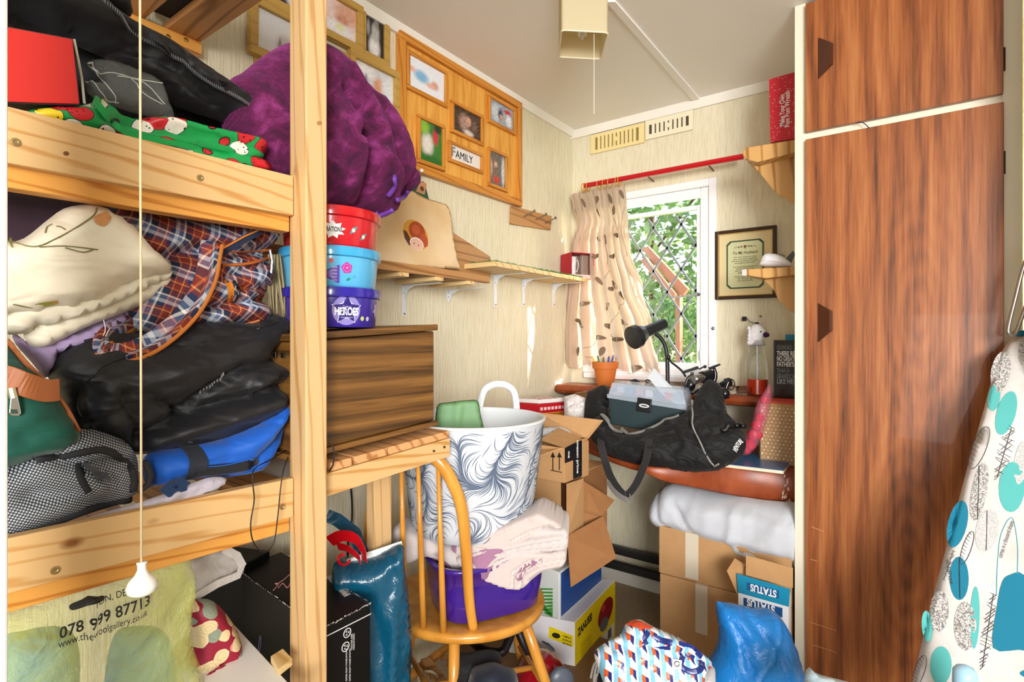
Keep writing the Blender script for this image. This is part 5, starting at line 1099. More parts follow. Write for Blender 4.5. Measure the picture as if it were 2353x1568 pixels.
# flap line on the short face, symbols and small print
MB().strip([K + nS * .0008 - UP * .018, Rr + nS * .0008 - UP * .022], UP, .002, .0006).build('flap_line', wk, kb)
fpl = Pl(K + nS * .0008, ks); 
for cu, cv in ((798, 1455), (794, 1487)):
    MB().tube([fpl.w(fpl.loc(cu, cv).x + .0085 * cos(t), fpl.loc(cu, cv).y + .0085 * sin(t)) for t in [i * pi / 12 for i in range(25)]], .0010, 5).build('recycling_mark', wk, kb)
    for t in (0, 2.1, 4.2): q = fpl.loc(cu, cv); MB().hexa([fpl.w(q.x + .0055 * cos(t + a) * r, q.y + .0055 * sin(t + a) * r) for a, r in ((-.5, 1), (.5, 1), (0, .2))], nS * .0003).build('recycling_mark', wk, kb)
for i, s in enumerate(('TOYS FOR AGES 3 AND UP', 'MADE IN CHINA')): 
    q = fpl.loc(808 + i * 5, 1475); text(s[:14], .0055, fpl.w(q.x, q.y, .0004), (0, 0, 1), -fpl.ex if False else Vector((0, 0, 1)).cross(fpl.ex).cross(Vector((0, 0, 1))) * -1, wk, kb, width=.032)
for i in range(2):
    q = fpl.loc(796 + i * 8, 1550); text('CONTENTS MAY DIFFER FROM THOSE SHOWN', .005, fpl.w(q.x, q.y, .0004), (0, 0, 1), -fpl.ex, wk, kb, width=.10)
tp = lambda u, v: at(u, v, z=zt_) + UP * .0006
text('WWW.VIDEOTURN', .022, tp(778, 1346), (tp(757, 1326) - tp(800, 1372)), UP.cross((tp(757, 1326) - tp(800, 1372)).normalized()), wk, kb, bold=.03, width=(tp(757, 1326) - tp(800, 1372)).length)
for q in ([(634, 1345), (650, 1335), (665, 1322)], [(640, 1352), (650, 1342), (660, 1352), (668, 1340)], [(632, 1342), (640, 1344), (628, 1358)]): MB().tube(catmull([tp(*p) for p in q], 4), .0012, 5).build('scrawled_logo', mt('#c88a88'), kb)
MB().tube(catmull([fp for fp in [Pl(K, kl).off(.001).hit(*p) for p in ((590, 1510), (594, 1490), (598, 1462), (600, 1478), (596, 1500))]], 5), .0009, 5).build('scrawled_logo', mt('#8c90c8'), kb)
b2 = T('second_black_carton', 'plain black carton half hidden behind the white carrier bag handle', 'cardboard box', at(495, 1916, d=1.28)); _p = face(1.28, -.25, 0, 495); _q = [_p.hit(u, 1300) for u in (425, 560)]
_zt = _q[1].z; _a, _b = [Vector((q.x, q.y, .001)) for q in _q]; MB().hexa([_a, _b, _b - _p.n * .09, _a - _p.n * .09], (0, 0, _zt)).build('carton', BKC, b2, bevel=.003); MB().tube([Vector((_b.x, _b.y, _zt * k)) for k in (.2, .5, .8, .99)], .0008, 5).build('worn_edge', mt('#8c8880', .8), b2)
# ---- teal carrier bag
TB = face(1.24, .25, 0, 860)
tbg, tBP = puffthing('teal_carrier_bag', 'glossy dark teal laminated carrier bag standing between the post and the chair', 'carrier bag', TB,
    [(768, 1292), (800, 1296), (860, 1284), (924, 1252), (930, 1300), (940, 1380), (946, 1460), (944, 1568), (948, 1760), (940, 1880), (770, 1900), (765, 1700), (770, 1500), (760, 1380)], M['teal_bag'], tf=.05, tb=.09, R=.03, pw=2.6, nz=(.005, 14, 2, 1.3), nz2=(.0025, 50, 1.6, .5), res=.013, seed=16, cr=[([(920, 1270), (905, 1400), (895, 1568), (890, 1800)], .014, .006), ([(800, 1330), (850, 1360), (880, 1480)], -.008, .012), ([(905, 1300), (925, 1420), (930, 1600)], -.012, .012)])
MB().strip(catmull([TB.off(-.02).hit(*p) for p in ((925, 1253), (880, 1268), (835, 1283), (800, 1296))], 4), UP, .020, .003).build('inner_lining', mt('#dfe4e2', .4), tbg)
MB().strip([TB.off(-.06).hit(*p) for p in ((750, 1185), (775, 1195), (815, 1225), (835, 1280))], TB.ex - UP * .2, .03, .002).build('back_panel', M['teal_bag'], tbg)
rb = T('red_gift_ribbon', 'shiny red curled ribbon lying in the top of the teal bag', 'ribbon', TB.hit(810, 1290)); rr = mt('#c8101c', .15, coat=.5)
MB().strip(catmull([TB.off(x).hit(*p) for x, p in ((0, (757, 1245)), (.01, (785, 1232)), (.02, (815, 1238)), (.03, (832, 1262)), (.03, (838, 1290)))], 6), TB.n * .4 + UP, .030, .001).build('ribbon_loop', rr, rb)
MB().strip(catmull([TB.off(x).hit(*p) for x, p in ((.0, (775, 1255)), (.02, (800, 1262)), (.03, (822, 1280)), (.035, (828, 1298)))], 6), TB.n * .5 + UP * .8, .022, .001).build('ribbon_loop', rr, rb)
MB().tube([TB.off(.03).hit(790 + 13 * cos(t), 1287 + 12 * sin(t)) for t in [i * .35 for i in range(15)]], .004, 6, flat=.4).build('ribbon_curl', rr, rb)
# ---- purple fleece blanket on the tubs
BL = UPn(.165)
bk, bkP = puffthing('purple_fleece_blanket', 'bundled purple fleece blanket piled on the sweet tubs behind the post', 'blanket', BL,
    [(520, 200), (560, 165), (610, 125), (665, 98), (720, 100), (765, 125), (815, 178), (860, 235), (900, 300), (925, 360), (936, 410), (934, 444), (908, 462), (902, 488), (876, 500), (840, 490), (800, 482), (740, 486), (680, 488), (620, 470), (560, 420), (520, 330)],
    M['fleece'], tf=.085, tb=.08, R=.10, nz=(.010, 11, 1.6, -.9), nz2=(.003, 40, 1.5, -.8), res=.0105, seed=17,
    cr=[([(745, 230), (790, 330), (800, 430), (810, 480)], -.020, .010), ([(790, 150), (840, 280), (880, 400), (880, 470)], -.016, .010), ([(760, 180), (820, 320), (850, 430)], .014, .014), ([(770, 330), (830, 350), (850, 400)], -.012, .008), ([(755, 260), (770, 350), (765, 450)], .012, .012), ([(850, 240), (900, 350), (925, 430)], .012, .012), ([(820, 380), (860, 420), (880, 460)], .012, .01), ([(905, 330), (915, 400), (900, 450)], -.014, .007)])
bd_ = mt('#6a3a9a', .5)
for q in ([(924, 388), (910, 408), (895, 432), (884, 454)], [(862, 492), (880, 494), (899, 484)], [(904, 462), (918, 455), (930, 442)]): MB().tube(catmull([bkP.on(a, b, .008) for a, b in q], 6), .0062, 8, flat=.6, up=BL.n).build('satin_binding', bd_, bk, smooth=True)
# ---- light pull cord in front of the shelf
pc = T('light_pull_cord', 'beige pull cord with a white bell-shaped knob hanging at the left', 'pull cord', at(326, 1368, d=.66))
a_ = at(319, -40, d=.66); b_ = at(325, 1300, d=.66); a_.z = CH; MB().tube([a_, b_], .0014, 8).build('cord', mt('#d8c49c', .7), pc, smooth=True)
kx = .66 / F; MB().lathe([(0, 0), (.010, .0008), (.0155, .005), (.0168, .011), (.014, .018), (.0075, .025), (.0048, .031), (.0050, .0375), (.0058, .0385), (.0056, .040), (0, .040)], at(326, 1368, d=.66), n=32).build('knob', mt('#eceae2', .25, coat=.3), pc, smooth=True)
# ------------------------------------------------------------------ chair and what stands on it
def cc_(r, d, z): return Vector((0, 0, 0)) + RGT * r + FWD * d + UP * z
SZ = .45; SCx, SCd, SR = -.13, 1.515, .215
ch = T('spindle_back_chair', 'honey-coloured wooden chair with curved hoop back and spindles, piled with laundry', 'chair', cc_(SCx, SCd, 0)); CW = M['chair']
MB().lathe([(0, -.030), (SR - .02, -.030), (SR - .003, -.022), (SR, -.012), (SR - .002, -.003), (SR - .010, 0), (SR - .05, -.002), (0, -.006)], cc_(SCx, SCd, SZ), n=64, wob=lambda t, h: 1 + .03 * cos(2 * t - .6)).build('seat', CW, ch, smooth=True)
for a, b in (((-.142, 1.34), (-.142, 1.30)), ((.030, 1.44), (.17, 1.47)), ((-.01, 1.64), (.05, 1.74)), ((-.27, 1.60), (-.36, 1.70))):
    p, q = cc_(*a, SZ - .025), cc_(*b, 0); MB().tube([p, p.lerp(q, .3), p.lerp(q, .6), q], [.0135, .0145, .0125, .010], 16).build('leg', CW, ch, smooth=True)
def legpt(a, b, f): return cc_(*a, SZ - .025).lerp(cc_(*b, 0), f)
for i, j in ((0, 3), (1, 2)):
    L = (((-.142, 1.34), (-.142, 1.30)), ((.030, 1.44), (.17, 1.47)), ((-.01, 1.64), (.05, 1.74)), ((-.27, 1.60), (-.36, 1.70))); MB().tube([legpt(*L[i], .5), legpt(*L[j], .5)], .008, 10).build('stretcher', CW, ch, smooth=True)
MB().tube([legpt(*L[0], .5).lerp(legpt(*L[3], .5), .5), legpt(*L[1], .5).lerp(legpt(*L[2], .5), .5)], .008, 10).build('stretcher', CW, ch, smooth=True)
def pd_(u, v, d): return at(u, v, d=d)
hp = [pd_(1088, 1447, 1.337), pd_(1078, 1376, 1.325), pd_(1071, 1265, 1.31), pd_(1061, 1171, 1.30), pd_(1042, 1114, 1.295), pd_(1015, 1068, 1.292), pd_(985, 1047, 1.295), pd_(940, 1050, 1.305), pd_(895, 1075, 1.325), pd_(865, 1120, 1.345), pd_(850, 1200, 1.37), pd_(845, 1300, 1.40), pd_(850, 1395, 1.42)]
hp = catmull(hp, 6); m = MB(); m.tube(hp, [.0115 + .004 * sin(pi * min(1, i / len(hp))) for i in range(len(hp))], 14, flat=.8, up=FWD); m.build('hoop_back', CW, ch, smooth=True)
for (u0, v0, d0, u1, v1, d1) in ((1019, 1452, 1.325, 1007, 1070, 1.292), (973, 1441, 1.345, 960, 1052, 1.30), (930, 1420, 1.37, 922, 1060, 1.31), (892, 1402, 1.39, 888, 1085, 1.33)):
    p, q = pd_(u0, v0, d0), pd_(u1, v1, d1); MB().tube([p, p.lerp(q, .25), p.lerp(q, .5), q], [.0085, .0078, .0068, .005], 12).build('spindle', CW, ch, smooth=True)
# purple washing-up tub
pt = T('purple_plastic_tub', 'glossy purple plastic basin on the chair seat, under folded covers', 'basin', cc_(-.075, 1.48, SZ))
def sup(t, a, b, e=.45): c, s = cos(t), sin(t); return a * abs(c) ** e * (1 if c > 0 else -1), b * abs(s) ** e * (1 if s > 0 else -1)
def basin(lv, c, yaw, name, mat, par, n=72, e=.55):
    m = MB(); 
    for (a, b, z) in lv:
        for k in range(n):
            x, y = sup(2 * pi * k / n, a, b, e); X = x * cos(yaw) - y * sin(yaw); Y = x * sin(yaw) + y * cos(yaw); m.v.append(cc_(c[0] + X, c[1] + Y, z))
    for j in range(len(lv) - 1):
        for k in range(n): a0 = j * n + k; a1 = j * n + (k + 1) % n; m.f.append([a0, a1, a1 + n, a0 + n])
    m.f.append([k for k in range(n)][::-1]); m.f.append([(len(lv) - 1) * n + k for k in range(n)]); return m.build(name, mat, par, smooth=True)
pp = mt('#3a1c86', .16, coat=.5); z0 = SZ + .001
basin([(.10, .08, z0), (.128, .098, z0 + .001), (.135, .105, z0 + .008), (.145, .113, z0 + .07), (.152, .120, z0 + .135), (.160, .128, z0 + .137), (.160, .128, z0 + .145), (.146, .114, z0 + .145), (.14, .11, z0 + .08), (.12, .09, z0 + .03)], (-.075, 1.475), .45, 'tub_body', pp, pt)
# folded covers
fs = T('folded_duvet_covers', 'folded white and mauve duvet covers stacked on the purple basin', 'folded bedding', cc_(-.05, 1.45, z0 + .146))
d0_ = face(1.36, -.15, 0, 1150)
def fl(pl, px, tf, tb, R, mat, seed, cr=(), nz=(.002, 16, 3, .4), res=.008, nm='folded_layer', lab=None): 
    P = Puff(pl, px, tf=tf, tb=tb, R=R, nz=nz, nz2=(.0010, 60, 3, .4), res=.0055, seed=seed, cr=cr, pw=2.4); o = P.mesh(nm, mat, fs); 
    if lab: o['label'] = lab
    return P
mauve = fabric('mauve_print', '#a47a96', '#9a6e8c', .85, 300)
fl(face(1.40, 0, 0, 1000), [(905, 1215), (960, 1225), (1040, 1255), (1100, 1280), (1100, 1320), (1040, 1310), (985, 1280), (925, 1300), (905, 1290)], .02, .15, .03, M['duvet'], 1)
Pa = fl(d0_, [(1085, 1290), (1140, 1265), (1200, 1262), (1258, 1270), (1298, 1262), (1300, 1290), (1285, 1306), (1252, 1312), (1225, 1330), (1200, 1352), (1165, 1352), (1125, 1338), (1095, 1322)], .016, .16, .010, M['pinkcot'], 2, [([(1196, 1344), (1198, 1318), (1230, 1298), (1294, 1284)], -.012, .0035), ([(1178, 1346), (1180, 1312), (1215, 1288), (1290, 1272)], -.010, .003), ([(1215, 1330), (1245, 1310), (1285, 1300)], -.006, .003)])
Pb = fl(d0_.off(.006), [(1060, 1275), (1120, 1255), (1200, 1240), (1270, 1226), (1302, 1232), (1305, 1252), (1296, 1264), (1240, 1270), (1190, 1282), (1150, 1300), (1120, 1330), (1090, 1320), (1050, 1290)], .016, .16, .010, M['duvet'], 3, [([(1126, 1322), (1142, 1292), (1190, 1268), (1296, 1254)], -.012, .003), ([(1150, 1268), (1220, 1252), (1300, 1240)], -.010, .003), ([(1190, 1278), (1240, 1264), (1298, 1260)], -.006, .003)])
Pb.patch([(1080, 1272), (1132, 1262), (1158, 1266), (1130, 1290), (1108, 1318), (1094, 1304), (1084, 1290)], .002).build('mauve_patch', mauve, fs)
Pa.patch([(1185, 1325), (1205, 1300), (1240, 1285), (1245, 1292), (1215, 1310), (1195, 1335)], .002).build('mauve_patch', mauve, fs)
Pc = fl(d0_.off(-.004), [(1040, 1250), (1110, 1240), (1180, 1225), (1240, 1210), (1290, 1212), (1304, 1222), (1300, 1236), (1240, 1246), (1170, 1262), (1120, 1272), (1060, 1276)], .020, .16, .010, M['duvet'], 4, [([(1120, 1262), (1200, 1240), (1295, 1226)], -.009, .004)])
Pd = fl(d0_.off(.008), [(1068, 1240), (1110, 1228), (1160, 1208), (1215, 1185), (1235, 1178), (1262, 1190), (1292, 1208), (1280, 1216), (1255, 1212), (1225, 1235), (1180, 1258), (1160, 1270), (1120, 1262), (1095, 1258), (1060, 1256)], .014, .16, .009, M['pinkcot'], 5, [([(1166, 1262), (1172, 1246), (1215, 1222), (1268, 1206)], -.011, .003), ([(1176, 1262), (1225, 1232), (1256, 1214)], -.007, .0025), ([(1096, 1246), (1150, 1228), (1220, 1196)], -.004, .004)])
# basket with swirl print
wall_m = mt('#c9ced5', .45)
bs = T('laundry_basket', 'tall white plastic basket printed with fine grey swirl lines, on the folded covers', 'laundry basket', cc_(-.11, 1.50, .645)); bc = cc_(-.11, 1.50, .648)
MB().lathe([(.150, 0), (.158, .004), (.166, .03), (.199, .292)], bc, n=96, cap=False).build('basket_wall', wall_m, bs, smooth=True)
def brad(t, h): return bc + Vector((cos(t), sin(t), 0)) * (.1625 + .1256 * h if h > .03 else .1663) + UP * h + Vector((cos(t), sin(t), 0)) * .0006
ms = MB(); rnd = random.Random(11)
def bfield(s, h): return 2.4 * pi * mnoise.noise(Vector((s * 7.5, h * 7.5, 4.2))) + 1.2 * sin(s * 16) + .8
for gi in range(74):
    for gj in range(26):
        s = (gi + rnd.random()) * 1.15 / 74; h = (gj + rnd.random()) / 26 * .275 + .01; L = rnd.randint(10, 20); P = []
        for k in range(L):
            a = bfield(s, h); s += .0042 * cos(a); h += .0042 * sin(a)
            if h < .008 or h > .287: break
            P.append((s, h, a))
        if len(P) > 4:
            base = len(ms.v); n = len(P)
            for k, (s_, h_, a) in enumerate(P):
                w = .0010 * sin(pi * (k + .3) / n); ms.v += [brad((s_ + sin(a) * w) / .182, h_ - cos(a) * w), brad((s_ - sin(a) * w) / .182, h_ + cos(a) * w)]
            ms.f += [[base + 2 * k, base + 2 * k + 1, base + 2 * k + 3, base + 2 * k + 2] for k in range(n - 1)]
ms.build('printed_strokes', mt('#56657c', .5), bs, kind='stuff')
wp = mt('#e4eaee', .35); MB().lathe([(.199, .292), (.203, .294), (.203, .299), (.197, .301), (.194, .297), (.160, .03), (.150, .006), (0, .005)], bc, n=96, cap=False).build('basket_lining', wp, bs, smooth=True)
hd = Vector((.0675, .19)).normalized(); hx = RGT * hd.x + FWD * hd.y; hy = UP.cross(hx); hc = bc + hx * .197 + UP * .29
pts = [hc + hy * y + UP * z + hx * (.012 * z / .08) for y, z in ((.062, 0), (.058, .03), (.048, .062), (.025, .078), (0, .082), (-.025, .078), (-.048, .062), (-.058, .03), (-.062, 0))]
MB().tube(catmull(pts, 5), .011, 10, flat=.35, up=hx).build('handle', wp, bs, smooth=True)
gc_, gP_ = puffthing('green_plastic_bag', 'green thin plastic bag tucked in the white basket', 'bag', face(1.50, .1, 0, 1050), [(1004, 935), (1030, 925), (1075, 920), (1098, 922), (1104, 950), (1112, 985), (1112, 1010), (1040, 1010), (1004, 1000)], mt('#6e9a68', .5), tf=.004, tb=.004, R=.01, nz=(.006, 22, 4, 1.4), res=.008, seed=4)
gy = T('grey_bowl', 'blue-grey plastic bowl edge inside the white basket', 'bowl', cc_(-.15, 1.42, .80)); MB().lathe([(.02, 0), (.06, .01), (.088, .06), (.092, .062), (.086, .06), (.055, .016), (0, .012)], cc_(-.215, 1.44, .875), axis=(.1, .25, 1), n=40).build('shell', mt('#6d7880', .4), gy, smooth=True)
# ------------------------------------------------------------------ cartons
CY = Vector((0, 1, 0)); CXm = Vector((-1, 0, 0)); card = M['card']; cin = M['card_in']
k1 = at(1297, 1110, d=1.75); ztop1 = at(1297, 1030, d=1.75).z; ly = (xpl(k1.x).hit(1351, 1050) - k1).y; lx_ = .26
cb1 = T('open_cardboard_box', 'open cardboard box with black parcel tape and two up arrows, right of the basket', 'cardboard box', k1)
def quadwall(p, q, zt, par, name='side', mat=card, th=.003, nrm=None):
    n = (q - p).cross(UP).normalized(); return MB().hexa([p, q, q + UP * (zt - q.z), p + UP * (zt - p.z)], n * th).build(name, mat, par)
c_l = k1 + CXm * lx_; c_r = k1 + CY * ly; c_f = c_l + CY * ly
for a, b in ((c_l, k1), (k1, c_r), (c_r, c_f), (c_f, c_l)): quadwall(a, b, ztop1, cb1)
MB().hexa([k1, c_r, c_f, c_l], UP * .003).build('bottom', card, cb1)
def flap(par, pts, th=.003, name='flap', mat=card):
    P = [at(u, v, d=d) for u, v, d in pts]; n = (P[1] - P[0]).cross(P[2] - P[0]).normalized(); return MB().hexa(P, n * th).build(name, mat, par)
dR = (c_r - CAM).dot(FWD); dK = 1.75
flap(cb1, [(1236, 948, dR + .12), (1386, 966, dR + .02), (1352, 1008, dR), (1236, 990, dR + .14)])
flap(cb1, [(1240, 1010, 1.86), (1285, 984, 1.93), (1346, 1012, dR - .005), (1300, 1030, 1.752)]); flap(cb1, [(1236, 1022, 1.85), (1290, 1029, 1.752), (1238, 1048, 1.72), (1225, 1050, 1.78)])
flap(cb1, [(1350, 1006, dR + .002), (1352, 1092, dR + .002), (1338, 1098, dR - .03), (1338, 1010, dR - .03)])
bb_, bbP = puffthing('bubble_wrap', 'clump of clear bubble wrap poking out of the open taped box', 'packing', Pl(at(1290, 1000, d=1.95), RGT, FWD * .3 + UP), [(1240, 985), (1285, 980), (1335, 978), (1336, 1005), (1290, 1012), (1245, 1010)], M['bubble'], tf=.02, tb=.02, R=.02, nz=(.006, 60, 1, 0), res=.006, seed=5)
# tape and print
RP = xpl(k1.x + .0034)
tp_ = mt('#17191c', .3)
MB().hexa([RP.hit(*p) for p in ((1298, 1030), (1317, 1020), (1317, 1058), (1298, 1065))], (.0004, 0, 0)).build('parcel_tape', tp_, cb1); MB().hexa([RP.hit(*p) for p in ((1317, 1020), (1337, 1012), (1337, 1094), (1317, 1102))], (.0004, 0, 0)).build('parcel_tape', tp_, cb1)
q = RP.hit(1327, 1050); text('amazon prime', .020, q + Vector((.0008, 0, .0)), (0, 0, -1), (0, 1, 0), M['white'], cb1, bold=.02, width=.11); q = RP.hit(1307, 1045); text('me', .018, q + Vector((.0008, 0, 0)), (0, 0, -1), (0, 1, 0), M['white'], cb1, bold=.02)
LP = ypl(k1.y - .0034); ink2 = mt('#2c2018', .8)
for u in (1270.5, 1285.5):
    MB().hexa([LP.hit(*p) for p in ((u - 1.2, 1048), (u + 1.2, 1048), (u + 1.2, 1082), (u - 1.2, 1080))], (0, -.0003, 0)).build('arrow_print', ink2, cb1); MB().hexa([LP.hit(*p) for p in ((u, 1039), (u + 6, 1052), (u - 6, 1051))], (0, -.0003, 0)).build('arrow_print', ink2, cb1)
MB().hexa([LP.hit(*p) for p in ((1265, 1080), (1291, 1085), (1291, 1087), (1265, 1082))], (0, -.0003, 0)).build('arrow_print', ink2, cb1)
# second carton, lying on its side, flaps towards the room
zc0 = .50; cb2 = T('large_open_carton', 'large plain brown carton with wide-open flaps under the taped box', 'cardboard box', at(1290, 1200, d=1.84))
k2 = at(1288, 1112, d=1.80); k2.z = .69; x2 = k2.x; y2 = k2.y; zb2_ = .42; D2 = .34; W2 = .30
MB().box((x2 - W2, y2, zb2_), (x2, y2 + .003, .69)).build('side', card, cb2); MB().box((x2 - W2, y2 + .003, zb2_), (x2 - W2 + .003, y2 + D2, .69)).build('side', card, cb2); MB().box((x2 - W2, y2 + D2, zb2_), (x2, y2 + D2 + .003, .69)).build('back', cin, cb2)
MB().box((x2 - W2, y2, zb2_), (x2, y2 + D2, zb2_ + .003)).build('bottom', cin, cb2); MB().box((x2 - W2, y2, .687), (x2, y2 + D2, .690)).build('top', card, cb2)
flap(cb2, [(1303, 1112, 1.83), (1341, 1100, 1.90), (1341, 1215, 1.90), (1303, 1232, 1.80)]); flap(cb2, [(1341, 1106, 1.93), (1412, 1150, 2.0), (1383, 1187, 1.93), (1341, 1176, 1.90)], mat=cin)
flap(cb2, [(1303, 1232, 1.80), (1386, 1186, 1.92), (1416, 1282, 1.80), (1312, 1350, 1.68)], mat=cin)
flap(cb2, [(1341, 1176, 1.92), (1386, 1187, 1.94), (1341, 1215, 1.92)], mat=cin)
gsp = T('green_crisp_packet', 'green packet poking out behind the laundry basket', 'packet', at(1232, 1190, d=1.70)); P = Puff(face(1.70, 0, 0, 1235), [(1215, 1150), (1240, 1150), (1255, 1165), (1262, 1185), (1240, 1200), (1215, 1195)], tf=.012, tb=.01, R=.01, nz=(.003, 60, 1, 0), res=.006); P.mesh('packet', mt('#3a8a28', .25), gsp)
# yellow and white appliance box on the floor
zz = .242; K3 = at(1321, 1431, z=zz); R3 = at(1413, 1334, z=zz); L3 = at(1230, 1414, z=zz); L3 = K3 + (L3 - K3) * 1.7
ab = T('yellow_appliance_box', 'white and yellow vacuum cleaner carton standing on the carpet', 'cardboard box', Vector((K3.x, K3.y, 0)))
MB().hexa([K3, R3, R3 + L3 - K3, L3], (0, 0, -zz + .001)).build('carton', mt('#e3e3e8', .4), ab, bevel=.002)
ex3 = (R3 - K3).normalized(); YF = Pl(K3, ex3).off(.0006)
def onp(pl, px, mat, par, name, up=0, n=1): return MB().hexa([pl.hit(*p) + pl.n * up for p in px], pl.n * .0004).build(name, mat, par)
yl = mt('#e8d010', .35); W3 = (R3 - K3).length
MB().hexa([K3 + YF.n * .0004 + ex3 * a + UP * b for a, b in ((0, -.002), (W3, -.002), (W3, -zz + .004), (0, -zz + .004))], YF.n * .0004).build('yellow_panel', yl, ab)
onp(YF, [(1327, 1560), (1327, 1530), (1410, 1432), (1410, 1462)], mt('#e8e8ec', .4), ab, 'white_band', .0006)
q = YF.loc(1343, 1438); exu = (YF.hit(1360, 1415) - YF.hit(1328, 1455)); text('ZANUSSI', .036, YF.hit(1344, 1436) + YF.n * .001, exu, YF.n.cross(exu), mt('#14141a', .5), ab, bold=.03, width=exu.length)
exu = YF.hit(1372, 1492) - YF.hit(1335, 1540); text('LITE 140', .034, YF.hit(1350, 1517) + YF.n * .0016, exu, YF.n.cross(exu), mt('#1a1a1c', .5), ab, bold=.03, width=exu.length)
onp(YF, ell(1391, 1408, 38, 13, -1.25), mt('#8c1420', .3), ab, 'vacuum_print', .0009); onp(YF, ell(1387, 1435, 18, 8, -1.25), mt('#5a6470', .3), ab, 'vacuum_print', .0014); onp(YF, ell(1386, 1398, 9, 4, -1.25), mt('#c83844', .3), ab, 'vacuum_print', .0014)
onp(YF, [(1396, 1450), (1404, 1441), (1404, 1462), (1396, 1471)], mt('#606068'), ab, 'barcode', .0016)
for i in range(7):
    v = 1478 + i * 7; onp(YF, [(1334, v + 4), (1358, v - 20), (1358, v - 19), (1334, v + 5)], mt('#8a7c10'), ab, 'small_print', .0008)
WF = Pl(K3, (K3 - L3).normalized()).off(.0006)
onp(WF, [(1262, 1440), (1317, 1462), (1317, 1488), (1261, 1466)], yl, ab, 'yellow_label'); onp(WF, ell(1278, 1461, 10, 6, .3, 16), mt('#1c1c1e'), ab, 'vacuum_icon', .0006)
for i, s in enumerate(('COMPACT', '& SPACE', 'SAVING')): e_ = WF.hit(1314, 1475 + i * 5) - WF.hit(1294, 1468 + i * 5); text(s, .009, WF.hit(1303, 1465 + i * 8) + WF.n * .001, e_, UP, mt('#2a2a20'), ab, bold=.02, width=e_.length)
# blue and white box on top
K4 = at(1285, 1426, z=zz + .001); R4 = at(1383, 1336, z=zz + .001); L4 = K4 + (at(1238, 1402, z=zz) - K4) * 3.2; h4 = .155
bb4 = T('blue_white_box', 'white and blue box with green stripes, stacked on the yellow appliance box', 'cardboard box', K4)
MB().hexa([K4, R4, R4 + L4 - K4, L4], (0, 0, h4)).build('carton', mt('#e0e6e4', .45), bb4, bevel=.003)
e4 = (R4 - K4).normalized(); w4 = (R4 - K4).length; n4 = e4.cross(UP).normalized(); n4 = n4 if n4.dot(CAM - K4) > 0 else -n4
MB().hexa([K4 + n4 * .0003 + e4 * a + UP * b for a, b in ((.012, .006), (w4 - .006, .006), (w4 - .006, h4 - .006), (.012, h4 - .006))], n4 * .0005).build('blue_panel', mt('#1a4c98', .35), bb4)
pL = Pl(K4, (K4 - L4).normalized()).off(.0006)
for i in range(9):
    a = -.15 + i * .18; c = (1236, 1420); f0, f1 = 14, 60
    onp(pL, [(1243 + 34 * (i / 8) ** .3 * .2, 1352 + i * 8), (1270, 1353 + i * 7.4), (1270, 1356.5 + i * 8), (1243, 1356 + i * 8)], mt('#3c9a34', .5), bb4, 'green_stripe')
onp(pL, [(1243, 1395), (1262, 1418), (1269, 1418), (1269, 1412), (1250, 1390)], mt('#2f8a2c', .5), bb4, 'green_stripe')
# two brown boxes under the desk
y5 = 1.905; P5 = ypl(y5); zB = P5.hit(1516, 1319).z; zA0 = zB + .001; zA1 = P5.hit(1514, 1210).z; xL = P5.hit(1513, 1300).x
for nm, lab, z0_, z1_, xl_, yy, tu in (('cardboard_box', 'lower plain cardboard box with masking tape, on the carpet under the desk', .001, zB, P5.hit(1516, 1400).x, y5, (1598, 1626)), ('cardboard_box', 'upper plain cardboard box with masking tape, under the white quilt', zA0, zA1, xL, y5 + .004, (1574, 1604))):
    t = T(nm, lab, 'cardboard box', Vector((xl_ + .2, yy, z0_)), 'taped cardboard boxes under the desk'); MB().box((xl_, yy, z0_), (-.30 if nm else 0, yy + .30, z1_)).build('carton', card, t, bevel=.003)
    x0, x1 = P5.hit(tu[0], 1350).x, P5.hit(tu[1], 1350).x; MB().box((x0, yy - .0008, z1_ - .95 * (z1_ - z0_) if z0_ > .1 else z1_ - .17), (x1, yy - .0002, z1_ - .002)).build('masking_tape', mt('#d9cdb8', .7), t)
    MB().box((x0, yy, z1_ + .0002), (x1, yy + .04, z1_ + .0008)).build('masking_tape', mt('#d9cdb8', .7), t)
# white quilt
QP = ypl(1.985)
puffthing('white_quilt', 'rolled white quilt stuffed under the desk on top of the cardboard boxes', 'quilt', QP, [(1494, 1172), (1500, 1150), (1526, 1118), (1560, 1113), (1650, 1133), (1740, 1148), (1860, 1172), (1870, 1290), (1822, 1301), (1770, 1285), (1722, 1290), (1690, 1262), (1640, 1243), (1570, 1222), (1520, 1210), (1500, 1192)], M['quilt'], tf=.080, tb=.10, R=.07, nz=(.012, 9, 2, .9), nz2=(.004, 30, 3, 1.2), res=.013, seed=21,
    cr=[([(1525, 1130), (1530, 1180), (1560, 1215)], -.012, .008), ([(1560, 1140), (1600, 1200), (1620, 1235)], -.010, .01), ([(1590, 1120), (1700, 1150), (1822, 1190)], -.010, .012), ([(1650, 1245), (1700, 1240), (1822, 1275)], -.012, .012), ([(1700, 1160), (1690, 1230), (1710, 1270)], .01, .014)])
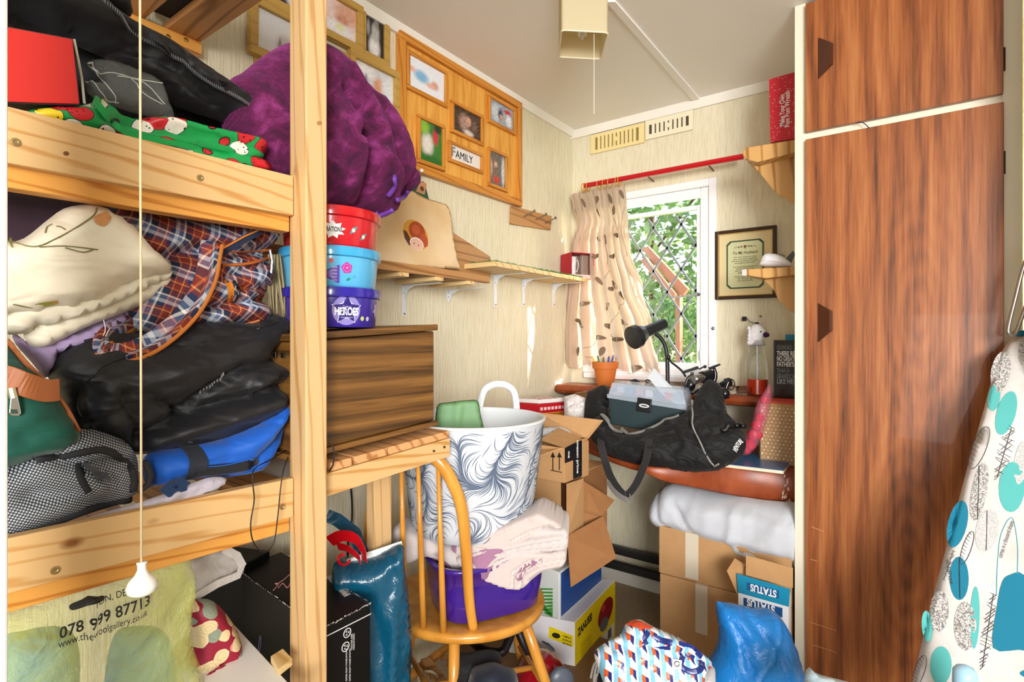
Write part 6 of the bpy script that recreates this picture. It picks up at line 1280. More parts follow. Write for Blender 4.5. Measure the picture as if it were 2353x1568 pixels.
# status box
sp_ = ypl(1.795); st = T('blue_white_status_box', 'open blue and white electrical carton labelled STATUS, in front of the brown boxes', 'cardboard box', sp_.hit(1750, 1600))
z6 = sp_.hit(1696, 1345).z; xa, xb = sp_.hit(1696, 1400).x, sp_.hit(1812, 1400).x
MB().box((xa, 1.795, .001), (xb, 1.835, z6)).build('carton', mt('#e8ecf0', .4), st, bevel=.001)
sf = ypl(1.794); onp(sf, [(1693, 1318), (1816, 1354), (1813, 1395), (1696, 1362)], mt('#1c8ab0', .4), st, 'blue_flap', .001); 
sf2 = Pl(Vector((0, 1.7925, 0)), (1, 0, 0))
onp(sf2, [(1716, 1338), (1790, 1358), (1790, 1377), (1716, 1356)], mt('#1a5c94', .4), st, 'label'); onp(sf2, [(1709, 1374), (1798, 1398), (1798, 1420), (1709, 1392)], mt('#1a4c88', .4), st, 'label')
e_ = sf2.hit(1723, 1345) - sf2.hit(1786, 1362); text('STATUS', .030, sf2.hit(1754, 1357) + sf2.n * .0012, e_, sf2.n.cross(e_), M['white'], st, bold=.03, width=e_.length * .95); e_ = sf2.hit(1716, 1380) - sf2.hit(1780, 1398); text('STATUS', .030, sf2.hit(1748, 1392) + sf2.n * .0012, e_, sf2.n.cross(e_), M['white'], st, bold=.03, width=e_.length)
MB().hexa([ypl(1.80).hit(*p) for p in ((1714, 1276), (1822, 1306), (1822, 1352), (1714, 1322))], (0, .003, 0)).build('flap', card, st); MB().hexa([at(1694, 1366, y=1.80), at(1670, 1312, y=1.77), at(1688, 1284, y=1.83), at(1714, 1300, y=1.835)], (0, .003, 0)).build('flap', card, st)
# bags on the floor
fbg, fP2 = puffthing('blue_plastic_bag', 'thin bright blue plastic bag slumped in front of the blue and white carton', 'plastic bag', face(1.50, 0, .1, 1740), [(1650, 1384), (1668, 1388), (1700, 1392), (1740, 1402), (1770, 1400), (1798, 1425), (1820, 1470), (1838, 1530), (1850, 1580), (1860, 1730), (1560, 1740), (1600, 1600), (1632, 1530), (1650, 1500), (1656, 1460), (1650, 1420)], M['blue_bag'], tf=.07, tb=.08, R=.07, nz=(.008, 14, 2.2, 1.3), nz2=(.003, 45, 3, 1.1), res=.010, seed=23, cr=[([(1655, 1390), (1690, 1450), (1700, 1520)], -.012, .008), ([(1770, 1405), (1740, 1480), (1650, 1600)], .012, .01), ([(1700, 1400), (1760, 1480), (1800, 1600)], -.01, .01)])
cbg, cP2 = puffthing('cube_print_bag', 'glossy supermarket bag with orange, blue and white cube pattern, on the floor', 'carrier bag', face(1.62, 0, .45, 1500), [(1366, 1500), (1395, 1475), (1425, 1460), (1440, 1432), (1470, 1424), (1500, 1440), (1560, 1466), (1605, 1495), (1638, 1528), (1620, 1560), (1600, 1700), (1420, 1720), (1395, 1600), (1376, 1540)], M['cube'], tf=.04, tb=.08, R=.04, nz=(.006, 16, 2, .3), nz2=(.003, 40, 2, .8), res=.010, seed=24, cr=[([(1400, 1490), (1480, 1480), (1560, 1500), (1630, 1530)], -.012, .007), ([(1500, 1440), (1540, 1480), (1600, 1500)], .01, .01)])
cP2.patch([(1440, 1436), (1462, 1425), (1500, 1442), (1480, 1446)], .002).build('orange_corner', mt('#d8502c', .3), cbg)
nv = mt('#1c2c74', .3)
for q in ([(1490, 1452), (1482, 1470), (1500, 1485), (1540, 1488)], [(1500, 1462), (1520, 1472), (1545, 1478)], [(1572, 1500), (1600, 1512), (1612, 1535), (1590, 1545), (1565, 1530), (1572, 1505)], [(1560, 1480), (1590, 1490), (1612, 1510)]): MB().tube(cP2.band(q, .01, 5, .001), .006, 8, flat=.2, up=cP2.pl.n).build('navy_lettering', nv, cbg)
cP2.patch([(1545, 1514), (1566, 1518), (1564, 1540), (1543, 1536)], .004, smooth=False).build('white_tag', M['white'], cbg); MB().tube([cP2.on(1554 + 6 * cos(t), 1526 + 6 * sin(t), .006) for t in [i * .6 for i in range(11)]], .0008, 5).build('tag_print', M['black'], cbg)
puffthing('pinkish_clear_bag', 'cloudy pinkish translucent bag at the bottom edge, on the cube-print bag', 'plastic bag', face(1.45, 0, .2, 1560), [(1525, 1545), (1560, 1538), (1600, 1545), (1640, 1530), (1640, 1600), (1600, 1760), (1520, 1760), (1510, 1600)], M['white_bag'], tf=.03, tb=.05, R=.03, nz=(.006, 30, 2, .8), res=.012, seed=6)
wc = T('white_cable_coil', 'white coiled cable beside the yellow appliance box', 'cable', at(1372, 1640, z=.01)); wcm = mt('#e6e6e4', .4)
for o_ in (0, 7, 14): MB().tube(catmull([at(1348 + o_, 1620, d=1.72), at(1360 + o_, 1545, d=1.70), at(1370 + o_ * .8, 1522, d=1.69), at(1384 + o_ * .4, 1530, d=1.68), at(1378, 1548, d=1.69), at(1366 + o_, 1560, d=1.70), at(1356 + o_, 1630, d=1.72)], 5), .0036, 8).build('loop', wcm, wc, smooth=True)
dk_ = puffthing('dark_plastic_bag', 'small black bag on the floor between the coil and the cube-print bag', 'plastic bag', face(1.68, 0, .3, 1385), [(1372, 1560), (1390, 1545), (1410, 1560), (1420, 1600), (1415, 1690), (1370, 1690)], mt('#232327', .3), tf=.02, tb=.03, R=.02, nz=(.004, 40, 1, 0), res=.012)
# cloth at the foot of the cupboard
puffthing('frayed_teal_cloth', 'frayed white and teal cloth at the foot of the teak door', 'cloth', face(1.55, 0, .6, 1890), [(1852, 1540), (1880, 1550), (1950, 1568), (2060, 1600), (2060, 1700), (1860, 1700)], fabric('teal_stripe', '#dfe6e8', '#2a86a0', .8), tf=.02, tb=.02, R=.02, nz=(.004, 40, 3, .3), res=.012)
# vacuum cleaner under the chair
vc = T('red_vacuum_cleaner', 'red and grey cylinder vacuum cleaner on the floor under the chair', 'vacuum cleaner', at(1240, 1700, z=0)); vo = at(1243, 1548, d=1.62); vr = mt('#9c1020', .2, coat=.4); vg = mt('#5a6270', .35)
Rv = Matrix((RGT, FWD, UP)).transposed()
MB().sphere(vo - UP * .03, .082, .11, .085, 32, 20, Rv).build('red_shell', vr, vc, smooth=True); MB().sphere(vo - UP * .075 + RGT * .0, .086, .115, .06, 32, 16, Rv).build('grey_base', vg, vc, smooth=True)
MB().lathe([(0, -.01), (.036, -.01), (.040, 0), (.036, .010), (.012, .014), (0, .014)], at(1288, 1566, d=1.545), axis=-FWD + RGT * .3, n=32).build('wheel', vg, vc, smooth=True)
MB().tube(catmull([at(1215, 1500, d=1.57), at(1203, 1478, d=1.57), at(1192, 1452, d=1.58), at(1186, 1440, d=1.60)], 5), .0125, 12).build('hose', mt('#17171a', .4), vc, smooth=True)
MB().tube(catmull([at(1180, 1440, d=1.60), at(1165, 1480, d=1.56), at(1150, 1500, d=1.54), at(1110, 1495, d=1.56), at(1085, 1475, d=1.60)], 5), .013, 12).build('hose', mt('#17171a', .4), vc, smooth=True)
MB().hexa([at(u, v, d=1.535) for u, v in ((1246, 1477), (1262, 1484), (1275, 1497), (1268, 1499))], FWD * .01).build('dark_button', mt('#2c3038'), vc)
puffthing('dark_blue_jacket', 'dark navy fabric heap on the floor beneath the chair seat', 'garment', face(1.55, 0, .3, 1130), [(1080, 1550), (1100, 1530), (1135, 1522), (1160, 1532), (1182, 1540), (1192, 1580), (1190, 1700), (1060, 1700)], fabric('navy_cloth', '#1d2438', '#12161f', .6), tf=.04, tb=.05, R=.04, nz=(.008, 25, 2, .5), res=.012, seed=3)
puffthing('black_jacket', 'black crumpled fabric on the floor behind the chair leg', 'garment', face(1.62, 0, .3, 1070), [(1040, 1520), (1080, 1500), (1140, 1495), (1150, 1540), (1100, 1700), (1030, 1700)], M['blackdull'], tf=.04, tb=.05, R=.04, nz=(.008, 25, 2, .5), res=.013, seed=13)
cr_ = T('wooden_crate', 'rough wooden crate with round hole lying under the chair, in shadow', 'crate', at(950, 1700, z=0)); 
MB().tube([at(900, 1585, d=1.60), at(1040, 1478, d=1.80)], .014, 12).build('round_bar', CW, cr_, smooth=True)
MB().strip([at(975, 1520, d=1.65), at(1030, 1590, d=1.55)], FWD, .03, .02).build('slat', M['woody'], cr_); MB().tube([at(983 + 22 * cos(t), 1560 + 17 * sin(t), d=1.58) for t in [i * pi / 12 for i in range(25)]], .004, 8).build('ring', mt('#a89878', .6), cr_, smooth=True)
for i in range(4): MB().strip([at(1000 + i * 14, 1500 + i * 14, d=1.80), at(1080 + i * 6, 1470 + i * 22, d=1.90)], UP, .012, .006).build('slat', M['woody'], cr_)
MB().box((-1.25, 1.35, .001), (-.80, 1.75, .10)).build('base_tray', mt('#7a5c3c', .7), cr_)
# cable behind the deck
cb3 = MB().tube(catmull([xpl(-1.36).hit(806, 1120), xpl(-1.36).hit(809, 1160), xpl(-1.36).hit(808, 1200), xpl(-1.355).hit(800, 1240), xpl(-1.35).hit(798, 1400)], 5), .0028, 6).build('black_wall_cable', M['black'], smooth=True); tag(single(cb3), 'black cable hanging down the left wall behind the pallet deck', 'cable')
cb4 = MB().tube(catmull([UPn(.02).hit(755, 1018), UPn(.015).hit(766, 1030), UPn(.015).hit(766, 1065), UPn(.022).hit(757, 1083)], 5), .0014, 6).build('short_black_wire', M['black'], smooth=True); tag(single(cb4), 'short black wire against the wood-grain box beside the post', 'wire')
# ------------------------------------------------------------------ on and above the desk
# certificate in dark frame
fp = ypl(YW - .001); fx0, fx1 = fp.hit(1645, 600).x, fp.hit(1786, 600).x; fz1, fz0 = fp.hit(1645, 534).z, fp.hit(1645, 690).z
ct = T('framed_verse', 'dark wood framed verse with green border, on the wall right of the window', 'picture frame', (fx0, YW, fz0))
rectframe(fx0, fx1, fz0, fz1, .014, YW - .018, YW - .001).build('frame', mt('#3a2416', .35), ct, bevel=.002); rectframe(fx0 + .0135, fx1 - .0135, fz0 + .0135, fz1 - .0135, .004, YW - .014, YW - .002).build('gilt_slip', mt('#c8a860', .4), ct)
bxo('mount', (fx0 + .014, YW - .008, fz0 + .014), (fx1 - .014, YW - .002, fz1 - .014), mt('#e4d3a2', .7), ct)
def F2(a, b): return Vector((fx0 + (fx1 - fx0) * a, YW - .0085, fz0 + (fz1 - fz0) * b))
def octo(a0, a1, b0, b1, c): return [(a0 + c, b1), (a1 - c, b1), (a1, b1 - c * .8), (a1, b0 + c * .8), (a1 - c, b0), (a0 + c, b0), (a0, b0 + c * .8), (a0, b1 - c * .8)]
MB().hexa([F2(*p) for p in octo(.19, .80, .15, .84, .06)], (0, -.0004, 0)).build('green_border', mt('#3c5a44', .6), ct); MB().hexa([F2(*p) + Vector((0, -.0005, 0)) for p in octo(.215, .775, .17, .82, .06)], (0, -.0004, 0)).build('parchment', mt('#d9dcae', .7), ct)
tk = mt('#4c4a38', .7); text('To My Husband', .017, F2(.5, .66) + Vector((0, -.0012, 0)), (1, 0, 0), UP, tk, ct, bold=.01, width=(fx1 - fx0) * .40)
vs_ = ['We have shared so many', 'days and years together', 'We have shared the laughter', 'throughout the tears', '', 'You have been beside me', 'all along the way', 'and I love you more', 'with every day', '', 'Thank you, my dearest', 'for all you do', 'you are my life']
for i, s in enumerate(vs_):
    if s: text(s, .0085, F2(.5, .60 - i * .028) + Vector((0, -.0012, 0)), (1, 0, 0), UP, tk, ct, width=(fx1 - fx0) * min(.44, .017 * len(s)))
MB().hexa([F2(*p) + Vector((0, -.001, 0)) for p in ((.5, .71), (.525, .75), (.515, .77), (.5, .76), (.485, .77), (.475, .75))], (0, -.0003, 0)).build('heart_print', mt('#8a4a3a'), ct)
for s in (-1, 1):
    MB().tube(catmull([F2(.5 + s * a, .74 + b) + Vector((0, -.001, 0)) for a, b in ((.03, 0), (.07, .015), (.11, -.005), (.15, .012), (.18, -.01))], 5), .0008, 5).build('scroll_print', tk, ct)
    for a in (.06, .10): MB().hexa([F2(.5 + s * a + .014 * cos(t), .745 + .012 * sin(t)) + Vector((0, -.001, 0)) for t in (0, 1.2, 2.4, 3.6, 4.8)], (0, -.0003, 0)).build('scroll_print', mt('#6a7050'), ct)
# shelves on the cupboard side
y7 = 2.03; p7 = ypl(y7); bw = M['brkt']
sh = T('upper_bracket_shelf', 'upper small wooden shelf on a curved bracket, fixed to the cupboard side', 'shelf', p7.hit(1829, 335))
MB().hexa([p7.hit(*p) for p in ((1705, 352), (1713, 339), (1843, 318), (1843, 346), (1740, 373), (1712, 366))], (0, .17, 0)).build('shelf_board', bw, sh, bevel=.003)
MB().hexa([p7.hit(*p) + Vector((0, .05, 0)) for p in [(1722, 372), (1843, 344), (1843, 474), (1806, 455), (1795, 446), (1784, 443), (1772, 432), (1748, 402)]], (0, .02, 0)).build('bracket', bw, sh, bevel=.003)
sh_ = T('lower_bracket_shelf', 'lower small wooden shelf on a curved bracket, holding a white mouse-shaped gadget', 'shelf', p7.hit(1829, 625))
MB().hexa([p7.hit(*p) for p in ((1713, 619), (1843, 612), (1843, 630), (1760, 640), (1713, 633))], (0, .13, 0)).build('shelf_board', bw, sh_, bevel=.003)
MB().hexa([p7.hit(*p) + Vector((0, .04, 0)) for p in [(1744, 640), (1843, 630), (1843, 735), (1808, 712), (1796, 700), (1784, 690), (1774, 668), (1760, 652)]], (0, .02, 0)).build('bracket', bw, sh_, bevel=.003)
ws2, wP2 = puffthing('white_rounded_gadget', 'smooth white mouse-shaped plastic gadget on the lower bracket shelf', 'gadget', ypl(y7 + .05), [(1748, 612), (1749, 598), (1755, 586), (1768, 582), (1788, 585), (1806, 594), (1818, 606), (1816, 614), (1790, 615)], mt('#eceaf0', .25, coat=.3), tf=.03, tb=.03, R=.03, nz=(0, 1, 1, 0), res=.005)
MB().tube(wP2.band([(1750, 600), (1770, 600), (1800, 603), (1815, 608)], .001, 5, .0004), .0006, 5).build('seam', mt('#b8b4bc'), ws2)
gd2 = T('grey_metal_gadget', 'dark grey metal gadget tilted behind the white one on the bracket shelf', 'gadget', ypl(y7 + .09).hit(1815, 612)); MB().hexa([ypl(y7 + .09).hit(*p) for p in ((1796, 604), (1822, 576), (1826, 584), (1812, 612))], (0, .02, 0)).build('metal_body', mt('#55565a', .3, .7), gd2, bevel=.002); MB().hexa([ypl(y7 + .09).hit(*p) for p in ((1758, 585), (1800, 584), (1804, 588), (1764, 590))], (0, .02, 0)).build('clip', mt('#7a7670', .4, .7), gd2)
pt_ = MB().hexa([p7.hit(*p) + Vector((0, -.002, 0)) for p in ((1705, 620), (1716, 619), (1716, 634), (1706, 634))], (0, .02, 0)).build('pale_pink_tab', mt('#e2cfcb', .6)); tag(single(pt_), 'pale pink tab at the left end of the lower bracket shelf', 'tab')
# wreath kit box
pr_ = ypl(y7 + .05); wk_ = T('pom_pom_wreath_box', 'tall red spotted box reading Make Your Own Pom Pom Wreath, on the upper bracket shelf', 'box', pr_.hit(1800, 326))
MB().hexa([pr_.hit(*p) for p in ((1767, 182), (1832, 164), (1832, 318), (1770, 327))], (0, .07, 0)).build('box_body', M['redspot'], wk_, bevel=.001)
wkf = pr_.off(.001)
for s, u, va, vb_ in (('Make Your Own', 1797.5, 290, 217), ('Pom Pom Wreath', 1809.5, 292, 209)):
    e = wkf.hit(u, vb_) - wkf.hit(u, va); text(s, .022, wkf.hit(u, (va + vb_) / 2), (0, 0, 1), (-1, 0, 0), M['white'], wk_, bold=.02, width=e.length)
# usb lead
ul = T('short_lead', 'short lead with two black plugs hooked on the wall above the unicorn bottle', 'lead', BW.hit(1730, 745)); pu = ypl(YW - .02)
for a, b in (((1706, 728), (1716, 738)), ((1735, 741), (1744, 747))): MB().hexa([pu.hit(a[0], a[1]), pu.hit(b[0], a[1]), pu.hit(b[0], b[1]), pu.hit(a[0], b[1])], (0, -.006, 0)).build('plug', M['black'], ul, bevel=.001)
MB().tube(bez(pu, [(1716, 731), (1722, 739), (1732, 743)], 5), .0012, 6).build('cord', M['black'], ul); MB().tube(bez(pu, [(1716, 729), (1726, 733), (1736, 742)], 5), .001, 6).build('cord', M['white'], ul)
nl = MB().lathe([(.003, 0), (.003, .01), (0, .012)], BW.hit(1748, 727), (0, -1, 0), 8).build('wall_nail', mt('#2a2a2a', .5)); tag(single(nl, BW.hit(1748, 727)), 'small dark nail in the wall above the unicorn bottle', 'nail')
# terracotta pot and pens
zsh = .94
pc_ = at(1391, 888, z=zsh + .001); 
pot = T('terracotta_pot', 'orange terracotta pot full of pens on the window shelf', 'plant pot', pc_); ter = mt('#cc6f2c', .6)
MB().lathe([(0, 0), (.036, 0), (.037, .003), (.052, .082), (.058, .083), (.0605, .113), (.056, .113), (.050, .085), (.034, .008), (0, .008)], pc_, n=48).build('pot', ter, pot, angle=40)
rnd = random.Random(12)
for i, (du, c, lab) in enumerate(((-26, '#d8a838', 'yellow pencil leaning out of the terracotta pot'), (-16, '#3a7a4c', 'green coiled pen in the terracotta pot'), (-4, '#4a6a58', 'grey-green pen in the middle of the terracotta pot'), (8, '#2840a8', 'blue pen, left one of the two blue pens in the pot'), (16, '#1f3c9c', 'blue pen, right one of the two blue pens in the pot'), (24, '#c88838', 'orange-tan pencil at the right of the terracotta pot'))):
    b = pc_ + UP * .03 + RGT * du * .0008; e = pc_ + UP * (.128 + rnd.uniform(0, .012)) + RGT * du * .0023 + FWD * rnd.uniform(-.02, .02); t = T('pen' if i not in (0, 5) else 'pencil', lab, 'pen' if i not in (0, 5) else 'pencil', b, 'pens in the pot'); MB().tube([b, e], .0042, 8).build('barrel', mt(c, .35), t, smooth=False, angle=40); MB().tube([e, e + (e - b).normalized() * .008], [.0035, .001], 8).build('tip', mt('#26262a' if i % 2 else c, .4), t, angle=40)
# desk lamp
LD = 2.2; lm = T('desk_lamp', 'black gooseneck desk lamp in front of the window', 'lamp', at(1534, 880, d=LD + .05)); bk2 = mt('#1f2226', .3, coat=.2)
stem_ = catmull([at(*p, d=LD + .05) for p in ((1534, 900), (1534, 860), (1533, 825), (1529, 797), (1518, 777), (1503, 765))], 8); MB().tube(stem_, .0085, 12).build('gooseneck', bk2, lm, smooth=True)
bq = at(1534, 900, d=LD + .05); bq.z = zsh + .001; MB().lathe([(.05, 0), (.052, .006), (.04, .014), (.012, .018), (0, .018)], bq, n=32).build('base', bk2, lm, smooth=True); MB().tube([bq, at(1534, 880, d=LD + .05)], .0085, 12).build('stem', bk2, lm, smooth=True)
p0, p1 = at(1453, 777, d=LD - .04), at(1525, 745, d=LD + .04); ax = (p1 - p0); Lh = ax.length; ax.normalize()
MB().lathe([(.040, 0), (.047, .001), (.047, .026), (.044, .027), (.031, .060), (.026, .062), (.022, .066), (.0235, .066), (.0235, Lh), (.0, Lh)], p0, ax, n=40).build('shade', bk2, lm, angle=35); MB().lathe([(.041, .002), (.02, .04), (0, .05)], p0, ax, n=32).build('reflector', mt('#c8ccd0', .3, .3), lm, smooth=True)
MB().sphere(at(1503, 763, d=LD + .0), .010).build('joint', bk2, lm, smooth=True)
# fishing reels
RD = 2.12; bl_ = mt('#16171a', .25, coat=.3); sv = mt('#b0aca8', .2, .9)
def rp(u, v, dd=0): return at(u, v, d=RD + dd)
rl = T('fishing_reel', 'black and silver spinning reel with folded handle, in front of the window', 'fishing reel', rp(1600, 905))
a, b = rp(1592, 874, -.02), rp(1634, 862, .03); ax = (b - a).normalized(); LL = (b - a).length
MB().lathe([(.0, 0), (.016, 0), (.020, .006), (.0165, .010), (.0165, LL * .5)], a, ax, n=28).build('silver_spool', sv, rl, angle=30); MB().lathe([(.0165, LL * .5), (.0235, LL * .52), (.0245, LL * .95), (.018, LL), (0, LL)], a, ax, n=28).build('rotor', bl_, rl, angle=30)
MB().tube(catmull([rp(1605, 895), rp(1590, 905), rp(1575, 890), rp(1580, 870), rp(1592, 860)], 5), .009, 8, flat=.5).build('body_arm', bl_, rl, smooth=True)
MB().sphere(rp(1585, 885), .022, .018, .024, 20, 14).build('gear_housing', bl_, rl, smooth=True)
MB().hexa([rp(*p) for p in ((1569, 854), (1604, 842), (1607, 848), (1572, 859))], FWD * .014).build('reel_foot', bl_, rl, bevel=.001); MB().tube([rp(1590, 855), rp(1592, 870)], .006, 8).build('foot_stem', bl_, rl)
MB().tube(catmull([rp(1536, 822), rp(1543, 833), rp(1552, 840), rp(1566, 852), rp(1576, 866)], 5), [.004] * 21, 8).build('crank_arm', bl_, rl, smooth=True); MB().sphere(rp(1536, 821), .009, .009, .011).build('crank_knob', bl_, rl, smooth=True)
MB().tube([rp(1606, 849), rp(1618, 843)], .003, 8).build('bail_arm', bl_, rl); MB().sphere(rp(1620, 843), .0065).build('line_roller', bl_, rl, smooth=True)
MB().tube([rp(1588 + 22 * cos(t), 880 + 20 * sin(t), .01 * sin(t)) for t in [i * .3 for i in range(12)]], .0018, 6).build('bail_wire', sv, rl)
r2 = T('fishing_reel', 'second black spinning reel with raised reel foot, right of the silver-spooled one', 'fishing reel', rp(1665, 915))
MB().hexa([rp(*p, .03) for p in ((1629, 845), (1654, 836), (1657, 839), (1632, 851))], FWD * .012).build('reel_foot', bl_, r2, bevel=.001); MB().tube(catmull([rp(1641, 846, .03), rp(1644, 862, .03), rp(1640, 880, .03)], 5), [.006, .007, .007, .0075, .008, .008, .009, .009, .009, .009, .010], 10).build('foot_stem', bl_, r2, smooth=True)
MB().lathe([(0, 0), (.010, 0), (.013, .01), (.013, .03), (.018, .034), (.018, .05), (0, .05)], rp(1655, 886, .02), (rp(1690, 872, .06) - rp(1655, 886, .02)), n=24).build('spool', bl_, r2, angle=30)
MB().tube([rp(1680 + 8 * cos(t), 884 + 12 * sin(t), .05) for t in [i * pi / 12 for i in range(25)]], .0028, 8).build('bail_ring', mt('#7a6a58', .25, .8), r2, smooth=True)
MB().tube(catmull([rp(1675, 875), rp(1668, 895), rp(1672, 915)], 5), .009, 8).build('body_arm', bl_, r2, smooth=True); MB().sphere(rp(1665, 905), .02, .02, .022).build('gear_housing', bl_, r2, smooth=True)
MB().tube(bez(face(RD + .03), [(1650, 858), (1660, 848), (1668, 848), (1672, 866)], 6), .0008, 5).build('fishing_line', mt('#b8c0a8', .3), r2)
# unicorn bottle
UB = at(1740, 917, y=2.28); UB.z = zsh + .001; ppm = F / ((UB - CAM).dot(FWD))
ub_t = T('unicorn_bottle', 'clear bottle with a white unicorn-head top and red drink in the bottom', 'bottle', UB)
bd = [(0, 0), (.034, 0), (.0375, .004), (.0378, .10), (.036, .125), (.028, .155), (.024, .172), (.027, .190), (.030, .200), (.027, .209), (.0265, .214)]
gb_ = G('bottle_plastic', '#f2f6f6', .05, trans=1, ior=1.12); MB().lathe(bd, UB, n=48).build('bottle_body', gb_.m, ub_t, smooth=True)
gl_ = G('red_drink', '#c43218', .1, coat=.5); MB().lathe([(0, .002), (.033, .002), (.0365, .006), (.0368, .062), (0, .062)], UB, n=40).build('red_drink', gl_.m, ub_t, angle=40)
MB().tube([UB + UP * .06, UB + UP * .21], .003, 8).build('straw', mt('#e8eef0', .3), ub_t)
hpx = [(315, 368), (322, 330), (318, 300), (308, 268), (330, 245), (340, 205), (365, 178), (405, 178), (440, 205), (470, 245), (494, 262), (497, 285), (470, 300), (445, 290), (437, 330), (447, 368)]
hp_ = Pl(UB, RGT); q_ = [(x / 3.918 + 1640, y / 3.918 + 700) for x, y in hpx]
HPf = Puff(hp_, q_, tf=.022, tb=.022, R=.024, nz=(0, 1, 1, 0), res=.005); HPf.mesh('unicorn_head', mt('#f0eff2', .45), ub_t)
px2 = lambda L: [(x / 3.918 + 1640, y / 3.918 + 700) for x, y in L]
HPf.patch(px2([(442, 268), (455, 250), (480, 247), (495, 262), (497, 285), (472, 299), (448, 292)]), .002).build('purple_muzzle', mt('#4c2c60', .4), ub_t); HPf.patch(px2([(414, 242), (421, 238), (428, 243), (426, 251), (417, 252)]), .0025).build('eye', M['black'], ub_t)
h0, h1 = HPf.on(*px2([(436, 200)])[0], -.012), HPf.on(*px2([(458, 156)])[0], -.012)
for i in range(5): a, b = h0.lerp(h1, i / 5), h0.lerp(h1, (i + 1) / 5); MB().tube([a, b], [.0058 * (1 - i / 5.6), .0058 * (1 - (i + .8) / 5.6)], 10).build('horn_band', mt('#b83c9c' if i % 2 == 0 else '#e0c8dc', .4), ub_t)
for i in range(5): q = px2([(322 + 6 * sin(i * 2), 215 + i * 32)])[0]; MB().sphere(HPf.on(*q, -.004), .006, .006, .009, 10, 8).build('mane_tuft', mt('#f0eff2', .5), ub_t, smooth=True)
gj = at(1712, 915, y=2.26); gj.z = zsh + .001; gjt = T('glass_dish', 'small round glass dish on the window shelf beside the unicorn bottle', 'dish', gj); MB().lathe([(0, .002), (.030, .002), (.032, .004), (.033, .032), (.031, .032), (.029, .006), (0, .006)], gj, n=36).build('glass', gb_.m, gjt, smooth=True)
gr = at(1683, 915, y=2.27); gr.z = zsh + .001; o = MB().sphere(gr + UP * .018, .022, .018, .018, 14, 10).build('clear_bottle_bung', gb_.m, smooth=True); tag(single(o), 'small clear greenish plastic piece beside the glass dish', 'plastic item')
# plaque and teal box
yq = 2.24; pq_ = ypl(yq); pl_t = T('fathers_day_plaque', 'black plaque with silver capital letters about a Father\'s Day gift, beside the cupboard', 'plaque', pq_.hit(1790, 910)); xq = pq_.hit(1779, 850).x; zq = pq_.hit(1782, 782).z
MB().box((xq, yq, zsh + .001), (XP - .002, yq + .018, zq)).build('slab', mt('#121316', .25, coat=.4), pl_t, bevel=.001); MB().box((xq - .003, yq + .001, zsh + .001), (xq, yq + .018, zq)).build('grey_edge', mt('#5c6670', .4), pl_t)
for i, (s, c, v) in enumerate((('GRANDAD', '#6a7078', 799), ('THERE REALLY IS', '#e8e8ea', 813), ('NO GREATER', '#dcdce0', 825), ("FATHER'S DAY GIFT", '#dcdce0', 837.5), ('THAN A', '#6a7078', 852), ('GRANDCHILD JUST', '#7a828c', 865), ('LIKE ME!', '#9aa2ac', 877))):
    text(s, .0245, pq_.hit(1785, v) + Vector((0, -.0006, 0)), (1, 0, 0), UP, mt(c, .4), pl_t, bold=.03, align='LEFT', width=.0072 * len(s))
tb2 = MB().box((pq_.hit(1798, 800).x, 2.30, zsh + .001), (XP - .002, 2.36, ypl(2.30).hit(1800, 769).z)).build('teal_card_box', mt('#1f8fb4', .5), bevel=.001); tag(single(tb2), 'teal box just showing above the black plaque', 'box')
# brown patterned box with red top
Q = at(1747, 1063, z=zd + .001); yb_ = Q.y; pb_ = ypl(yb_); xm = T('patterned_brown_box', 'brown box printed with white icons, with a red top, beside the cupboard', 'gift box', Q)
zt8 = pb_.hit(1752, 926).z; MB().box((Q.x, yb_, zd + .001), (XP - .002, yb_ + .13, zt8)).build('carton', M['xmas'], xm, bevel=.001); MB().box((Q.x + .004, yb_ + .006, zt8), (XP - .002, yb_ + .125, zt8 + .006)).build('red_top', mt('#c8402c', .5), xm, bevel=.001)
MB().box((Q.x - .004, yb_ + .002, zd + .001), (Q.x - .001, yb_ + .12, zt8 - .01)).build('dark_liner', mt('#3a3432'), xm)
wi = mt('#eee8dc', .6); k = 0; stepx = .0125; stepz = .0125; z = zd + .010; r = 0
while z < zt8 - .006:
    x = Q.x + .007 + (stepx / 2 if r % 2 else 0)
    while x < XP - .006:
        c = Vector((x, yb_ - .0004, z)); ty = (k * 7 + r * 3) % 6; k += 1; m = MB(); s = .0043
        if ty == 0: m.tube([c + Vector((s * .8 * cos(t), 0, s * .8 * sin(t))) for t in [i * pi / 5 for i in range(11)]], .0005, 4)
        elif ty == 1: m.hexa([c + Vector((s * (1 if i % 2 else .45) * cos(i * pi / 5), 0, s * (1 if i % 2 else .45) * sin(i * pi / 5))) for i in range(10)], (0, -.0002, 0))
        elif ty == 2: m.tube([c + Vector((s * a, 0, s * b)) for a, b in ((0, -1), (.9, .2), (.5, .9), (0, .4), (-.5, .9), (-.9, .2), (0, -1))], .0005, 4)
        elif ty == 3: m.hexa([c + Vector((s * a, 0, s * b)) for a, b in ((-.3, -.9), (.3, -.9), (.25, -.3), (.9, -.4), (0, 1.1), (-.9, -.4), (-.25, -.3))], (0, -.0002, 0))
        elif ty == 4: m.tube([c + Vector((s * a, 0, s * b)) for a, b in ((-.8, -.7), (.8, -.7), (.5, 0), (.4, .8), (-.4, .8), (-.5, 0), (-.8, -.7))], .0005, 4)
        else: m.hexa([c + Vector((s * .55 * cos(t), 0, s * .55 * sin(t))) for t in [i * pi / 4 for i in range(8)]], (0, -.0002, 0))
        m.build('printed_icon', wi, xm); x += stepx
    z += stepz; r += 1
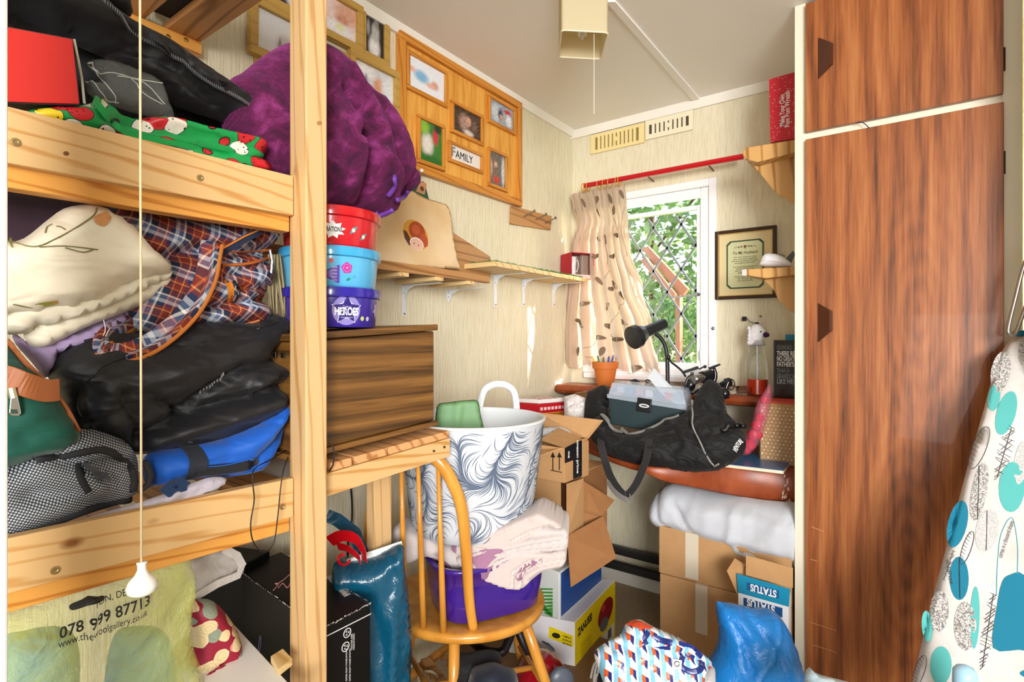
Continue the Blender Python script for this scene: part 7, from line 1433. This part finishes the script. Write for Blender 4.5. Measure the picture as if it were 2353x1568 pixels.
# pink bag of pom-poms
pkp = ypl(yb_ - .02); pk, pkP = puffthing('pom_pom_bag', 'clear pink-edged bag of red pom-poms leaning on the patterned brown box', 'plastic bag', pkp, [(1706, 1046), (1712, 1010), (1728, 975), (1738, 930), (1756, 900), (1769, 882), (1775, 905), (1770, 935), (1758, 985), (1746, 1015), (1728, 1040)], M['pink_bag'], tf=.02, tb=.02, R=.02, nz=(.004, 40, 2, 1.2), res=.008, seed=3)
PL_ = ('large red pom-pom low in the bag, above the lowest one', 'red pom-pom right of and above the large low one', 'red pom-pom in the middle of the leaning bag', 'small red pom-pom against the brown box edge', 'small red pom-pom at the very bottom tip of the bag', 'small red pom-pom just above the middle of the bag', 'topmost small red pom-pom in the leaning bag')
for i, (u, v, r) in enumerate(((1722, 1022, .021), (1730, 1000, .019), (1738, 978, .018), (1742, 1000, .015), (1716, 1036, .014), (1745, 960, .015), (1756, 920, .013))):
    c = pkp.off(-.004).hit(u, v); t = T('red_pom_pom', PL_[i], 'pom-pom', c - UP * r, 'pom-poms in the pink bag'); m = MB().sphere(c, r, r * .8, r, 16, 12); rn = random.Random(i); m.v = [c + (v_ - c) * (1 + rn.uniform(-.10, .10)) for v_ in m.v]; m.build('wool', mt('#c41430', .9), t, smooth=True)
# flat books under the box
zbk = zd + .001; bkq = [at(u, v, z=zbk) for u, v in ((1664, 1074), (1800, 1090), (1822, 1062), (1700, 1046))]
fbk = T('flat_picture_book', 'flat book with cream page edge and blue cover lying on the desk by the cupboard', 'book', bkq[0]); MB().hexa(bkq, UP * .010).build('pages', mt('#e4d8bc', .7), fbk, bevel=.0005); MB().hexa([p + UP * .0105 for p in bkq], UP * .0015).build('cover', mt('#3c6a9c', .3), fbk)
# ---- sports bag with tackle box
o_ = at(1560, 1078, z=zd + .002); SB = Pl(Vector((o_.x, o_.y + .012, zd + .002)), (1, 0, 0), (0, .20, .25))
spb = T('black_sports_bag', 'big dusty black open sports bag with grey piping slumped on the desk', 'sports bag', o_); dust = G('dusty_black', '#1f2022', .75, sheen=.03); n = dust.noise(dust.co('UV'), 9, 6, .75); w = dust.noise(dust.co('UV', (1, 2, 1)), 18, 1.5, .5, .8); dust.base(dust.ramp(n, [(.5, '#0e0f11'), (.7, '#1e2023'), (.82, '#55534f')])); dust.bump(w, .7, .03); DU = dust.m
SBb = SB.off(-.09)
Pbk = Puff(SBb, [(1324, 962), (1332, 930), (1350, 908), (1378, 893), (1398, 890), (1402, 910), (1396, 940), (1404, 975), (1380, 1000), (1345, 985)], tf=.04, tb=.04, R=.04, nz=(.004, 20, 2, .9), res=.010, seed=1); Pbk.mesh('end_panel', DU, spb)
Pm = Puff(SB, [(1352, 985), (1372, 965), (1385, 958), (1402, 985), (1440, 1002), (1480, 998), (1530, 975), (1575, 955), (1598, 925), (1612, 895), (1632, 878), (1654, 885), (1664, 915), (1668, 945), (1690, 970), (1712, 1005), (1712, 1030), (1690, 1052), (1655, 1070), (1640, 1076), (1560, 1080), (1490, 1076), (1430, 1060), (1385, 1035), (1360, 1010)], tf=.05, tb=.07, R=.055, nz=(.005, 16, 1.5, .5), nz2=(.003, 45, 2, .9), res=.0105, seed=2,
    cr=[([(1590, 930), (1590, 990), (1615, 1040), (1640, 1070)], -.010, .006), ([(1600, 940), (1640, 960), (1690, 990)], -.012, .010), ([(1490, 1060), (1580, 1030), (1600, 1000)], .01, .014), ([(1400, 990), (1420, 1030), (1500, 1060)], -.010, .010), ([(1620, 1020), (1660, 1010), (1700, 1000)], -.01, .008), ([(1540, 985), (1570, 1000), (1590, 1040)], .01, .012)])
Pm.mesh('bag_body', DU, spb)
gpi = mt('#8c8a86', .6)
MB().tube(Pm.band([(1590, 915), (1592, 950), (1592, 980), (1608, 1015), (1625, 1050), (1640, 1070), (1652, 1068)], .002, 8, .002), .0032, 8).build('grey_piping', gpi, spb, smooth=True)
MB().strip(Pm.band([(1384, 955), (1398, 970), (1410, 985), (1450, 993), (1480, 985), (1530, 968)], .01, 6, .0) , UP * .8 + Vector((0, .5, 0)), [.016] * 40, .004).build('grey_rim', fabric('grey_lining', '#8a8884', '#6c6a68'), spb) if False else None
rim = Pm.band([(1380, 950), (1396, 966), (1408, 984), (1450, 998), (1485, 990), (1535, 966), (1560, 955)], .01, 6, .004); MB().tube(rim, .010, 8, flat=.5, up=UP).build('grey_rim', fabric('grey_lining', '#8a8884', '#6c6a68'), spb, smooth=True)
hw = fabric('black_webbing', '#1b1b1e', '#2a2a2d', .75, 200)
hpts = [Pm.on(1384, 985, .008), Pm.on(1382, 1020, .010)] + [SB.off(.075).hit(*p) for p in ((1392, 1065), (1405, 1100), (1425, 1130), (1440, 1138), (1462, 1112), (1480, 1070))] + [Pm.on(1490, 1040, .012), Pm.on(1495, 992, .006)]
MB().strip(catmull(hpts, 6), Vector((1, 0, .15)), .026, .003).build('carry_handle', hw, spb)
MB().strip(catmull([SB.off(.08).hit(*p) for p in ((1396, 1108), (1410, 1128), (1428, 1143), (1446, 1150), (1447, 1138))], 4), UP, .018, .003).build('grey_handle_end', fabric('grey_pad', '#84827e', '#6e6c6a'), spb)
MB().tube(Pm.band([(1658, 988), (1680, 985), (1700, 982), (1712, 984)], .01, 6, .012), .0085, 10).build('side_grip', M['black'], spb, smooth=True)
e = Pm.on(1710, 1010) - Pm.on(1682, 1028); 
pltext(Pm, 'VENTURE', .016, 1695, 1021, -.5, M['white'], spb, .052, .02, .002)
Pm.patch([(1612, 915), (1635, 905), (1652, 925), (1636, 945), (1618, 935)], .003, smooth=False).build('fabric_patch', M['blackdull'], spb)
puffthing('grey_lined_cap', 'grey and black folded fabric flap rising at the right of the sports bag', 'fabric', SB.off(-.06), [(1595, 935), (1600, 905), (1616, 885), (1638, 877), (1655, 885), (1662, 915), (1668, 960), (1600, 970)], fabric('flap_grey', '#2c2f36', '#474b54'), tf=.02, tb=.03, R=.03, nz=(.003, 20, 2, 1), res=.012)
# tackle box
tk_ = T('tackle_box', 'fishing tackle box with clear blue-white lid and dark green base, inside the sports bag', 'tackle box', at(1480, 985, d=2.12))
dl, dr = 2.14, 1.99; TA, TBb = at(1395, 910, d=dl), at(1577, 938, d=dr); TP = Pl(TA, TBb - TA, UP); TP = Pl(TA, TBb - TA, (TP.n * -.0 + UP)); dep = .16
dg = mt('#2c3c40', .35)
MB().hexa([TP.hit(*p) for p in ((1397, 914), (1575, 942), (1556, 1005), (1402, 975))], -TP.n * dep).build('base', dg, tk_, bevel=.006)
MB().hexa([TP.off(.005).hit(*p) for p in ((1394, 906), (1578, 934), (1578, 944), (1395, 915))], -TP.n * (dep + .01)).build('rim', M['clear_box'], tk_, bevel=.002)
MB().hexa([TP.hit(*p) - TP.n * a for p, a in (((1397, 907), 0), ((1577, 934), 0), ((1566, 897), .02), ((1402, 880), .02))], -TP.n * (dep - .04)).build('clear_lid', M['clear_box'], tk_, bevel=.004)
for i, c in enumerate(('#b8c8e0', '#4a7ac0', '#c88ca0', '#d8dce4', '#3a5a9c', '#cc3a5a', '#8aa4c8')):
    u = 1412 + i * 22; MB().hexa([TP.hit(*p) - TP.n * .03 for p in ((u, 890 + i * 2.6), (u + 16, 893 + i * 2.6), (u + 17, 905 + i * 3.6), (u, 902 + i * 3.6))], -TP.n * .06).build('lid_content', mt(c, .5), tk_)
MB().hexa([TP.off(.012).hit(*p) for p in ((1465, 914), (1497, 919), (1495, 950), (1462, 945))], -TP.n * .012).build('latch', M['black'], tk_, bevel=.002); onp(TP.off(.0122), ell(1480, 933, 12, 4.5, .15, 24), mt('#d0d4d8', .3), tk_, 'latch_badge')
onp(TP.off(.013), ell(1480, 933, 8, 1.6, .15, 16), mt('#3c4248', .3), tk_, 'latch_badge_print')
ps_ = T('leaning_plastic_sheet', 'milky translucent plastic sheet leaning out of the tackle box', 'plastic sheet', at(1540, 930, d=2.08)); MB().hexa([at(1489, 868, d=2.10), at(1503, 846, d=2.12), at(1580, 928, d=2.05), at(1572, 942, d=2.03), at(1520, 905, d=2.06)], TP.n * .002).build('sheet', mt('#cdd4dc', .3), ps_)
dkc = T('dark_folded_cloth', 'dark folded cloth and cord behind the tackle box lid', 'cloth', at(1455, 890, d=2.3)); Puff(face(2.28), [(1430, 884), (1450, 874), (1464, 872), (1478, 890), (1470, 910), (1432, 908)], tf=.01, tb=.01, R=.015, nz=(.002, 30, 1, 0), res=.008).mesh('cloth', M['blackdull'], dkc); MB().tube(bez(face(2.2), [(1503, 880), (1488, 873), (1484, 878), (1500, 884)], 5), .002, 6).build('cord', M['black'], dkc)
# biscuit tin and odds and ends at the left end of the desk
TK = at(1240, 929, d=2.16); Tr = at(1298, 919, d=2.235); Tr.z = TK.z; Tl = TK + (at(1202, 918, d=2.2) - TK); Tl.z = TK.z; Tl = TK + (Tl - TK) * 1.3
tin = T('red_biscuit_tin', 'red patterned biscuit tin with a harlequin lid, at the left end of the desk', 'tin', Vector((TK.x, TK.y, zd)))
MB().hexa([TK, Tr, Tr + Tl - TK, Tl], (0, 0, -(TK.z - zd - .001))).build('tin_body', mt('#b81826', .3), tin, bevel=.003); MB().hexa([TK + UP * .0005, Tr + UP * .0005, Tr + Tl - TK + UP * .0005, Tl + UP * .0005], UP * .016).build('lid', mt('#e8e4e4', .3), tin, bevel=.003)
er = (Tr - TK); el_ = (Tl - TK); zt9 = TK.z + .0168
for i in range(5):
    for j in range(4):
        c = TK + er * ((i + .5) / 5) + el_ * ((j + .5) / 4); c.z = zt9; MB().hexa([c + er * a + el_ * b for a, b in ((-.09, 0), (0, -.11), (.09, 0), (0, .11))], UP * .0004).build('diamond_print', mt(('#b81826', '#e8b0b0', '#26262c')[(i + j) % 3], .3), tin)
for i in range(7):
    c = TK + er * ((i + .5) / 7) - UP * .020; nn = er.cross(UP).normalized(); nn = nn if nn.dot(CAM - TK) > 0 else -nn; MB().hexa([c + er * a + UP * b + nn * .0008 for a, b in ((-.05, -.006), (.05, -.006), (.05, .006), (-.05, .006))], nn * .0003).build('letter_block', mt('#e8c8c8'), tin)
c = TK + er * .55 - UP * .045 + nn * .0008; MB().hexa([c + er * a + UP * b for a, b in ((-.38, -.008), (.38, -.008), (.38, .008), (-.38, .008))], nn * .0004).build('orange_band', mt('#e0902c'), tin); text('BAKERS SELECTION', .011, c + nn * .0006, er, UP, mt('#3a1c14'), tin, bold=.02, width=er.length * .66)
puffthing('white_papers', 'crumpled white papers and packets between the tin and the sports bag', 'paper', face(2.22, 0, .3, 1315), [(1296, 912), (1320, 905), (1345, 915), (1342, 960), (1320, 985), (1296, 980)], mt('#d4cecc', .6), tf=.02, tb=.03, R=.02, nz=(.014, 45, 1.3, .5), nz2=(.006, 110, 1, 0), res=.005, smooth=False)
pap = MB().hexa([at(1312, 938, d=2.12), at(1324, 931, d=2.13), at(1320, 962, d=2.11), at(1306, 962, d=2.10)], FWD * .002).build('white_printed_card', M['white']); tag(single(pap), 'small white card with black print beside the biscuit tin', 'card')
orr = MB().tube(catmull([at(1300, 916, d=2.18), at(1315, 914, d=2.17), at(1328, 922, d=2.16), at(1334, 934, d=2.15)], 5), [.008] * 16, 10).build('orange_tube_toy', mt('#c46a34', .5), smooth=True); tag(single(orr), 'orange-brown curved tube lying behind the biscuit tin', 'tube')
dks = MB().hexa([at(1322, 905, d=2.25), at(1350, 900, d=2.27), at(1346, 925, d=2.24), at(1332, 925, d=2.22)], FWD * .03).build('dark_patterned_packet', mt('#5c3c14', .4)); tag(single(dks), 'dark brown and gold packet under the left end of the window shelf', 'packet')
# ------------------------------------------------------------------ ceiling lampshade
zb3 = 2.012; crn = [at(u, v, z=zb3) for u, v in ((1290, 69), (1398, 75), (1380, 136), (1284, 131))]
ls = T('ceiling_lampshade', 'square cream fabric lampshade with an energy-saving bulb, on the ceiling', 'lampshade', crn[0]); g = G('shade_fabric', '#e6dcbc', .8); g.bump(g.noise(g.co('Object'), 500, 2), .3, .001); tr = g.n('BsdfTranslucent'); tr.inputs[0].default_value = col('#efe6c8'); mx = g.n('MixShader'); mx.inputs[0].default_value = .5; o = g.t.nodes['Material Output']; g.t.links.new(g.b.outputs[0], mx.inputs[1]); g.t.links.new(tr.outputs[0], mx.inputs[2]); g.t.links.new(mx.outputs[0], o.inputs[0])
cen = sum(crn, Vector()) / 4; m = MB(); zt3 = CH - .004
def rc(c, n=4):
    out = []
    for i in range(4):
        p, a, b = c[i], c[i - 1], c[(i + 1) % 4]; r = .012; pa = p + (a - p).normalized() * r; pb2 = p + (b - p).normalized() * r
        for k in range(n + 1): t = k / n; out.append(pa * (1 - t) ** 2 + p * 2 * t * (1 - t) + pb2 * t * t)
    return out
rcb = rc(crn); n = len(rcb); inn_ = [cen + (p - cen) * .985 for p in rcb]; m.v = rcb + [Vector((p.x, p.y, zt3)) for p in rcb] + inn_ + [Vector((p.x, p.y, zt3)) for p in inn_]
m.f = [[i, (i + 1) % n, n + (i + 1) % n, n + i] for i in range(n)] + [[2 * n + (i + 1) % n, 2 * n + i, 3 * n + i, 3 * n + (i + 1) % n] for i in range(n)]; m.build('shade', g.m, ls, smooth=False)
MB().tube(rcb + [rcb[0]], .0022, 6, cap=False).build('rim', mt('#ece4c8', .6), ls, smooth=True)
bcn = Vector((cen.x, cen.y, 0)); MB().lathe([(.022, 2.10), (.024, 2.13), (.018, 2.16), (.014, zt3), (0, zt3)], bcn, n=24).build('lamp_holder', mt('#f0eee8', .4), ls, smooth=True)
for i in range(3):
    a = i * 2.1; q = bcn + Vector((.010 * cos(a), .010 * sin(a), 0)); MB().tube([q + UP * 2.10, q + UP * 2.05, q + UP * 2.035], [.0065, .0065, .003], 10).build('bulb_tube', mt('#f4f4f2', .3), ls, smooth=True)
pcx = at(1365, 262, d=1.52); o = MB().tube([pcx, Vector((pcx.x, pcx.y, CH - .001))], .0008, 6).build('lamp_pull_string', mt('#e8e4d8', .7)); tag(single(o), 'thin white pull string hanging below the ceiling lampshade', 'pull string'); 
# ------------------------------------------------------------------ ironing board
it, ib, ic = at(2330, 772, d=1.36), at(2100, 1568, d=1.14), at(2353, 1568, d=1.06)
IP = Pl(ib, ic - ib, it - ib)
irn = T('ironing_board', 'upright ironing board with teal, aqua and grey leaf-print cover, at the right edge', 'ironing board', at(2200, 2050, z=.0))
IPf = Puff(IP, [(2318, 784), (2332, 772), (2350, 768), (2395, 790), (2430, 900), (2470, 1568), (2480, 1850), (2040, 1850), (2062, 1720), (2098, 1568), (2130, 1425), (2166, 1290), (2190, 1200), (2216, 1100), (2238, 1020), (2262, 935), (2282, 860), (2298, 815)], tf=.012, tb=.014, R=.012, nz=(.0012, 10, 2, 0), res=.02, smooth=True); IPf.mesh('cover', M['iron'], irn)
teal, aqua, sd, sl_ = mt('#0e7896', .8), mt('#58b4b2', .8), M['speck_d'], M['speck_l']
def ov(cu, cv, a, b, r, mat, nm='printed_leaf', up=.001): P = [p for p in ell(cu, cv, a, b, r, 20)]; IPf.patch(P, up, smooth=False).build(nm, mat, irn)
for a in ((2299, 855, 48, 22, 1.75, sd), (2284, 915, 30, 14, 1.7, aqua), (2312, 950, 52, 22, 1.85, aqua), (2352, 810, 30, 12, 1.6, sd), (2250, 1130, 68, 18, 1.75, sd), (2268, 1220, 50, 26, 1.75, sl_), (2200, 1205, 55, 22, 1.8, teal), (2325, 1120, 58, 30, 1.62, aqua), (2346, 1065, 50, 16, 1.7, sl_), (2204, 1330, 50, 22, 1.55, teal), (2158, 1405, 48, 22, 1.62, sd), (2218, 1440, 56, 26, 1.55, sd), (2240, 1420, 72, 11, 1.6, aqua), (2130, 1440, 36, 12, 1.5, aqua), (2162, 1530, 44, 25, 1.6, aqua)): ov(*a)
IPf.patch([(2282, 1490), (2290, 1400), (2302, 1340), (2320, 1322), (2353, 1322), (2380, 1400), (2380, 1490), (2340, 1494)], .0012).build('printed_leaf', teal, irn); IPf.patch([(2345, 1545), (2380, 1535), (2380, 1560), (2352, 1556)], .001).build('printed_leaf', teal, irn)
lk = mt('#3c3c42', .8)
def hatch(cu, cv, L, w, r, n, seed):
    rn = random.Random(seed)
    for i in range(n):
        t = (i / (n - 1) - .5) * L; c = (cu + cos(r) * t, cv + sin(r) * t); s = w * (1 - (2 * t / L) ** 2 * .5); a = rn.choice((.5, -.7)) + rn.uniform(-.15, .15)
        MB().tube([IPf.on(c[0] - s * cos(a), c[1] - s * sin(a), .001), IPf.on(c[0] + s * cos(a), c[1] + s * sin(a), .001)], .0005, 4).build('printed_hatching', lk, irn)
    MB().tube([IPf.on(cu - cos(r) * L / 2, cv - sin(r) * L / 2, .001), IPf.on(cu + cos(r) * L / 2, cv + sin(r) * L / 2, .001)], .0005, 4).build('printed_hatching', lk, irn)
hatch(2308, 1040, 120, 18, 1.85, 18, 1); hatch(2270, 1450, 170, 16, 1.72, 22, 2); hatch(2180, 1300, 70, 8, 1.9, 9, 3)
def leafline(cu, cv, a, b, r): 
    MB().tube([IPf.on(*p, .001) for p in ell(cu, cv, a, b, r, 22) + [ell(cu, cv, a, b, r, 22)[0]]], .0006, 4).build('printed_outline', lk, irn)
    for k in range(-4, 5): t = k / 5 * a; s = b * sqrt(1 - (t / a) ** 2); c = (cu + cos(r) * t, cv + sin(r) * t); MB().tube([IPf.on(*c, .001), IPf.on(c[0] - sin(r) * s, c[1] + cos(r) * s - 5, .001)], .0005, 4).build('printed_vein', lk, irn)
leafline(2250, 1030, 52, 16, 1.95); leafline(2222, 1260, 40, 10, 1.9); leafline(2112, 1545, 40, 12, 1.9)
for q in ([(2204, 1282), (2206, 1375)], [(2250, 1070), (2246, 1195)], [(2268, 1175), (2266, 1265)]): MB().tube([IPf.on(*p, .0016) for p in q], .0007, 4).build('printed_vein', lk, irn)
MB().tube(catmull([IPf.on(*p, .001) for p in ((2290, 1370), (2292, 1300), (2300, 1230), (2325, 1190), (2338, 1250), (2338, 1320))], 5), .0006, 4).build('printed_outline', mt('#5ab8d0', .8), irn)
pltext(IPf, 'comes in a thousand shapes', .010, 2312, 1240, -1.25, lk, irn, .085, up=.0012); pltext(IPf, 'scribble', .010, 2182, 1315, -1.75, lk, irn, .05, up=.0012)
wr = catmull([at(2372, 560, d=1.30), at(2350, 620, d=1.31), at(2332, 690, d=1.32), at(2318, 748, d=1.33), at(2318, 766, d=1.33), at(2332, 768, d=1.33), at(2346, 735, d=1.33), at(2372, 660, d=1.31)], 6); MB().tube(wr, .0042, 10).build('wire_rest', mt('#a8a49c', .3, .9), irn, smooth=True)
MB().strip([at(2330, 768, d=1.35), at(2360, 764, d=1.35)], UP, .012, .004).build('teal_band', teal, irn)
for u in (2130, 2330): a_ = at(u, 1840, d=1.08 if u < 2200 else 1.02); b_ = Vector((a_.x, a_.y - .08, .0)); MB().tube([a_, b_], .010, 10).build('leg', mt('#c8c8c8', .3, .8), irn)
bc2 = T('pale_blue_cap', 'pale blue rounded plastic handle at the bottom edge before the ironing board', 'plastic item', at(2218, 1720, d=1.02)); MB().lathe([(.020, -.16), (.0195, 0), (.019, .012), (.014, .020), (.006, .024), (0, .0245)], at(2218, 1560, d=1.02), n=32).build('cap', mt('#a8d4ec', .25, coat=.3), bc2, smooth=True)
